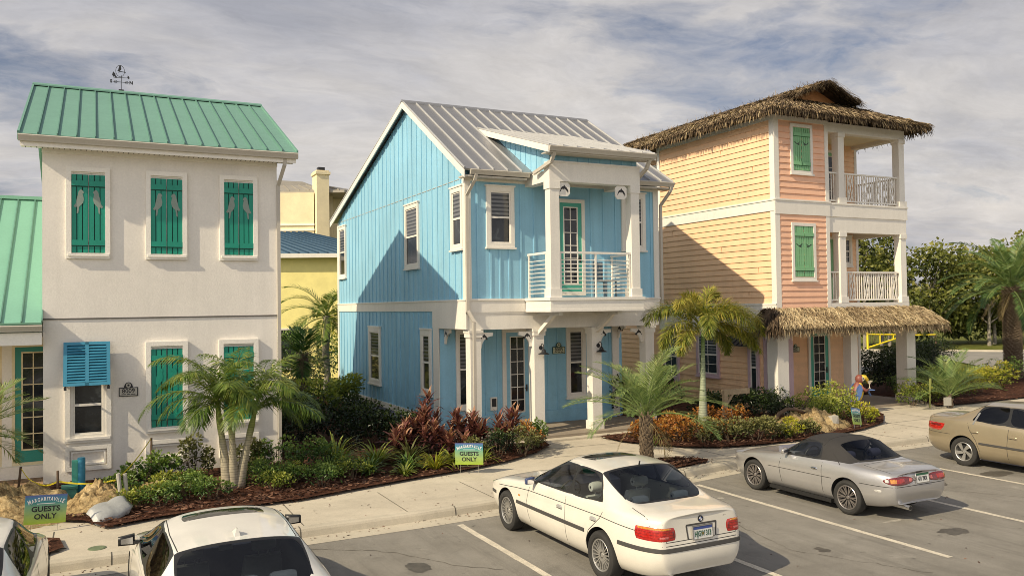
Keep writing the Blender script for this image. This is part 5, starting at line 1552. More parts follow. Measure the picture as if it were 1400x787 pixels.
    def plate(s, x, z, text, tilt=0, style='fl', y=0.0, sx=.60):
        o = bpy.data.objects.new('licence_plate', None); o.empty_display_size = .1; o.location = (x, y, z); o.rotation_euler = (0, tilt, 0); col.objects.link(o); o.parent = s.o
        mb = MB(); mb.box(-.004, .004, -.155, .155, -.078, .078)
        mb.box(-.0055, -.004, -.155, .155, .040, .078, 1)
        mb.build('plate_board', [M['plate'], M['plate_blue'] if style == 'fl' else M['plate_green']], o, local=True)
        Mx = Matrix.Translation((-.007, 0, -.018)) @ Matrix.Rotation(R(-90), 4, 'Z') @ Matrix.Rotation(R(90), 4, 'X')
        text_mesh(text, .098, Mx, M['plate_green'] if style == 'fl' else M['black'], 'plate_number', o, .0008, bold=.002, sx=sx)
        if style == 'fl':
            mb = MB(); mb.lathe([(0, -.0072), (.016, -.0072), (.016, -.004)], (0, 0, -.015), 'x', 12); mb.build('plate_emblem', M['orange'], o, local=True)
        mb = MB(); ring(mb, F('x', 0), -.165, .165, -.088, .088, .012, -.004, .010); mb.build('plate_frame', M['chrome'], o, local=True)
        return o

def r_centre(k, want, i):
    """panes that reach the centre line are one pane across the car"""
    return (i, 8) in want and want[i, 8][0] == want[i, k][0]

def sedan(L2f, L2r, W0, H0, ax, belt=.93, hood=.94, deck=1.04, **kw):
    """stations of a saloon; x forward"""
    f, r = L2f, -L2r
    W = [(f, W0-.20), (f-.06, W0-.13), (f-.25, W0-.045), (f-.6, W0-.01), (.8, W0), (-.9, W0), (r+.75, W0-.02), (r+.3, W0-.095), (r+.08, W0-.22), (r, W0-.32)]
    zs = [(f, .60), (f-.15, .68), (f-.5, .78), (ax[0], .83), (.8, belt-.035), (-.3, belt), (-1.3, belt+.03), (r+.4, belt+.045), (r, belt+.035)]
    zb = [(f, .27), (f-.3, .20), (ax[0], .19), (ax[1], .19), (r+.3, .22), (r, .30)]
    zt = [(f, .66), (f-.12, .74), (f-.45, .83), (ax[0]-.1, hood-.06), (.95, hood), (-1.7, deck), (r+.25, deck+.01), (r+.08, deck-.005), (r, deck-.03)]
    cx, hx, bx, qx, rx, tx = kw['cowl'], kw['header'], kw['bpost'], kw['qpost'], kw['rtop'], kw['tail']
    rw = kw.get('roofw', W0-.29)
    st = [dict(x=f, end=dict(dx=(-.10, -.12, -.03, 0, -.03, -.05, -.06, -.06, -.05, -.04))), dict(x=f-.06), dict(x=f-.22), dict(x=f-.48), dict(x=ax[0]), dict(x=cx+.32)]
    c0 = hood+.012
    st.append(dict(x=cx, n='cowl', pts={6: (cx-.16, W0-.095, belt+.02), 7: (cx-.05, W0-.20, c0+.035), 8: (cx+.03, W0*.45, c0+.01), 9: (cx+.06, 0, c0+.01)}))
    st.append(dict(x=hx, n='header', pts={6: (hx+.02, W0-.085, belt+.035), 7: (hx-.06, rw+.015, H0-.085), 8: (hx+.0, rw*.58, H0-.03), 9: (hx+.03, 0, H0-.018)}))
    st.append(dict(x=bx, n='bpost', pts={6: (bx, W0-.08, belt+.045), 7: (bx-.02, rw+.02, H0-.055), 8: (bx, rw*.58, H0-.004), 9: (bx, 0, H0+.008)}))
    st.append(dict(x=qx, n='qpost', pts={6: (qx, W0-.085, belt+.065), 7: (rx, rw, H0-.085), 8: (rx-.04, rw*.58, H0-.033), 9: (rx-.05, 0, H0-.022)}))
    st.append(dict(x=tx, n='tail', pts={6: (tx+.05, W0-.11, deck-.035), 7: (tx+.02, rw+.045, deck+.0), 8: (tx-.04, rw*.6, deck+.015), 9: (tx-.06, 0, deck+.018)}))
    st += [dict(x=(tx+r)/2-.03), dict(x=r+.16), dict(x=r+.05), dict(x=r, end=dict(dx=(.09, .07, .015, 0, .05, .075, .08, .07, .06, .05)))]
    if kw.get('midr'): pass
    panes = {'front': ('cowl', 'bpost', 6, 7, 0), 'rear': ('bpost', 'qpost', 6, 7, 0), 'wind': ('cowl', 'header', 7, 9, 0), 'back': ('qpost', 'tail', 7, 9, 0)}
    return dict(stations=st, W=W, zs=zs, zb=zb, zt=zt, panes=panes, axles=ax, creases={6: .25, 1: .5, 3: .15}, **{k: kw[k] for k in ('paint', 'wr', 'arch', 'track') if k in kw}, glassmap=kw.get('glassmap', {}), inset=kw.get('inset', .018))

def ivory_saloon():
    S = sedan(2.37, 2.40, .90, 1.435, (1.53, -1.30), belt=.925, hood=.935, deck=1.035, cowl=.88, header=.05, bpost=-.40, qpost=-1.36, rtop=-.98, tail=-1.68, paint=M['paint_white'], wr=.322, arch=.362, track=1.545, )
    c = Car('parked_car', 'ivory white saloon with multi spoke wheels parked nose to the kerb before the blue house', (6.96, 10.80, 0), R(90), S)
    c.wheels((20, 'mesh', 'alloy'), w=.235)
    c.seams([[(.74, .90), (.80, .60), (.70, .26)], [(-.36, .93), (-.40, .55), (-.40, .25)], [(-1.36, .97), (-1.28, .82), (-1.02, .60), (-.94, .42), (-.94, .25)], [(.75, .80), (1.2, .765), (1.85, .70)], [(.75, .80), (-.3, .825), (-1.3, .84), (-2.25, .80)]],
            [[(1.0, .62), (1.7, .62), (2.25, .52)], [(1.0, .60), (1.03, .0)], [(-1.76, .66), (-2.2, .70), (-2.28, .70)]])
    # mouldings and bumper strips
    for sg in (1, -1):
        mb = MB(); c.strip(mb, [(1.14, sg, .555), (-.92, sg, .575)], (0, -sg, 0), .05, .012)
        c.part('side_moulding', mb, M['moulding'])
    mb = MB()
    for sg in (1, -1):
        c.strip(mb, [(-1.70, sg, .60), (-2.1, sg, .60)], (0, -sg, 0), .05, .012)
        c.strip(mb, [(-2.1, sg*.95, .60), (-2.6, sg*.78, .60), (-2.6, sg*.5, .60)], (1, -sg*.9, 0), .05, .012)
        c.strip(mb, [(1.95, sg, .55), (2.15, sg*.95, .55)], (0, -sg, 0), .05, .012)
    c.strip(mb, [(-2.6, .68, .60), (-2.6, -.68, .60)], (1, 0, 0), .05, .012)
    c.part('bumper_strip', mb, M['moulding'])
    mb = MB(); c.strip(mb, [(2.6, .68, .55), (2.6, -.68, .55)], (-1, 0, 0), .05, .012)
    c.part('bumper_strip', mb, M['moulding'])
    mb = MB(); c.strip(mb, [(-2.6, .62, .655), (-2.6, -.62, .655)], (1, 0, 0), .008)
    c.strip(mb, [(-2.6, .60, .93), (-2.6, .56, .70), (-2.6, -.56, .70), (-2.6, -.60, .93)], (1, 0, 0), .008); c.part('boot_gap', mb, M['seam'])
    # lights
    for sg in (1, -1):
        mb = MB(); d = (1, -sg*.55, 0)
        a, b = (-2.62, sg*.48), (-2.14, sg*.98)
        P = lambda t, z: (a[0]+(b[0]-a[0])*t, a[1]+(b[1]-a[1])*t, z)
        c.patch(mb, P(.10, .715), P(.86, .715), P(.86, .885), P(.12, .88), d, 16, 8, .007, 0, .28)
        c.patch(mb, P(.16, .845), P(.84, .845), P(.83, .880), P(.19, .876), d, 14, 3, .010, 1, .2)
        c.patch(mb, P(.22, .735), P(.46, .735), P(.46, .785), P(.22, .785), d, 5, 3, .010, 2)
        c.patch(mb, P(.12, .74), P(.19, .74), P(.19, .85), P(.14, .85), d, 3, 5, .0095, 3)
        for k in range(3): c.strip(mb, [P(.16, .755+k*.035), P(.84, .755+k*.035)], d, .004, .0095, 3)
        c.part('tail_light', mb, [M['lens_red'], M['lens_amber'], M['lens_pink'], M['lens_dark']])
        mb = MB(); d = (-1, -sg*.4, 0)
        c.patch(mb, (2.6, sg*.34, .60), (2.3, sg*.85, .62), (2.2, sg*.85, .73), (2.5, sg*.34, .70), d, 8, 4, .008); c.part('headlight', mb, M['lens_clear'])
        mb = MB(); c.patch(mb, (1.02, sg, .655), (1.09, sg, .655), (1.09, sg, .685), (1.02, sg, .685), (0, -sg, 0), 3, 2, .006); c.part('side_repeater', mb, M['lens_amber'])
    c.handles([(-.22, .755), (-1.12, .775)], M['paint_white'])
    c.mirror(.60, .85, .955, M['mirror_blue'], .85)
    c.plate(-2.372, .775, 'HJGW 313', R(4))
    mb = MB()
    for y in (.235, -.245): c.strip(mb, [(-2.6, y, .87), (-2.6, y*.93, .70)], (1, 0, 0), .02, .004)
    c.strip(mb, [(-2.6, .24, .875), (-2.6, -.25, .875)], (1, 0, 0), .02, .006); c.part('plate_recess', mb, M['moulding'])
    # roundel and model script on the boot lid
    mb = MB(); loc, n = c.hit((-2.6, 0, .93), (1, 0, 0)); x0 = loc.x-.004
    mb.lathe([(0.001, 0), (.042, 0), (.042, .006)], (x0-.003, 0, .935), 'x', 24)
    e = c.part('badge', mb, M['black_trim'])
    mb = MB()
    for q in range(4):
        pts = [(x0-.005, 0, .935)]+[(x0-.005, .027*math.cos(q*math.pi/2+k*math.pi/8), .935+.027*math.sin(q*math.pi/2+k*math.pi/8)) for k in range(5)]
        mb.poly(pts, q % 2)
    c.part('badge_quadrants', mb, [M['white'], M['plate_blue']], e, smooth=False)
    t = text_mesh('528i', .06, Matrix.Translation((x0+.004, -.42, .915)) @ Matrix.Rotation(R(-90), 4, 'Z') @ Matrix.Rotation(R(90), 4, 'X'), M['black_trim'], 'model_script', c.o, .004)
    mb = MB(); c.patch(mb, (-2.6, -.50, .77), (-2.6, -.48, .77), (-2.6, -.48, .79), (-2.6, -.50, .79), (1, 0, 0), 3, 3, .003, 0, .9); c.part('boot_lock', mb, M['black_trim'])
    mb = MB(); mb.tube([(-2.25, .5, .27), (-2.41, .5, .27)], .03, 10); c.part('exhaust', mb, M['chrome'])
    mb = MB(); c.patch(mb, (-.44, -.40, 1.6), (-.02, -.40, 1.6), (-.02, .40, 1.6), (-.44, .40, 1.6), (0, 0, -1), 6, 8, .004, 0, .25); c.part('sunroof', mb, M['black_glass'])
    mb = MB(); mb.tube([(-1.0, .0, 1.40), (-1.02, .0, 1.46)], .012, 6); c.part('antenna', mb, M['black_trim'])
    # cabin
    for y in (.37, -.37): c.seat(-.10, y, M['seat_tan'], .25)
    mb = MB(); mb.hexa([(-1.25, -.66, .3), (-.62, -.66, .3), (-.62, .66, .3), (-1.25, .66, .3)], [(-1.25, -.66, .5), (-.62, -.66, .48), (-.62, .66, .48), (-1.25, .66, .5)])
    mb.hexa([(-1.38, -.66, .45), (-1.20, -.66, .45), (-1.20, .66, .45), (-1.38, .66, .45)], [(-1.52, -.60, .97), (-1.40, -.60, .97), (-1.40, .60, .97), (-1.52, .60, .97)])
    for y in (.34, -.34): mb.lathe([(.02, -.13), (.05, -.125), (.065, -.08), (.065, .08), (.05, .125), (.02, .13)], (-1.47, y, 1.03), 'y', 14)
    c.part('rear_bench', mb, M['seat_tan'])
    mb = MB(); mb.box(-1.76, -1.5, -.64, .64, .97, .995); c.part('parcel_shelf', mb, M['shelf'], smooth=False)
    mb = MB(); mb.hexa([(-1.66, -.12, .955), (-1.58, -.12, .955), (-1.58, .12, .955), (-1.66, .12, .955)], [(-1.65, -.10, 1.0), (-1.60, -.10, 1.0), (-1.60, .10, 1.0), (-1.65, .10, 1.0)]); c.part('brake_light', mb, M['black_trim'], smooth=False)
    c.floorpan(-1.3, .7, .7, .27, .55)
    return c

def roadster():
    P_ = M['paint_silver']
    f, r, W0 = 1.95, -2.0, .835
    W = [(f, .50), (f-.06, .62), (f-.22, .73), (f-.5, .80), (1.15, .825), (.3, .815), (-.6, .825), (-1.1, .84), (r+.35, .79), (r+.1, .70), (r, .60)]
    zs = [(f, .50), (f-.15, .58), (f-.4, .67), (1.15, .735), (.5, .76), (-.4, .79), (-1.1, .83), (r+.35, .82), (r, .76)]
    zb = [(f, .24), (f-.3, .17), (1.1, .17), (-1.1, .17), (r+.35, .22), (r, .31)]
    zt = [(f, .55), (f-.12, .64), (f-.4, .74), (1.15, .79), (.6, .81), (-1.2, .86), (r+.3, .86), (r+.08, .84), (r, .80)]
    st = [dict(x=f, end=dict(dx=(-.10, -.10, -.02, 0, -.03, -.06, -.08, -.08, -.07, -.06))), dict(x=f-.06), dict(x=f-.2), dict(x=f-.45), dict(x=1.15), dict(x=.82),
          dict(x=.52, n='cowl', pts={6: (.44, .735, .815), 7: (.47, .66, .855), 8: (.55, .40, .85), 9: (.58, 0, .85)}),
          dict(x=.06, n='header', pts={6: (.0, .745, .835), 7: (.02, .555, 1.145), 8: (.06, .33, 1.18), 9: (.08, 0, 1.19)}),
          dict(x=-.50, n='bpost', pts={6: (-.50, .75, .845), 7: (-.46, .565, 1.165), 8: (-.42, .33, 1.215), 9: (-.42, 0, 1.225)}),
          dict(x=-.80, n='qpost', pts={6: (-.86, .74, .865), 7: (-.70, .55, 1.145), 8: (-.70, .33, 1.19), 9: (-.70, 0, 1.20)}),
          dict(x=-1.18, n='tail', pts={6: (-1.12, .70, .862), 7: (-1.16, .56, .885), 8: (-1.24, .34, .89), 9: (-1.26, 0, .89)}),
          dict(x=-1.42), dict(x=-1.7), dict(x=r+.13), dict(x=r+.04), dict(x=r, end=dict(dx=(.12, .10, .03, 0, .03, .07, .09, .08, .07, .06)))]
    S = dict(stations=st, W=W, zs=zs, zb=zb, zt=zt, axles=(1.15, -1.115), creases={6: .3, 1: .5}, paint=P_, wr=.295, arch=.335, track=1.42, inset=.035,
             panes={'front': ('cowl', 'bpost', 6, 7, 0), 'wind': ('cowl', 'header', 7, 9, 0), 'back': ('qpost', 'tail', 7, 9, 0)},
             fabric=[('header', 'tail', 7, 9), ('bpost', 'tail', 6, 7)], ring={'back': 3}, glassmap={'back': M['vinyl_window'], 'wind': M['glass'], 'front': M['glass']})
    c = Car('parked_car', 'small silver roadster with its dark cloth top up, parked between the white and gold saloons', (12.47, 11.39, 0), R(90), S)
    c.wheels((10, 'twin', 'alloy_dark'), w=.21, rim=.21)
    c.seams([[(.42, .80), (.46, .60), (.42, .24)], [(-.56, .82), (-.58, .55), (-.58, .24)], [(.75, .555), (-.6, .575), (-.80, .58)]], [[(.70, .56), (1.3, .60), (1.75, .50)], [(-1.30, .56), (-1.7, .60), (-1.86, .58)], [(-1.30, .56), (-1.32, 0)]])
    mb = MB(); c.strip(mb, [(-2.2, .8, .60), (-2.2, -.8, .60)], (1, 0, 0), .009)
    for sg in (1, -1): c.strip(mb, [(-1.5, sg, .60), (-2.0, sg*.9, .60), (-2.2, sg*.7, .60)], (.6, -sg, 0), .009)
    c.part('bumper_gap', mb, M['seam'])
    mb = MB(); c.strip(mb, [(-2.2, .42, .80), (-2.2, .40, .68), (-2.2, -.40, .68), (-2.2, -.42, .80)], (1, 0, 0), .006); c.part('boot_gap', mb, M['seam'])
    for sg in (1, -1):
        d = (1, -sg*.55, 0); a, b = (-2.2, sg*.30), (-1.95, sg*.80); mb = MB()
        Q = lambda t, z: (a[0]+(b[0]-a[0])*t, a[1]+(b[1]-a[1])*t, z)
        c.patch(mb, Q(0, .625), Q(1, .625), Q(1, .765), Q(0, .765), d, 14, 8, .013, 3, .95)
        c.patch(mb, Q(.32, .645), Q(.74, .645), Q(.74, .745), Q(.32, .745), d, 6, 5, .016, 0, .2)
        c.patch(mb, Q(.62, .65), Q(.86, .65), Q(.86, .74), Q(.62, .74), d, 5, 5, .018, 1, .5)
        c.patch(mb, Q(.84, .655), Q(.97, .665), Q(.97, .73), Q(.84, .735), d, 4, 5, .017, 2, .9)
        c.patch(mb, Q(.05, .66), Q(.22, .65), Q(.22, .74), Q(.05, .73), d, 5, 5, .0165, 4, .95)
        c.part('tail_light', mb, [M['lens_red'], M['lens_amber'], M['lens_clear'], M['lens_dark'], M['lens_pink']])
        mb = MB(); c.patch(mb, (1.86, sg*.40, .9), (1.62, sg*.62, .9), (1.45, sg*.55, .9), (1.62, sg*.34, .9), (0, 0, -1), 6, 6, .003, 0, .3); c.part('headlight_cover', mb, P_)
        mb = MB(); c.patch(mb, (-1.78, sg, .50), (-1.66, sg, .50), (-1.66, sg, .54), (-1.78, sg, .54), (0, -sg, 0), 4, 3, .006, 0, .6); c.part('side_marker', mb, M['lens_clear'])
    for sg in (1, -1):
        mb = MB(); c.patch(mb, (-.48, sg, .66), (-.32, sg, .66), (-.32, sg, .71), (-.48, sg, .71), (0, -sg, 0), 8, 4, .008, 0, .9); c.patch(mb, (-.45, sg, .675), (-.35, sg, .675), (-.35, sg, .70), (-.45, sg, .70), (0, -sg, 0), 6, 3, .012, 1, .9)
        c.part('door_handle', mb, [M['chrome'], M['black_trim']])
    c.mirror(.30, .74, .86, P_, .8)
    c.plate(-1.985, .715, '471 YKR', R(6), 'plain', y=-.02, sx=.62)
    mb = MB(); loc, n = c.hit((-2.3, .1, .80), (1, 0, 0))
    c.patch(mb, (-2.3, .06, .79), (-2.3, -.10, .79), (-2.3, -.10, .81), (-2.3, .06, .81), (1, 0, 0), 5, 3, .004); c.patch(mb, (-2.3, .34, .785), (-2.3, .27, .785), (-2.3, .27, .80), (-2.3, .34, .80), (1, 0, 0), 3, 3, .003); c.part('badge', mb, M['black_trim'])
    mb = MB(); mb.tube([(-1.70, .36, .255), (-2.04, .36, .255)], .042, 14); mb.tube([(-2.0, .36, .255), (-2.045, .36, .255)], .034, 14, 1)
    c.part('exhaust', mb, [M['chrome'], M['wheel_dark']])
    for sg in (1, -1):
        mb = MB(); mb.box(-.75, .75, sg*.74-.035, sg*.74+.035, .13, .19); c.part('sill_skirt', mb, M['black_trim'], smooth=False)
    # soft top seams, zip and drip rail
    mb = MB(); c.strip(mb, [(-.46, .60, 1.5), (-.44, 0, 1.5), (-.46, -.60, 1.5)], (0, 0, -1), .02, .006); c.strip(mb, [(.0, .55, 1.5), (.04, 0, 1.5), (.0, -.55, 1.5)], (0, 0, -1), .03, .006)
    for sg in (1, -1): c.strip(mb, [(-.70, sg, 1.10), (-.95, sg, .90)], (0, -sg, -.3), .012, .005)
    c.part('soft_top_seam', mb, M['fabric'])
    for y in (.33, -.33): c.seat(-.38, y, M['seat_dark'], .18, True, .62, -.14, .22)
    c.floorpan(-.9, .4, .62, .2, .28)
    mb = MB(); mb.box(-1.15, -.72, -.62, .62, .2, .74); c.part('rear_bulkhead', mb, M['seat_dark'], smooth=False)
    for y in (.33, -.33):
        mb = MB(); mb.tube([(-.66, y+.16*math.cos(k*math.pi/10), .74+.30*math.sin(k*math.pi/10)) for k in range(11)], .02, 8); c.part('roll_hoop', mb, M['black_trim'])
    return c

def gold_saloon():
    S = sedan(2.37, 2.41, .89, 1.44, (1.38, -1.335), belt=.94, hood=.93, deck=1.05, cowl=.92, header=.10, bpost=-.32, qpost=-1.22, rtop=-.95, tail=-1.62, paint=M['paint_gold'], wr=.315, arch=.35, track=1.52, glassmap={'front': M['glass_dark'], 'rear': M['glass_dark'], 'back': M['glass_dark']})
    c = Car('parked_car', 'metallic gold saloon backed up to the kerb at the right edge of the lot', (18.17, 10.66, 0), R(-90), S)
    c.wheels((5, 'swirl', 'alloy'), w=.205, rim=.21)
    c.seams([[(.80, .90), (.84, .60), (.78, .24)], [(-.30, .93), (-.32, .55), (-.32, .24)], [(-1.24, .97), (-1.18, .82), (-1.02, .60), (-.95, .40), (-.95, .24)]], [[(1.0, .62), (1.7, .62), (2.2, .5)], [(-1.72, .62), (-2.1, .66), (-2.3, .64)]])
    for sg in (1, -1):
        mb = MB(); c.strip(mb, [(1.0, sg, .53), (-.95, sg, .55)], (0, -sg, 0), .045, .011)
        c.part('side_moulding', mb, M['moulding'])
    mb = MB(); c.strip(mb, [(-2.6, .75, .67), (-2.6, -.75, .67)], (1, 0, 0), .008)
    for sg in (1, -1): c.strip(mb, [(-1.75, sg, .67), (-2.2, sg*.95, .67), (-2.6, sg*.75, .67)], (.7, -sg, 0), .008)
    c.part('bumper_gap', mb, M['seam'])
    for sg in (1, -1):
        d = (1, -sg*.7, 0); a, b = (-2.62, sg*.42), (-2.05, sg*1.0); mb = MB()
        Q = lambda t, z: (a[0]+(b[0]-a[0])*t, a[1]+(b[1]-a[1])*t, z)
        c.patch(mb, Q(0, .72), Q(.92, .72), Q(1, .89), Q(.04, .88), d, 14, 6, .012, 0, .2); c.patch(mb, Q(.5, .80), Q(.95, .80), Q(.98, .88), Q(.5, .875), d, 6, 4, .015, 1, .3)
        c.part('tail_light', mb, [M['lens_red'], M['lens_dark']])
        mb = MB(); c.patch(mb, (2.6, sg*.34, .60), (2.2, sg*.85, .62), (2.1, sg*.85, .74), (2.5, sg*.34, .71), (-1, -sg*.4, 0), 8, 4, .008); c.part('headlight', mb, M['lens_clear'])
    c.handles([(-.20, .77), (-1.06, .79)], M['paint_gold'], .19)
    c.mirror(.66, .84, .97, M['paint_gold'])
    c.plate(-2.385, .80, '313 HKN', R(4))
    for sg in (1, -1):
        mb = MB(); c.strip(mb, [(-1.02, sg, 1.28), (-1.10, sg, .99)], (0, -sg, -.25), .035, .012)
        c.part('window_divider', mb, M['paint_gold'])
    for y in (.36, -.36): c.seat(-.10, y, M['seat_dark'], .25)
    mb = MB(); mb.box(-1.5, -1.2, -.62, .62, .3, .98); mb.box(-1.75, -1.45, -.62, .62, .92, .96); c.part('rear_bench', mb, M['seat_dark'], smooth=False)
    c.floorpan(-1.3, .7, .7, .27, .55)
    return c

def pearl_saloon():
    S = sedan(2.45, 2.40, .915, 1.455, (1.45, -1.35), belt=1.0, hood=1.0, deck=1.10, cowl=.98, header=.10, bpost=-.38, qpost=-1.60, rtop=-1.36, tail=-1.98, paint=M['paint_white2'], wr=.33, arch=.37, track=1.58, roofw=.60, glassmap={'back': M['glass'], 'front': M['glass_dark'], 'rear': M['glass_dark']})
    c = Car('parked_car', 'pearl white saloon with dark rear glass and a shark fin aerial, nearest the camera', (1.27, 9.95, 0), R(90), S)
    c.wheels((10, 'twin', 'alloy'), w=.225, rim=.235)
    c.seams([[(.84, .95), (.90, .60), (.80, .24)], [(-.36, .98), (-.40, .55), (-.40, .24)]], [[(1.1, .62), (1.8, .62), (2.3, .5)], [(.08, .57), (-.7, .59), (-1.34, .565)]])
    mb = MB(); c.patch(mb, (-.36, -.44, 1.7), (-.02, -.42, 1.7), (-.02, .42, 1.7), (-.36, .44, 1.7), (0, 0, -1), 6, 10, .004, 0, .2); c.part('sunroof', mb, M['black_glass'])
    mb = MB(); z = c.hit((-1.16, 0, 1.8), (0, 0, -1))[0].z
    mb.hexa([(-1.27, -.03, z-.01), (-1.06, -.022, z-.0), (-1.06, .022, z-.0), (-1.27, .03, z-.01)], [(-1.26, -.008, z+.075), (-1.20, -.006, z+.070), (-1.20, .006, z+.070), (-1.26, .008, z+.075)]); c.part('shark_fin_aerial', mb, M['paint_white2'])
    c.mirror(.64, .86, 1.03, M['black_trim'], .92)
    for sg in (1, -1):
        mb = MB(); c.patch(mb, (-2.62, sg*.42, .86), (-2.1, sg*1.0, .90), (-2.1, sg*1.0, 1.0), (-2.62, sg*.42, .97), (1, -sg*.6, 0), 10, 4, .01, 0, .3); c.part('tail_light', mb, M['lens_red'])
        mb = MB(); c.patch(mb, (2.7, sg*.4, .70), (2.2, sg*.9, .74), (2.0, sg*.9, .86), (2.6, sg*.4, .80), (-1, -sg*.5, 0), 8, 4, .008); c.part('headlight', mb, M['lens_clear'])
    c.handles([(-.20, .84), (-1.10, .87)], M['paint_white2'])
    for y in (.38, -.38): c.seat(-.15, y, M['seat_tan'], .28, back=.72)
    mb = MB(); mb.hexa([(-1.62, -.66, .45), (-1.40, -.66, .45), (-1.40, .66, .45), (-1.62, .66, .45)], [(-1.78, -.60, 1.03), (-1.64, -.60, 1.03), (-1.64, .60, 1.03), (-1.78, .60, 1.03)])
    for y in (.36, -.36, 0): mb.lathe([(.02, -.13), (.055, -.125), (.07, -.08), (.07, .08), (.055, .125), (.02, .13)], (-1.70, y, 1.09), 'y', 14)
    c.part('rear_bench', mb, M['seat_tan'])
    mb = MB(); mb.box(-2.0, -1.74, -.62, .62, 1.02, 1.05); c.part('parcel_shelf', mb, M['seat_tan'], smooth=False)
    mb = MB(); mb.tube([(-.55, .02, 1.40), (-.55, .02, 1.30)], .008, 5); mb.box(-.56, -.54, -.02, .06, 1.18, 1.30); mb.box(-.56, -.54, -.05, .09, 1.12, 1.18); c.part('hanging_charm', mb, M['white'], smooth=False)
    c.floorpan(-1.5, .7, .7, .3, .6)
    return c

def edge_saloon():
    S = sedan(2.30, 2.30, .90, 1.48, (1.42, -1.30), belt=1.0, hood=1.0, deck=1.12, cowl=.95, header=.12, bpost=-.35, qpost=-1.45, rtop=-1.2, tail=-1.85, paint=M['paint_white2'], wr=.32, arch=.36, track=1.55, glassmap={'front': M['glass_dark'], 'rear': M['glass_dark'], 'back': M['glass_dark']})
    c = Car('parked_car', 'white car mostly cut off by the lower left corner of the photo', (-1.42, 10.78, 0), R(90), S)
    c.wheels((5, 'swirl', 'alloy'), w=.215)
    c.seams([[(.80, .95), (.86, .60), (.76, .24)], [(-.36, .98), (-.40, .55), (-.40, .24)]], [[(1.1, .62), (1.7, .62), (2.2, .5)]])
    for sg in (1, -1):
        mb = MB(); c.patch(mb, (2.6, sg*.4, .70), (2.0, sg*.9, .76), (1.9, sg*.9, .88), (2.5, sg*.4, .82), (-1, -sg*.5, 0), 8, 4, .008); c.part('headlight', mb, M['lens_clear'])
        mb = MB(); c.patch(mb, (1.05, sg, .68), (1.12, sg, .68), (1.12, sg, .72), (1.05, sg, .72), (0, -sg, 0), 3, 2, .006); c.part('side_repeater', mb, M['lens_amber'])
        mb = MB(); c.patch(mb, (-2.5, sg*.42, .86), (-2.0, sg*1.0, .90), (-2.0, sg*1.0, 1.0), (-2.5, sg*.42, .97), (1, -sg*.6, 0), 10, 4, .01, 0, .3); c.part('tail_light', mb, M['lens_red'])
    for y in (.37, -.37): c.seat(-.15, y, M['seat_dark'], .28)
    c.floorpan(-1.5, .7, .7, .3, .6)
    return c
# ------------------------------------------------------------------ vegetation
L_ = leaf_mat
M['palm'] = L_('palm_frond', [(0, (0.017, 0.039, 0.008)), (.4, (0.062, 0.117, 0.020)), (.75, (0.158, 0.227, 0.039)), (1, (0.358, 0.372, 0.083))], .4, .3)
M['datepalm'] = L_('date_palm_frond', [(0, (0.021, 0.048, 0.016)), (.4, (0.069, 0.138, 0.041)), (.75, (0.179, 0.262, 0.083)), (1, (0.386, 0.442, 0.166))], .42, .28)
M['foxtail'] = L_('foxtail_frond', [(0, (0.021, 0.039, 0.007)), (.4, (0.081, 0.121, 0.017)), (.75, (0.196, 0.218, 0.034)), (1, (0.414, 0.345, 0.069))], .45, .3)
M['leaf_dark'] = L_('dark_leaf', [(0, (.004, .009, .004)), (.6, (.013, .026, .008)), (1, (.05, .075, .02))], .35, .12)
M['leaf_mid'] = L_('mid_green_leaf', [(0, (0.021, 0.047, 0.013)), (.5, (0.075, 0.144, 0.030)), (1, (0.220, 0.304, 0.068))], .4, .25)
M['leaf_light'] = L_('light_green_leaf', [(0, (0.031, 0.054, 0.009)), (.5, (0.155, 0.209, 0.031)), (1, (0.466, 0.482, 0.093))], .4, .3)
M['leaf_yellow'] = L_('yellow_green_leaf', [(0, (0.046, 0.069, 0.007)), (.5, (0.253, 0.276, 0.023)), (1, (0.552, 0.494, 0.057))], .4, .3)
M['leaf_red'] = L_('red_ti_leaf', [(0, (.022, .011, .012)), (.4, (.095, .034, .036)), (.75, (.27, .105, .085)), (1, (.45, .26, .15))], .38, .25)
M['leaf_orange'] = L_('croton_leaf', [(0, (0.034, 0.032, 0.007)), (.4, (0.172, 0.075, 0.017)), (.7, (0.391, 0.138, 0.029)), (1, (0.529, 0.310, 0.069))], .4, .25)
M['leaf_olive'] = L_('olive_leaf', [(0, (0.022, 0.028, 0.010)), (.5, (0.094, 0.102, 0.031)), (1, (0.265, 0.258, 0.094))], .45, .2)
M['leaf_dry'] = L_('dry_frond', [(0, (.06, .045, .02)), (.5, (.19, .14, .06)), (1, (.34, .27, .13))], .7, .2)
M['tree_leaf'] = L_('tree_leaf', [(0, (.030, .046, .010)), (.45, (.15, .17, .035)), (1, (.36, .34, .09))], .5, .3)
M['twig'] = mat('twig', (.13, .095, .06), .9)

def leaf(mb, p, d, l, w, t, up=None, bend=.15):
    """one leaf: base p, direction d, folded at its middle"""
    d = d.normalized()
    s = d.cross(up if up is not None else Vector((0, 0, 1)))
    if s.length < .05: s = d.cross(Vector((1, .2, 0)))
    s.normalize(); n = s.cross(d)
    m = p+d*l*.5; e = p+d*l-Vector((0, 0, l*bend))
    mb.poly([p, m+s*w*.5+n*w*.12, e, m-s*w*.5+n*w*.12], 0, t)

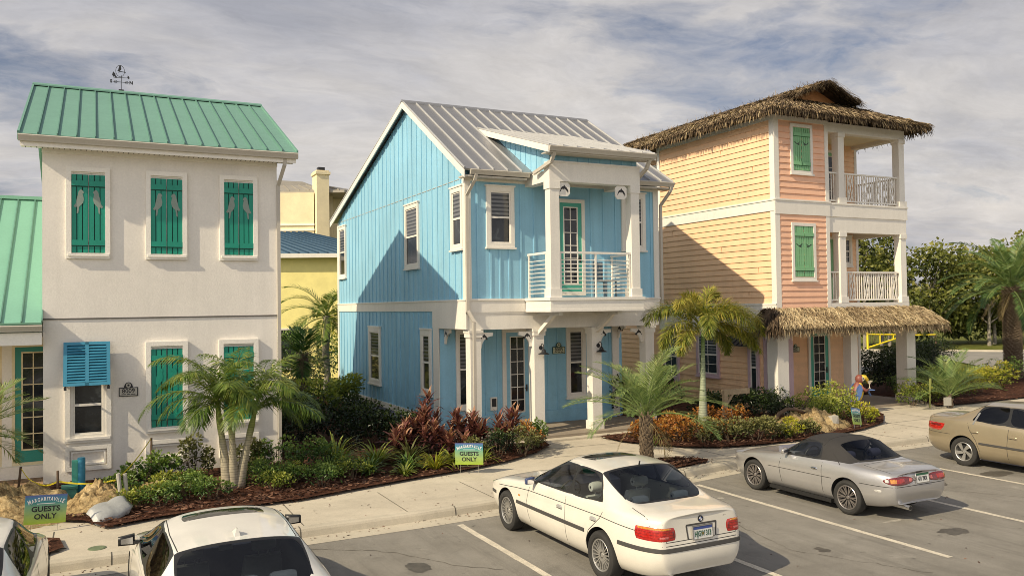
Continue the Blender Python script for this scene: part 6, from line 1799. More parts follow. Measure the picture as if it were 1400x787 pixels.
def blade(mb, p, az, el, l, w, droop, t, n=4, twist=0):
    """strap shaped leaf that arches over"""
    x = p.copy(); pts = []; st = l/n
    for i in range(n+1):
        e = el-droop*(i/n)**1.3
        d = Vector((math.cos(az)*math.cos(e), math.sin(az)*math.cos(e), math.sin(e)))
        ww = w*(.55+.9*(i/n))*(1 if i/n < .45 else max(0.06, 1-((i/n-.45)/.55)**1.4)*1.0)
        s = Vector((-math.sin(az), math.cos(az), 0)).lerp(Vector((0, 0, 1)), twist*.3).normalized()
        pts.append((x.copy(), s*ww/2)); x = x+d*st
    for (a, sa), (b, sb) in zip(pts, pts[1:]): mb.poly([a-sa, a+sa, b+sb, b-sb], 0, t)

def frond(mb, p, az, el, l, droop, rnd, nl=34, ll=.42, lw=.03, vee=.5, hang=.3, plume=False, t0=.5, rach=0, start=.16, tw=0, lean=.55):
    """pinnate palm leaf"""
    n = 14; x = p.copy(); P = []; st = l/n
    for i in range(n+1):
        f_ = i/n; e = el-droop*f_**1.25; a = az+tw*f_
        d = Vector((math.cos(a)*math.cos(e), math.sin(a)*math.cos(e), math.sin(e)))
        P.append((x.copy(), d)); x = x+d*st
    r0 = .018*l/1.6
    mb.tube([q for q, _ in P], [r0*(1-.8*i/n) for i in range(n+1)], 4, 1, cap=False, t=.8)
    for k in range(nl):
        f_ = start+(1-start)*(k+.5)/nl
        i = min(int(f_*n), n-1); g = f_*n-i
        q = P[i][0].lerp(P[i+1][0], g); d = P[i][1].lerp(P[i+1][1], g).normalized()
        s = d.cross(Vector((0, 0, 1))).normalized(); u = s.cross(d)
        env = math.sin(math.pi*min(1, (f_-start)/(1-start)*.80+.16))**.7
        for sg in ((1, -1) if not plume else (1, -1, 1, -1)):
            ang = rnd.uniform(-1.55, 1.55) if plume else vee+rnd.gauss(0, .12)
            dv = d*(lean+f_*.45)+(s*sg*math.cos(ang)+u*math.sin(ang))
            dv = dv.normalized()+Vector((0, 0, -hang*rnd.uniform(.5, 1.2)))
            l2 = ll*env*rnd.uniform(.8, 1.12)
            leaf(mb, q, dv, l2, lw*rnd.uniform(.8, 1.15), min(1, max(0, t0+rnd.gauss(0, .16)+.12*u.z)), u, hang*.7)

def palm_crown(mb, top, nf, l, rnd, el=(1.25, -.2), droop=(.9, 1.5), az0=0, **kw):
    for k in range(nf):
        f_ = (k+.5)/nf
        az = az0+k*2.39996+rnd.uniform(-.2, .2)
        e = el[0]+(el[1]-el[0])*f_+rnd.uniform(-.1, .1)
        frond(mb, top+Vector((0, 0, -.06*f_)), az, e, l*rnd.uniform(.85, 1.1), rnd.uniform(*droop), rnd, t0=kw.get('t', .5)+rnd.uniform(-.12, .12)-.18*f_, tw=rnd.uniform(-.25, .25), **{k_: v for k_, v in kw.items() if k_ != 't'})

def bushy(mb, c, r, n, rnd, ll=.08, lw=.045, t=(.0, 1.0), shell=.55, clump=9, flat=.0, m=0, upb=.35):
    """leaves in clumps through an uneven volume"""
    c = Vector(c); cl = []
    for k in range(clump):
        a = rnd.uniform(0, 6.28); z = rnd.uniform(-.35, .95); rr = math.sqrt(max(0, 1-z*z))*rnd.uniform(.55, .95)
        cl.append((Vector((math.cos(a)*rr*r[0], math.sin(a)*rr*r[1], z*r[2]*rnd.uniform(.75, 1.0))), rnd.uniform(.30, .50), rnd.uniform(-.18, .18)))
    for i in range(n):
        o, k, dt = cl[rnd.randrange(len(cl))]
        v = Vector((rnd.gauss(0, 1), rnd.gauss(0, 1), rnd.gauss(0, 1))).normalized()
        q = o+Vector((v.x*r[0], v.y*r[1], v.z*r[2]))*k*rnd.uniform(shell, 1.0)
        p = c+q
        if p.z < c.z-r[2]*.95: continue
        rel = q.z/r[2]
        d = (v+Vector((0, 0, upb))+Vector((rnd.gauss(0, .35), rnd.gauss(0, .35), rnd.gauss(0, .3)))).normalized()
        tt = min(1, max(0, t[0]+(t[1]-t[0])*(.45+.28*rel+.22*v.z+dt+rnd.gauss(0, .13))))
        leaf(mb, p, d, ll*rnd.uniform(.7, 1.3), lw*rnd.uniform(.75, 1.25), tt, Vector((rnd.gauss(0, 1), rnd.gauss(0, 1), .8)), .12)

def stems(mb, c, r, n, rnd, m=1):
    for k in range(n):
        a = rnd.uniform(0, 6.28); e = Vector((c[0]+math.cos(a)*r[0]*.6, c[1]+math.sin(a)*r[1]*.6, c[2]+r[2]*rnd.uniform(.0, .6)))
        b = Vector((c[0]+math.cos(a)*.06, c[1]+math.sin(a)*.06, c[2]-r[2])); mid = b.lerp(e, .5)+Vector((0, 0, .04))
        mb.tube([b, mid, e], [.012, .009, .005], 4, m, cap=False)

SEED = [100]
def plant(name, label, cat, x, y, fn, m, z=.2, group=None, woody=True):
    SEED[0] += 1; rnd = random.Random(SEED[0])
    o = thing(name, label, cat, (x, y, z), 0, group)
    lf, st = MB(), MB()
    fn(lf, st, rnd)
    if lf.f: lf.build('foliage', [M[m], M['twig'] if woody else M[m]], o, recalc=False, tint=True, local=True)
    if st.f: st.build('stem', M['twig'], o, recalc=False, local=True)
    return o
def bush(x, y, r, m, label, n=650, ll=.08, lw=.045, name='shrub', cat='shrub', group=None, z=.2, t=(0, 1), clump=9, lift=0.0):
    def fn(lf, st, rnd):
        bushy(lf, (0, 0, r[2]*.9+lift), r, n, rnd, ll, lw, t, clump=clump); stems(st, (0, 0, r[2]*.9+lift), r, 7, rnd, 0)
    return plant(name, label, cat, x, y, fn, m, z, group)
def clump(x, y, n, l, m, label, w=.03, name='strap_leaf_plant', cat='plant', group=None, el=(.5, 1.4), droop=(.9, 1.9), z=.2, r=.08):
    def fn(lf, st, rnd):
        for k in range(n):
            az = rnd.uniform(0, 6.28); blade(lf, Vector((math.cos(az)*r*rnd.random(), math.sin(az)*r*rnd.random(), 0)), az+rnd.uniform(-.4, .4), rnd.uniform(*el), l*rnd.uniform(.65, 1.15), w*rnd.uniform(.75, 1.2), rnd.uniform(*droop), min(1, max(0, rnd.gauss(.55, .22))), 5)
    return plant(name, label, cat, x, y, fn, m, z, group, False)
def ti(x, y, h, m, label, k=5, group=None, l=.42, spread=.28, z=.2):
    def fn(lf, st, rnd):
        for s in range(k):
            a = rnd.uniform(0, 6.28); rr = spread*rnd.random()**.5; hh = h*rnd.uniform(.55, 1.0)
            top = Vector((math.cos(a)*rr, math.sin(a)*rr, hh)); base = Vector((math.cos(a)*rr*.35, math.sin(a)*rr*.35, 0))
            st.tube([base, base.lerp(top, .5)+Vector((.02, .01, 0)), top], [.016, .014, .011], 5, 0)
            nb = rnd.randint(20, 27)
            for i in range(nb):
                f_ = i/nb; blade(lf, top+Vector((0, 0, -.30*f_)), i*2.4+rnd.uniform(-.3, .3), 1.35-1.25*f_+rnd.uniform(-.15, .15), l*rnd.uniform(.75, 1.15)*(.75+.4*f_), .075*rnd.uniform(.8, 1.15), rnd.uniform(.5, 1.2), min(1, max(0, .85-.65*f_+rnd.gauss(0, .16))), 4, rnd.uniform(-1, 1))
    return plant('ti_plant', label, 'plant', x, y, fn, m, z, group)

def triple_palm():
    rnd = random.Random(5)
    o = thing('feather_palm', 'cluster palm with three ringed trunks in front of the white stucco wall', 'palm', (2.42, 17.0, .2))
    for i, (bx, tx, ty, tz) in enumerate(((-.11, -.30, .05, 1.75), (.0, -.06, -.12, 1.55), (.10, .42, -.05, 1.55))):
        mb = MB(); n = 10
        pts = []; rad = []
        for k in range(n+1):
            f_ = k/n; pts.append(Vector((bx+(tx-bx)*(f_**1.15), ty*f_, tz*f_))); rad.append(.075*(1-f_)**2+.052-.010*f_+(.014 if .62 < f_ < .85 else 0))
        mb.tube(pts, rad, 14); mb.build('trunk', M['ringed'], o, smooth=True, local=True)
        mb = MB(); top = pts[-1]
        palm_crown(mb, top, 11, 1.62, rnd, el=(1.4, .35), droop=(1.2, 2.1), az0=(3.0, 1.2, .1)[i], nl=62, ll=.46, lw=.024, vee=.35, hang=.38, t=.58)
        mb.build('crown', [M['palm'], M['palm']], o, recalc=False, tint=True, local=True)
triple_palm()

def date_palm(x, y, z, th, tr, nf, l, label, seed, el=(1.3, -.25), droop=(.7, 1.3), trunk='bark', boots=True, ll=.34, lw=.020, nl=44, dead=5, extra=None, name='date_palm', m='datepalm', t=.55):
    rnd = random.Random(seed)
    o = thing(name, label, 'palm', (x, y, z)); mb = MB(); n = 9
    pts = [Vector((.03*math.sin(k), .03*math.cos(k*1.3), th*k/n)) for k in range(n+1)]
    mb.tube(pts, [tr*(1.12 if k < 2 else 1.0+.06*math.sin(k*2.1)) for k in range(n+1)], 14)
    if boots:
        for k in range(int(th/.055*9)):
            a = k*2.39996; h_ = th*(k/(th/.055*9)); c, s = math.cos(a), math.sin(a)
            p = Vector((c*tr*.9, s*tr*.9, h_)); q = p+Vector((c*tr*.42, s*tr*.42, .10+.05*rnd.random())); w_ = Vector((-s, c, 0))*tr*.20
            mb.hexa([p-w_, p+w_, p+w_+Vector((0, 0, .05)), p-w_+Vector((0, 0, .05))], [q-w_*.6, q+w_*.6, q+w_*.6+Vector((0, 0, .03)), q-w_*.6+Vector((0, 0, .03))])
    mb.build('trunk', M[trunk], o, local=True)
    mb = MB(); top = Vector((0, 0, th))
    palm_crown(mb, top, nf, l, rnd, el=el, droop=droop, nl=nl, ll=ll, lw=lw, vee=.45, hang=.12, t=t, lean=.75)
    mb.build('crown', [M[m], M[m]], o, recalc=False, tint=True, local=True)
    if dead:
        mb = MB()
        for k in range(dead): frond(mb, top-Vector((0, 0, .05)), k*2.4, -.5, l*.55, .9, rnd, nl=20, ll=ll*.7, lw=lw, hang=.4, t0=.5)
        mb.build('dead_fronds', [M['leaf_dry'], M['leaf_dry']], o, recalc=False, tint=True, local=True)
    return o
date_palm(10.66, 14.72, .18, 1.10, .118, 26, 1.82, 'young date palm with rough trunk in the mulch island behind the white saloon', 8, el=(1.45, .35), droop=(.8, 1.55), ll=.40, lw=.0135, nl=70, t=.80, dead=3)
date_palm(-2.15, 18.0, .2, 1.25, .16, 26, 1.45, 'date palm mostly outside the left edge, its fronds before the teal door', 9, el=(1.2, -.1), droop=(.6, 1.2), ll=.44, lw=.017, nl=60, t=.75)
date_palm(25.2, 17.9, .2, .35, .11, 20, 1.75, 'young date palm with thin bare stems in the bed behind the gold saloon', 12, el=(1.35, .35), droop=(.7, 1.3), ll=.46, lw=.020, nl=50, dead=0, boots=False, t=.7)
date_palm(36.2, 22.6, .2, 4.0, .30, 34, 3.3, 'tall date palm with thick patterned trunk at the right edge', 14, el=(1.4, -.2), droop=(.8, 1.45), ll=.55, lw=.04, nl=60, dead=6)
date_palm(8.55, 34.0, .2, 3.2, .14, 20, 2.3, 'feathery palm standing in the gap between the white cottage and the blue house', 15, trunk='bark_grey', boots=False, el=(1.3, -.35), droop=(1.2, 1.9), ll=.62, lw=.035, nl=46, dead=2, name='feather_palm', m='palm', t=.62)
date_palm(6.4, 28.8, .2, 1.9, .16, 16, .95, 'dark fan palm beside the back corner of the white cottage', 16, el=(1.4, -.7), droop=(.2, .5), ll=.75, lw=.05, nl=16, dead=0, name='fan_palm', m='leaf_mid', t=.4)

def foxtail_palm():
    rnd = random.Random(31)
    o = thing('foxtail_palm', 'slender foxtail palm with bushy plumes before the peach side wall', 'palm', (14.15, 17.05, .2))
    mb = MB(); n = 10; th = 2.80
    mb.tube([Vector((.02*k/n*3-.0, 0, th*k/n)) for k in range(n+1)], [.095*(1-k/n)**2+.060-.014*k/n for k in range(n+1)], 14); mb.build('trunk', M['ringed_grey'], o, smooth=True, local=True)
    mb = MB(); top = Vector((.06, 0, th))
    for az, e, dr, l in ((3.0, .95, 2.3, 1.55), (3.5, 1.2, 2.2, 1.5), (.15, 1.0, 2.3, 1.6), (-.3, .75, 2.3, 1.6), (-.9, .95, 2.4, 1.5), (2.3, .9, 2.0, 1.5), (4.2, .8, 2.4, 1.45), (5.0, .9, 2.4, 1.4), (1.2, 1.1, 2.0, 1.5), (.55, 1.3, 1.9, 1.45), (3.2, .5, 2.2, 1.4), (-.15, .35, 1.9, 1.45), (-.7, .25, 1.8, 1.35), (3.6, .2, 1.7, 1.25), (.35, .2, 1.9, 1.3), (5.6, .4, 2.0, 1.3)):
        frond(mb, top, az, e+.12, l*1.32, dr*1.04, rnd, nl=84, ll=.40, lw=.026, plume=True, hang=.22, t0=rnd.uniform(.55, .88), start=.2, tw=rnd.uniform(-.2, .2))
    mb.build('crown', [M['foxtail'], M['foxtail']], o, recalc=False, tint=True, local=True)
    mb = MB(); mb.tube([top-Vector((0, 0, .1)), top+Vector((.05, 0, .75))], [.012, .004], 5); mb.build('spear_leaf', M['foxtail'], o, local=True)
foxtail_palm()

# bed before the white cottage and the blue house
G1 = 'low glossy shrubs in front of the white stucco wall'
for x, y, r, m, lab in (
    (.75, 17.9, (.42, .36, .30), 'leaf_mid', 'dark clusia bush under the first apron panel of the white cottage'),
    (1.25, 18.2, (.40, .35, .32), 'leaf_mid', 'dark clusia bush under the middle apron panel of the white cottage'),
    (1.85, 18.5, (.34, .3, .42), 'leaf_olive', 'reddish leggy bush close to the stucco wall left of the three palm trunks'),
    (2.95, 18.4, (.36, .3, .36), 'leaf_olive', 'reddish bush close to the stucco wall right of the three palm trunks'),
    (3.55, 18.4, (.42, .4, .40), 'leaf_mid', 'dark clusia bush at the right corner of the white cottage'),
    (4.15, 17.7, (.50, .42, .38), 'leaf_mid', 'rounded green bush just right of the white cottage corner')):
    bush(x, y, r, m, lab, 620, .075, .055, name='clusia_bush', group=G1)
low = [(.55, 16.35), (1.05, 16.15), (1.55, 16.55), (.95, 16.95), (1.65, 17.25), (1.95, 16.2), (3.1, 16.4), (3.55, 16.75), (2.95, 17.1), (3.65, 17.3), (4.2, 16.85), (.35, 16.95), (1.35, 16.85), (3.3, 16.95), (4.0, 16.3), (1.3, 17.55), (3.2, 17.75), (4.6, 17.25)]
for i, (x, y) in enumerate(low):
    bush(x, y, (.36, .30, .17+.03*(i % 3)), 'leaf_mid' if i % 3 else 'leaf_light', 'low green ground cover bush along the mulch in front of the white cottage', 520, .06, .032, name='ground_cover_bush', group='low bushes along the mulch in front of the white cottage', clump=12, t=(.05, .95))
bush(4.75, 16.75, (.36, .32, .22), 'leaf_light', 'bright green bush at the mulch edge below the arching flax clump', 420, .06, .035, name='ground_cover_bush')
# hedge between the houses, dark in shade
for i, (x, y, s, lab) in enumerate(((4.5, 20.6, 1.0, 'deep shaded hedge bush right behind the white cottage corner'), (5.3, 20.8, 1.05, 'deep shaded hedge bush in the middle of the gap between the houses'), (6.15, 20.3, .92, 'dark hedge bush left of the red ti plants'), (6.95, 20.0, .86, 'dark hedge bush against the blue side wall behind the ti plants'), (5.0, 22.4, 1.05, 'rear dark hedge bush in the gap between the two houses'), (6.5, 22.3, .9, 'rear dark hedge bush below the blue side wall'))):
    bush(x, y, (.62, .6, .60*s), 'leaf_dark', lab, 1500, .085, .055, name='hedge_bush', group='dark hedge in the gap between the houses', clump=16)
# flax clumps
for x, y, l, n, m, lab in (
    (4.75, 18.15, .78, 80, 'leaf_light', 'largest arching flax clump, right of the white cottage corner'),
    (5.55, 17.75, .66, 64, 'leaf_light', 'second arching flax clump left of the red ti plants'),
    (6.35, 17.85, .58, 56, 'leaf_olive', 'brownish flax clump in front of the red ti plants'),
    (5.15, 16.95, .44, 50, 'leaf_mid', 'small dark green flax tuft near the pavement edge'),
    (6.0, 16.95, .42, 46, 'leaf_mid', 'small dark tuft behind the pale striped clump'),
    (6.55, 16.75, .50, 56, 'leaf_yellow', 'pale striped flax clump left of the guests only sign'),
    (7.05, 16.95, .40, 44, 'leaf_light', 'thin flax tuft directly behind the guests only sign'),
    (7.75, 16.95, .42, 26, 'leaf_light', 'sparse arching tuft right of the guests only sign'),
    (5.75, 16.45, .30, 34, 'leaf_light', 'short grassy tuft at the front edge of the mulch bed')):
    clump(x, y, int(n*1.5), l*1.15, m, lab, .046 if m != 'leaf_yellow' else .036, group='strap leaved clumps in the front bed')
for x, y, h, k, lab in (
    (6.75, 19.0, .72, 6, 'broad red ti plant at the left end of the row'),
    (7.45, 19.35, 1.30, 4, 'tallest red ti plant, rising against the blue side wall'),
    (7.15, 18.5, .70, 6, 'dark red ti plant low in front of the tallest one'),
    (8.05, 18.75, .85, 7, 'dense red ti plant before the corner column of the blue house'),
    (8.75, 17.95, .62, 5, 'small red ti plant right of the porch corner column'),
    (9.05, 18.25, .82, 4, 'leggy red ti plant by the vent box of the blue porch'),
    (6.35, 18.6, .55, 6, 'small red ti plant at the left front of the row beside the brownish flax'),
    (8.35, 18.35, .75, 7, 'full red ti plant just left of the porch corner column foot'),
    (6.95, 18.85, .95, 6, 'bushy red ti plant between the tallest one and the left end of the row'),
    (7.6, 18.05, .52, 6, 'low purple brown ti plant behind the guests only sign')):
    ti(x, y, h, 'leaf_red', lab, k, 'red ti plants by the blue house')
for x, y, r, m, lab in (
    (8.35, 17.35, (.40, .36, .34), 'leaf_dark', 'dark bush right behind the guests only sign'),
    (8.95, 17.25, (.42, .38, .34), 'leaf_olive', 'dark olive bush left of the orange croton by the porch'),
    (9.45, 17.75, (.34, .32, .36), 'leaf_orange', 'orange croton bush in front of the second porch column'),
    (9.78, 17.95, (.26, .26, .34), 'leaf_mid', 'green bush at the right tip of the bed by the porch path'),
    (7.85, 17.45, (.32, .28, .26), 'leaf_olive', 'brownish bush between the ti plants and the guests only sign')):
    bush(x, y, r, m, lab, 620, .07, .04)
# bed between the blue and the peach house
for i, (x, y, r, m, lab) in enumerate((
    (12.55, 17.35, (.42, .40, .30), 'leaf_orange', 'orange croton bush at the left tip of the bed behind the date palm'),
    (13.15, 16.85, (.46, .42, .32), 'leaf_orange', 'orange croton bush just right of the date palm trunk'),
    (13.75, 16.5, (.46, .42, .32), 'leaf_olive', 'olive bush left of the foxtail palm trunk'),
    (14.3, 16.15, (.46, .42, .32), 'leaf_olive', 'olive brown bush in front of the foxtail palm trunk'),
    (14.85, 16.75, (.50, .46, .44), 'leaf_orange', 'tallest orange croton bush right of the foxtail palm'),
    (15.0, 16.0, (.46, .40, .30), 'leaf_olive', 'dark olive bush at the pavement edge before the tall orange croton'),
    (15.55, 16.05, (.40, .36, .28), 'leaf_olive', 'olive bush at the pavement edge left of the sand mound'),
    (16.15, 16.05, (.40, .34, .24), 'leaf_yellow', 'small yellow green bush on the front of the sand mound'),
    (12.9, 17.75, (.40, .40, .30), 'leaf_orange', 'orange bush behind the date palm fronds by the porch path'),
    (14.45, 17.3, (.46, .42, .40), 'leaf_orange', 'orange croton bush behind the foxtail palm trunk'),
    (13.4, 17.3, (.44, .40, .36), 'leaf_orange', 'orange croton bush in the second row left of the foxtail palm'),
    (14.1, 16.6, (.40, .38, .30), 'leaf_orange', 'reddish croton bush at the foot of the foxtail palm'),
    (16.75, 15.98, (.30, .28, .2), 'leaf_olive', 'low dry bush at the right foot of the sand mound'),
    (18.6, 16.95, (.55, .5, .42), 'leaf_light', 'bright green bush left of the leaning signboard'),
    (18.9, 17.85, (.62, .55, .52), 'leaf_light', 'large bright green bush before the thatched porch'),
    (19.55, 17.45, (.55, .5, .46), 'leaf_light', 'bright green bush below the green door of the thatched house'),
    (20.2, 18.05, (.60, .55, .54), 'leaf_light', 'bright green bush beside the parrot figure'),
    (19.75, 16.75, (.40, .36, .30), 'leaf_yellow', 'yellow green strappy bush just left of the leaning signboard'),
    (18.0, 18.55, (.45, .4, .36), 'leaf_dark', 'dark bush at the foot of the left thatch porch column'),
    (24.55, 18.75, (.52, .45, .44), 'leaf_light', 'bright green bush at the foot of the right porch column'),
    (25.35, 18.85, (.50, .45, .40), 'leaf_light', 'bright green bush right of the right porch column'),
    (26.3, 19.0, (.45, .4, .26), 'leaf_olive', 'low fern like bush left of the bare stemmed palm'),
    (28.6, 19.6, (.75, .6, .45), 'leaf_yellow', 'yellow green bush behind the gold saloon, left one'),
    (29.9, 20.0, (.85, .6, .50), 'leaf_yellow', 'yellow green bush behind the gold saloon, middle one'),
    (27.2, 19.5, (.5, .45, .34), 'leaf_light', 'light green bush between the bare stemmed palm and the yellow bushes'),
    (26.8, 20.8, (.6, .5, .45), 'leaf_mid', 'mid green bush behind the bare stemmed young palm'),
    (32.6, 21.0, (.80, .6, .5), 'leaf_yellow', 'yellow green bush in front of the tall date palm trunk'),
    (33.8, 21.4, (.9, .7, .55), 'leaf_mid', 'green bush left of the tall date palm trunk'),
    (28.0, 20.9, (.7, .6, .5), 'leaf_mid', 'green bush behind the leftmost yellow green bush'),
    (31.2, 20.5, (.80, .6, .45), 'leaf_yellow', 'yellow green bush behind the gold saloon, right one'))):
    bush(x, y, r, m, lab, 900 if r[0] > .5 else 720, .075, .04, clump=13)
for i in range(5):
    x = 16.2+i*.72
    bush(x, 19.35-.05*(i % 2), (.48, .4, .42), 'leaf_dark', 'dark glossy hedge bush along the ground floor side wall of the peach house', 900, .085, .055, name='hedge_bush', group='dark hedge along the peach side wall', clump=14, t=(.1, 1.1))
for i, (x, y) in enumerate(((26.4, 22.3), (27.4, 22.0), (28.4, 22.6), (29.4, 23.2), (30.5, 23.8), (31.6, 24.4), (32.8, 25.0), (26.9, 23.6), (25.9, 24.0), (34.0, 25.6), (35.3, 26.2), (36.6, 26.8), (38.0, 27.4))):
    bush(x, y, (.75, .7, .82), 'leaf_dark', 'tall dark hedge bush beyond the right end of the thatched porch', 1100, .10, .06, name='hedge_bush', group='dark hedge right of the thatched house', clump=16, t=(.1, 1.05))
clump(12.2, 16.6, 20, .4, 'leaf_light', 'grassy tuft at the tip of the right bed', .02)
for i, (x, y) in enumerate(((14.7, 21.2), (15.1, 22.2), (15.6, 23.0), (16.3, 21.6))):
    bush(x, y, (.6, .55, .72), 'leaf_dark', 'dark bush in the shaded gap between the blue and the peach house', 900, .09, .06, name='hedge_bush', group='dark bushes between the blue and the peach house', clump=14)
# greenery seen through the gap on the left
for i, (x, y, r, m, lab) in enumerate((
    (7.1, 31.0, (.9, .8, 1.0), 'leaf_olive', 'reddish olive shrub behind the hedge in the gap, left one'),
    (8.9, 36.5, (1.2, 1.0, 1.3), 'leaf_mid', 'green shrub before the yellow building, right of the feathery palm'),
    (6.2, 33.0, (1.0, .9, 1.4), 'leaf_mid', 'green shrub beside the white cottage, deep in the gap'),
    (6.0, 26.0, (.9, .8, .62), 'leaf_light', 'light green shrub behind the dark hedge in the gap'),
    (7.6, 27.5, (.7, .7, .7), 'leaf_light', 'light green shrub against the far end of the blue wall'),
    (10.8, 39.0, (1.4, 1.0, 1.8), 'leaf_yellow', 'yellow green tall shrub against the yellow building'))):
    bush(x, y, r, m, lab, 1100, .13, .07, clump=14)

# ------------------------------------------------------------------ trees at the right
def tree(x, y, h, w, label, seed, m='tree_leaf', n=2600, ll=.34, lw=.20, z=0, group=None, trunk=.16, base=.22):
    rnd = random.Random(seed)
    o = thing('leafy_tree', label, 'tree', (x, y, z), 0, group)
    mb = MB(); hb = h*base
    mb.tube([(0, 0, -.1), (.1, .05, hb), (.05, -.05, h*.6), (0, 0, h*.85)], [trunk, trunk*.8, trunk*.45, .03], 8)
    cl = []
    for k in range(15):
        a = k*2.4; f_ = rnd.uniform(.15, 1.0); rr = w*rnd.uniform(.35, .95)*(1-.55*max(0, f_-.45))
        e = Vector((math.cos(a)*rr, math.sin(a)*rr, hb+(h-hb)*f_*.92)); s = Vector((0, 0, hb*.8+(h-hb)*f_*.45))
        mb.tube([s, s.lerp(e, .6)+Vector((0, 0, .15)), e], [trunk*.4, trunk*.25, .015], 5, cap=False); cl.append((e, rnd.uniform(.26, .46)))
    mb.build('trunk', M['bark_grey'], o, local=True)
    mb = MB()
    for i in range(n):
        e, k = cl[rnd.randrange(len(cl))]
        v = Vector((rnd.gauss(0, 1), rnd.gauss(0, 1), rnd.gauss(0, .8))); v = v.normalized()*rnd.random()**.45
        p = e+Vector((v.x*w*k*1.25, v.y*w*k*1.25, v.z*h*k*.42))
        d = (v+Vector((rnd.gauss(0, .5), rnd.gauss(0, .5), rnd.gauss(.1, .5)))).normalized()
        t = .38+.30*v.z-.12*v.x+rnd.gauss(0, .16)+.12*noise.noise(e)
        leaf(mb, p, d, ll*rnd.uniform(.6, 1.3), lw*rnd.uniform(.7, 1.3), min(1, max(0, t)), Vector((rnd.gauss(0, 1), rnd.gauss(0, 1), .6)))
    mb.build('crown', M[m], o, recalc=False, tint=True, local=True)
    return o
GT = 'trees beyond the road at the right'
for i, (x, y, h, w, lab) in enumerate((
    (62, 45.5, 7.9, 3.6, 'broad yellowish green tree beyond the road right of the balconies'),
    (68, 44.0, 8.2, 3.8, 'dense green tree in the middle of the row beyond the road'),
    (74, 44.5, 9.4, 4.0, 'dense green tree beyond the road behind the tall date palm'),
    (78, 41.5, 11.8, 4.4, 'tallest tree beyond the road at the right edge'),
    (55, 44.0, 6.2, 2.4, 'small dark tree beside the right balcony post'),
    (53.5, 45.0, 10.6, 1.5, 'narrow upright tree seen through the lower balcony opening'),
    (58.5, 47.5, 9.6, 1.4, 'slim sparse tree seen right beside the lower balcony post'),
    (65.0, 42.5, 7.2, 3.6, 'low broad tree in front of the row beyond the road'),
    (71.5, 41.0, 7.0, 3.8, 'low broad tree left of the tall date palm crown beyond the road'),
    (84, 44.0, 11.0, 4.6, 'big tree furthest right beyond the road'))):
    tree(x, y, h, w, lab, 50+i, n=3000 if w > 3 else 1300, ll=.42, lw=.26, group=GT)
rnd0 = random.Random(77)
for i in range(14):
    x = 50+i*3.0+rnd0.uniform(-.6, .6); y = 52-i*.95+rnd0.uniform(-1, 1)
    bush(x, y, (2.6, 1.8, rnd0.uniform(1.6, 2.4)), 'tree_leaf', 'tangled shrub in the thicket under the trees beyond the road', 900, .42, .25, name='thicket_shrub', group='thicket under the trees beyond the road', z=0, clump=16)
tree(3.0, 40.0, 4.8, 2.0, 'green garden tree behind the white cottage in the gap', 91, n=1500, ll=.25, lw=.14)
# ------------------------------------------------------------------ road behind, gate
def far_road():
    mb = MB(); mb.poly([(26, 27.5, .02), (47, 33.2, .02), (40.2, 24.6, .02), (90, 8, .02), (110, 20, .02), (58, 35.5, .02), (52, 43, .02), (30, 52, .02)])
    tag(mb.build('road', M['asphalt_far'], recalc=False), kind='structure')
    mb = MB()
    for a, b in (((51, 43.4), (57.6, 35.8)), ((57.6, 35.8), (105, 20.5)), ((30, 52.3), (51, 43.4))):
        mb.beam((*a, .06), (*b, .06), .35, .16)
    tag(mb.build('far_kerb', M['kerb'], recalc=True), kind='structure')
M['asphalt_far'] = concrete('pale_road', (.30, .285, .25))
far_road()

def gate():
    o = thing('swing_gate', 'bright yellow tubular swing barrier across the far road', 'gate', (54.0, 43.0, 0))
    a, b = Vector((50.6, 42.0, 0)), Vector((55.0, 42.2, 0)); c = Vector((56.4, 41.4, 0))
    z = lambda p, h: p+Vector((0, 0, h))
    a = Vector((51.4, 43.0, 0)); b = Vector((54.6, 38.9, 0)) if False else Vector((54.3, 42.2, 0))
    mb = MB(); mb.tube([z(a, 1.25), z(b, 1.15)], .055, 8); mb.tube([z(a, .25), z(b, 1.05)], .055, 8)
    for t in (.35, .72): mb.tube([z(a.lerp(b, t), 1.22), z(a.lerp(b, t), .25+.8*t)], .045, 8)
    mb.build('barrier_arm', M['yellow_paint'], o)
    mb = MB(); mb.tube([z(a, 0), z(a, 1.4)], .075, 10); mb.build('hinge_post', M['yellow_paint'], o)
    mb = MB(); c2 = Vector((56.6, 41.2, 0)); mb.tube([z(b, 1.12), z(c2, 1.12), z(c2, 1.0)], .05, 8); mb.build('latch_bar', M['yellow_paint'], o)
    mb = MB(); mb.tube([z(c2, 0), z(c2, 1.12)], .07, 10); mb.build('latch_post', M['wood_dark'], o)
gate()

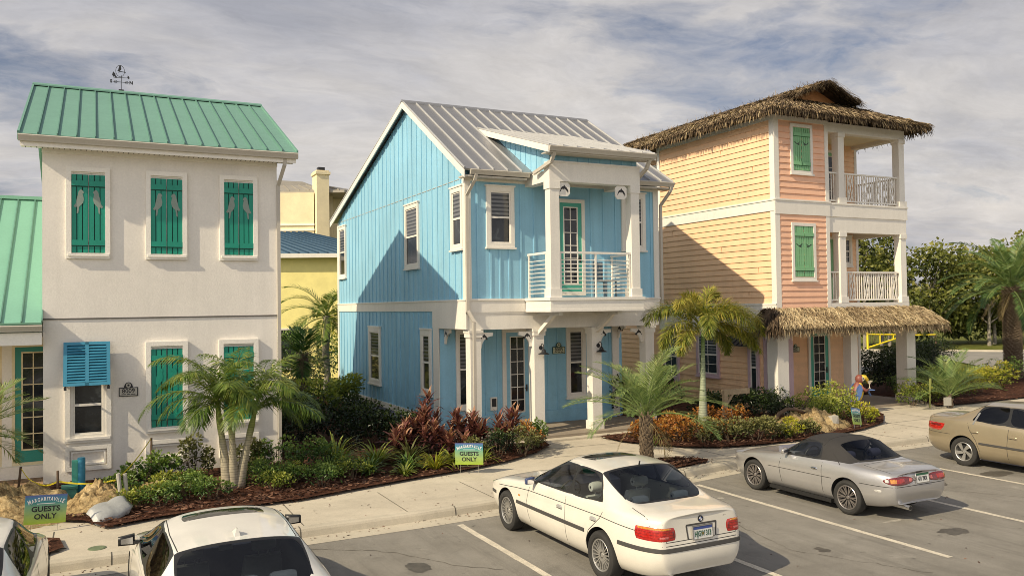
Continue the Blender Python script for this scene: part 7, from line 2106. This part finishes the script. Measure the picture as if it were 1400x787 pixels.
# ------------------------------------------------------------------ yard signs
def sign_face():
    m, nt, p, N, L = nodes_of('sign_gradient_print')
    tc = N('ShaderNodeTexCoord'); sp = N('ShaderNodeSeparateXYZ'); L(tc.outputs['Object'], sp.inputs[0])
    k = N('ShaderNodeMapRange'); k.inputs['From Min'].default_value = -.23; k.inputs['From Max'].default_value = .23; L(sp.outputs['Z'], k.inputs['Value'])
    c = ramp(nt, k.outputs[0], [(.0, (.30, .42, .03)), (.3, (.30, .42, .12)), (.62, (.18, .36, .22)), (.75, (.06, .28, .30)), (.90, (.06, .20, .34)), (1.0, (.10, .12, .32))])
    c = mul(nt, c, ramp(nt, noise_tex(nt, 8, 3, .6, tc.outputs['Object']), [(.3, .9), (.7, 1.05)]))
    L(c, p.inputs['Base Color']); p.inputs['Roughness'].default_value = .45
    return m
M['sign_print'] = sign_face()
def yard_sign(x, y, z, rz, label, w=.60, h=.46, tilt=0.0, ground=.18, roll=0.0):
    o = thing('yard_sign', label, 'sign', (x, y, z), 0)
    o.rotation_euler = (tilt, roll, rz)
    mb = MB(); mb.box(-w/2, w/2, -.004, .004, -h/2, h/2); mb.build('sign_board', M['sign_print'], o, local=True)
    R90 = Matrix.Rotation(R(90), 4, 'X')
    a = text_mesh('GUESTS', .118, Matrix.Translation((0, -.007, .005)) @ R90, M['black'], 'line', None, .001, bold=.003)
    b = text_mesh('ONLY', .118, Matrix.Translation((0, -.007, -.115)) @ R90, M['black'], 'line', None, .001, bold=.003)
    join_objs([a, b], 'lettering', o)
    word = 'MARGARITAVILLE'; lt = []
    wd = dict(M=1.25, A=.98, R=.98, G=1.05, I=.42, T=.9, V=.98, L=.82, E=.85); tot = sum(wd[c] for c in word); u = 0; rad = .62
    for i, ch in enumerate(word):
        f_ = (u+wd[ch]/2)/tot-.5; u += wd[ch]; a_ = f_*w*.90/rad
        sz = .098 if i in (0, len(word)-1) else .082
        lt.append(text_mesh(ch, sz, Matrix.Translation((math.sin(a_)*rad, -.0075, .165-rad*(1-math.cos(a_)))) @ Matrix.Rotation(a_, 4, 'Y') @ R90, M['white'], 'letter', None, .001, bold=.002, sx=.62))
    join_objs(lt, 'arched_lettering', o)
    mb = MB(); mb.box(-.13, .13, -.0062, -.0042, .088, .098); mb.build('tag_line', M['white'], o, local=True)
    mb = MB()
    dz = z-ground
    for s in (-.19, .19): mb.tube([(s, .008, h*.2), (s, .008, -dz)], .005, 6)
    mb.tube([(-.19, .008, -h/2-.04), (.19, .008, -h/2-.04)], .005, 6)
    mb.build('wire_stake', M['chrome'], o, local=True)
    return o
yard_sign(-.72, 15.42, .52, R(8), 'blue green guests only parking sign on the sand heap at far left', ground=.1, roll=R(4))
yard_sign(7.08, 16.12, .58, R(-32), 'blue green guests only parking sign in the bed by the red ti plants', tilt=R(3))
yard_sign(18.85, 16.2, .52, R(14), 'green guests only sign leaning by the walk to the thatched porch', tilt=R(-12), w=.50, h=.46, roll=R(9))

# ------------------------------------------------------------------ small things on the left
def stakes():
    for x, y, h, lean, lab in ((-1.32, 18.2, .62, .06, 'thin wooden stake with yellow tape on the brick paving'), (-.62, 17.4, .62, 0, 'thin wooden stake just behind the guests only sign'), (1.02, 18.4, .95, 0, 'dark metal stake in the bushes holding the caution tape')):
        o = thing('tape_stake', lab, 'stake', (x, y, .17)); mb = MB(); mb.tube([(0, 0, 0), (lean, 0, h)], .022, 6); mb.build('post', M['wood_dark'], o, local=True)
    o = thing('caution_tape', 'yellow caution tape strung between the stakes before the white cottage', 'tape', (0, 17.5, .4))
    mb = MB()
    P = [(-1.26, 18.2, .76), (-1.0, 17.9, .50), (-.62, 17.4, .58), (.35, 17.3, .52), (1.02, 18.4, 1.10)]
    for a, b in zip(P, P[1:]):
        n = 6
        for i in range(n):
            p, q = Vector(a).lerp(Vector(b), i/n), Vector(a).lerp(Vector(b), (i+1)/n)
            sg = lambda t: Vector((0, 0, -.06*math.sin(math.pi*t)))
            p += sg(i/n); q += sg((i+1)/n)
            mb.poly([p, q, q+Vector((0, 0, .03)), p+Vector((0, .01, .03))])
    mb.build('tape', M['tape'], o, recalc=False)
stakes()
M['lid'] = mat('lid_green', (.16, .20, .11), .8, var=.3, vscale=9)
def utility():
    o = thing('utility_pedestal', 'slim green and blue cable pedestal behind the sand heap by the stucco wall', 'utility box', (-.30, 17.75, .3))
    mb = MB(); mb.tube([(.06, 0, 0), (.06, 0, .62)], .07, 16); mb.tube([(.06, 0, .62), (.06, 0, .64)], .062, 16); mb.build('pipe', M['blue_shutter'], o, smooth=True, sharp=40, local=True)
    mb = MB(); mb.box(-.10, .0, -.05, .05, 0, .60); mb.build('back_panel', M['seagreen'], o, local=True)
    mb = MB(); mb.hexa([(-.28, -.28, -.12), (.0, -.28, -.12), (.0, -.02, -.12), (-.28, -.02, -.12)], [(-.24, -.25, .12), (-.02, -.25, .12), (-.02, -.05, .12), (-.24, -.05, .12)]); mb.box(-.27, .01, -.28, -.02, .12, .16); mb.build('cover', M['utility'], o, local=True)
    o = thing('white_pipe_stub', 'short weathered white pipe stub behind the grey sack', 'pipe', (.42, 16.35, .2))
    mb = MB(); mb.tube([(0, 0, 0), (-.06, 0, .62)], .035, 8); mb.build('pipe', M['bird_pale'], o, local=True); mb = MB(); mb.tube([(.10, .04, 0), (.05, .04, .60)], .035, 8); mb.build('pipe', M['bird_pale'], o, local=True)
    # grey sack lying on the pavement edge
    o = thing('plastic_sack', 'grey white plastic sack lying at the pavement edge beside the sand heap', 'sack', (.22, 15.72, .16), R(35))
    bm = bmesh.new(); bmesh.ops.create_cube(bm, size=1); bmesh.ops.subdivide_edges(bm, edges=bm.edges, cuts=9, use_grid_fill=True)
    for v in bm.verts:
        p = v.co.copy(); k = 1-.45*(abs(p.x)*2)**3
        q = Vector((p.x*.62+p.z*.06, p.y*.40*(1-.25*(abs(p.x)*2)**4), (p.z+.5)*.16*k*(1-.35*(abs(p.y)*2)**3)+(p.y+.5)*.16+max(0, p.x)*.20))
        nz = noise.noise(q*7)*.025+noise.noise(q*18)*.012
        v.co = q+Vector((nz, nz, nz))
    me = bpy.data.meshes.new('sack_body'); bm.to_mesh(me); bm.free(); me.materials.append(M['bag']); me.polygons.foreach_set('use_smooth', [True]*len(me.polygons))
    b = bpy.data.objects.new('sack_body', me); col.objects.link(b); b.parent = o
    # irrigation box lid
    o = thing('valve_lid', 'small round green valve lid in the pavement beside the kerb at left', 'valve cover', (.02, 13.98, .152))
    mb = MB(); mb.lathe([(0, .012), (.10, .012), (.125, .006), (.13, 0)], (0, 0, 0), 'z', 24); mb.build('lid', M['lid'], o, local=True)
utility()

# ------------------------------------------------------------------ things by the thatched porch
def parrot():
    o = thing('parrot_figure', 'painted wooden parrot figure holding a drink on a log base by the thatched porch', 'statue', (21.65, 18.55, .17), R(-20))
    c = {k: mat('parrot_'+k, v, .5, local=True) for k, v in dict(red=(.24, .075, .055), yellow=(.72, .50, .04), purple=(.16, .07, .32), cream=(.62, .55, .42), blue=(.10, .18, .40), wood=(.42, .30, .15)).items()}
    bm = bmesh.new(); bmesh.ops.create_uvsphere(bm, u_segments=24, v_segments=18, radius=1)
    for v in bm.verts:
        x, y, z = v.co; k = 1-.22*max(0, z); v.co = Vector((x*.20*k+.05*z, y*.18*k, z*.36+.66))
    for f in bm.faces:
        cc = f.calc_center_median(); f.material_index = 1 if cc.x > .02 and .36 < cc.z < .96 else 0
    me = bpy.data.meshes.new('torso'); bm.to_mesh(me); bm.free()
    for k in ('red', 'yellow'): me.materials.append(c[k])
    me.polygons.foreach_set('use_smooth', [True]*len(me.polygons)); b = bpy.data.objects.new('torso', me); col.objects.link(b); b.parent = o
    mb = MB(); mb.lathe([(0, .15), (.07, .14), (.115, .08), (.125, 0), (.11, -.08), (.07, -.12), (0, -.13)], (.08, 0, 1.05), 'z', 20); h = mb.build('head', c['red'], o, smooth=True, local=True)
    mb = MB(); mb.tube([(.15, 0, 1.11), (.27, 0, 1.11), (.35, 0, 1.03), (.345, 0, .92)], [.085, .078, .05, .008], 12); mb.build('beak', c['yellow'], h, smooth=True, local=True)
    for s in (-1, 1):
        mb = MB(); mb.lathe([(0, s*.014), (.062, s*.008), (.07, -s*.02)], (.13, s*.105, 1.07), 'y', 16); mb.build('face_patch', c['cream'], h, local=True)
        mb = MB(); mb.lathe([(0, s*.012), (.022, s*.008), (.026, 0)], (.14, s*.12, 1.085), 'y', 12); mb.build('eye', M['black'], h, local=True)
        mb = MB(); mb.prism([Vector((-.02, s*.185, .92)), Vector((.08, s*.185, .80)), Vector((.02, s*.18, .55)), Vector((-.12, s*.15, .28)), Vector((-.16, s*.15, .50)), Vector((-.12, s*.18, .80))], (0, 0, 0), (0, s*.03, 0)); mb.build('folded_wing', c['blue'], o, local=True)
        mb = MB(); mb.tube([(.02, s*.16, .86), (.16, s*.20, .70), (.34, s*.08, .74)], [.05, .05, .035], 10); mb.build('wing', c['red'], o, smooth=True, local=True)
    mb = MB()
    for k in range(4): mb.tube([(-.10, -.06+.04*k, .45), (-.20, -.08+.05*k, .18), (-.22, -.09+.06*k, .10)], [.035, .03, .012], 6)
    mb.build('tail', c['purple'], o, smooth=True, local=True)
    mb = MB(); mb.tube([(.05, -.08, .38), (.06, -.08, .18)], .04, 8); mb.tube([(.05, .08, .38), (.06, .08, .18)], .04, 8); mb.build('feet', c['purple'], o, local=True)
    mb = MB(); mb.lathe([(.03, 0), (.04, .01), (.012, .03), (.012, .12), (.10, .24), (.095, .24), (.01, .13)], (.42, 0, .76), 'z', 18); mb.build('drink_glass', c['cream'], o, smooth=True, sharp=40, local=True)
    mb = MB(); mb.box(.28, .52, -.14, .14, .70, .725); mb.tube([(.36, 0, .70), (.46, .02, .52)], .03, 8); mb.build('tray', c['blue'], o, local=True)
    mb = MB(); mb.hexa([(-.28, -.20, 0), (.30, -.20, 0), (.30, .20, 0), (-.28, .20, 0)], [(-.26, -.18, .17), (.29, -.17, .20), (.29, .17, .20), (-.26, .18, .17)]); mb.build('log_base', c['wood'], o, local=True)
parrot()
def sign_post():
    o = thing('wooden_sign_post', 'weathered timber post with a short horizontal arm before the dark hedge', 'post', (15.35, 17.55, .18))
    mb = MB(); mb.box(-.06, .06, -.05, .05, 0, 1.02); mb.build('post', M['wood'], o, local=True)
    mb = MB(); mb.box(-.08, .85, -.045, .045, 1.02, 1.16); mb.beam((.05, 0, .78), (.28, 0, 1.04), .06, .06, up=(0, 1, 0)); mb.build('arm', M['wood'], o, local=True)
    mb = MB(); mb.tube([(.20, -.02, 0), (.20, -.02, .70)], .018, 8); mb.build('conduit', M['bird_pale'], o, local=True)
    o = thing('bent_pipe', 'curved brown pipe lying over the sand mound before the dark hedge', 'pipe', (17.0, 16.8, .5))
    mb = MB(); mb.tube([(-.75, -.1, -.05), (-.5, -.08, .20), (-.2, -.05, .30), (.2, 0, .26), (.62, .05, .10)], .05, 10); mb.build('pipe', M['wood_dark'], o, smooth=True, local=True)
    o = thing('path_light', 'grey landscape spotlight box on the mulch beside the bright green bush', 'light', (18.15, 16.35, .2))
    mb = MB(); mb.hexa([(-.10, -.08, 0), (.10, -.08, 0), (.10, .08, 0), (-.10, .08, 0)], [(-.14, -.06, .36), (.06, -.10, .38), (.06, .06, .38), (-.14, .10, .36)]); mb.build('housing', M['bird_pale'], o, local=True)
    o = thing('frond_stub', 'upright cut palm stem beside the bare stemmed young palm', 'plant stub', (24.3, 17.95, .2))
    mb = MB(); mb.tube([(0, 0, 0), (.02, 0, .5), (.05, 0, .95)], [.02, .022, .045], 8); mb.build('stem', M['leaf_dry_solid'], o, local=True)
    o = thing('info_panel', 'small grey blank panel at the foot of the bare stemmed young palm', 'sign', (24.9, 17.75, .2), R(-10))
    mb = MB(); mb.box(-.15, .15, -.01, .01, .05, .33); mb.build('panel', M['bird_pale'], o, local=True); mb = MB(); mb.box(-.02, .02, 0, .03, -.02, .3); mb.build('stake', M['dark'], o, local=True)
    o = thing('masonry_pier', 'cream masonry pier cut off by the right edge of the photo behind the gold saloon', 'pier', (34.2, 19.6, .1))
    mb = MB(); mb.box(-.7, 1.6, -.35, .35, 0, .95); mb.build('pier_body', M['stucco_trim'], o, local=True); mb = MB(); mb.box(-.85, 1.75, -.45, .45, .952, 1.15); mb.build('coping', M['trim'], o, local=True)
M['leaf_dry_solid'] = mat('cut_stem', (.20, .22, .06), .8)
sign_post()

# ------------------------------------------------------------------ wear and litter on the ground
M['stain'] = mat('oil_stain', (.105, .095, .078), .6, var=.35, vscale=7, fine=.3, fscale=60)
M['chalk'] = mat('chalky_scuff', (.40, .375, .32), .9, var=.3, vscale=9, fine=.35, fscale=70)
M['patch'] = mat('asphalt_patch', (.17, .155, .127), .9, var=.2, vscale=3, fine=.3, fscale=110, bump=.4, bscale=110)
def blot(name, x, y, rx, ry, m, seed, z=.003, n=40):
    mb = MB(); pts = []
    for k in range(n):
        a = 2*math.pi*k/n; r_ = 1+.38*noise.noise(Vector((math.cos(a)*1.6+seed*3, math.sin(a)*1.6, seed)))+.16*noise.noise(Vector((math.cos(a)*5, math.sin(a)*5, seed*2)))
        pts.append((x+math.cos(a)*rx*r_, y+math.sin(a)*ry*r_, z))
    mb.poly(pts); tag(mb.build(name, M[m], recalc=False), kind='structure')
for i, (x, y, rx, ry) in enumerate(((17.1, 11.1, .42, .20), (6.9, 7.2, .22, .3), (9.6, 11.4, .20, .26), (12.3, 8.7, .26, .18), (15.2, 11.2, .22, .28), (4.1, 11.2, .18, .24), (9.7, 9.0, .10, .12), (14.6, 8.4, .14, .10), (4.5, 9.4, .12, .16), (12.9, 7.6, .16, .2), (16.2, 9.4, .12, .12))):
    blot('oil_stain', x, y, rx, ry, 'stain', i+1)
for i, (x, y, rx, ry) in enumerate(((10.35, 12.75, .30, .16), (12.0, 9.6, .22, .05), (10.6, 12.3, .10, .06))):
    blot('chalk_mark', x, y, rx, ry, 'chalk', i+21)
def crack(pts, w=.008):
    mb = MB(); rnd = random.Random(len(pts)*7); P = []
    for a, b in zip(pts, pts[1:]):
        a, b = Vector((*a, .0035)), Vector((*b, .0035)); n = int((b-a).length/.12)
        for i in range(n): P.append(a.lerp(b, i/n)+Vector((rnd.gauss(0, .02), rnd.gauss(0, .02), 0)))
    for a, b in zip(P, P[1:]):
        s = (b-a).cross(Vector((0, 0, 1))).normalized()*w*rnd.uniform(.4, 1.1)
        mb.poly([a-s, a+s, b+s, b-s])
    tag(mb.build('asphalt_crack', M['kerb_joint'], recalc=False), kind='structure')
crack([(2.9, 12.9), (4.0, 12.1), (4.6, 11.0), (5.2, 10.4)]); crack([(9.0, 12.9), (9.6, 11.0), (9.3, 9.2), (10.2, 7.4)], .006); crack([(13.9, 13.6), (14.8, 12.2), (14.6, 10.9), (15.6, 9.4), (15.4, 8.0)], .006)
def litter():
    mb = MB(); rnd = random.Random(12)
    for i in range(1500):
        k = rnd.random()
        if k < .42: x = rnd.uniform(-3, 26); y = kerb_y(x)-abs(rnd.gauss(0, .16))-.01; z = .012
        elif k < .80:                      # spilt mulch beside the beds
            poly = rnd.choice((bedL, bedL, bedR, bedR, island)); i0 = rnd.randrange(len(poly)); a = Vector(poly[i0]); b = Vector(poly[(i0+1) % len(poly)])
            p = a.lerp(b, rnd.random())+Vector((rnd.gauss(0, .14), rnd.gauss(0, .14)))
            if p.y > 18.6 or p.y < kerb_y(p.x)+.02 or inside((p.x, p.y), poly): continue
            x, y, z = p.x, p.y, .158
        elif k < .92: x = rnd.uniform(0, 22); y = kerb_y(x)+rnd.uniform(.1, 1.6); z = .158
        else: x = rnd.uniform(1, 18); y = rnd.uniform(7.5, 13.2); z = .008
        a = rnd.uniform(0, 6.28); l = rnd.uniform(.012, .035); w = l*rnd.uniform(.25, .5)
        d = Vector((math.cos(a)*l, math.sin(a)*l, rnd.uniform(-.002, .008))); s = Vector((-math.sin(a)*w, math.cos(a)*w, .002)); p = Vector((x, y, z))
        mb.poly([p-d, p+s, p+d, p-s], 0, rnd.random())
    tag(mb.build('leaf_litter', M['chip'], recalc=False, tint=True), 'dry leaf scraps and spilt bark along the kerb and bed edges', 'litter', kind='stuff')
litter()
ivory_saloon(); roadster(); gold_saloon(); pearl_saloon(); edge_saloon()
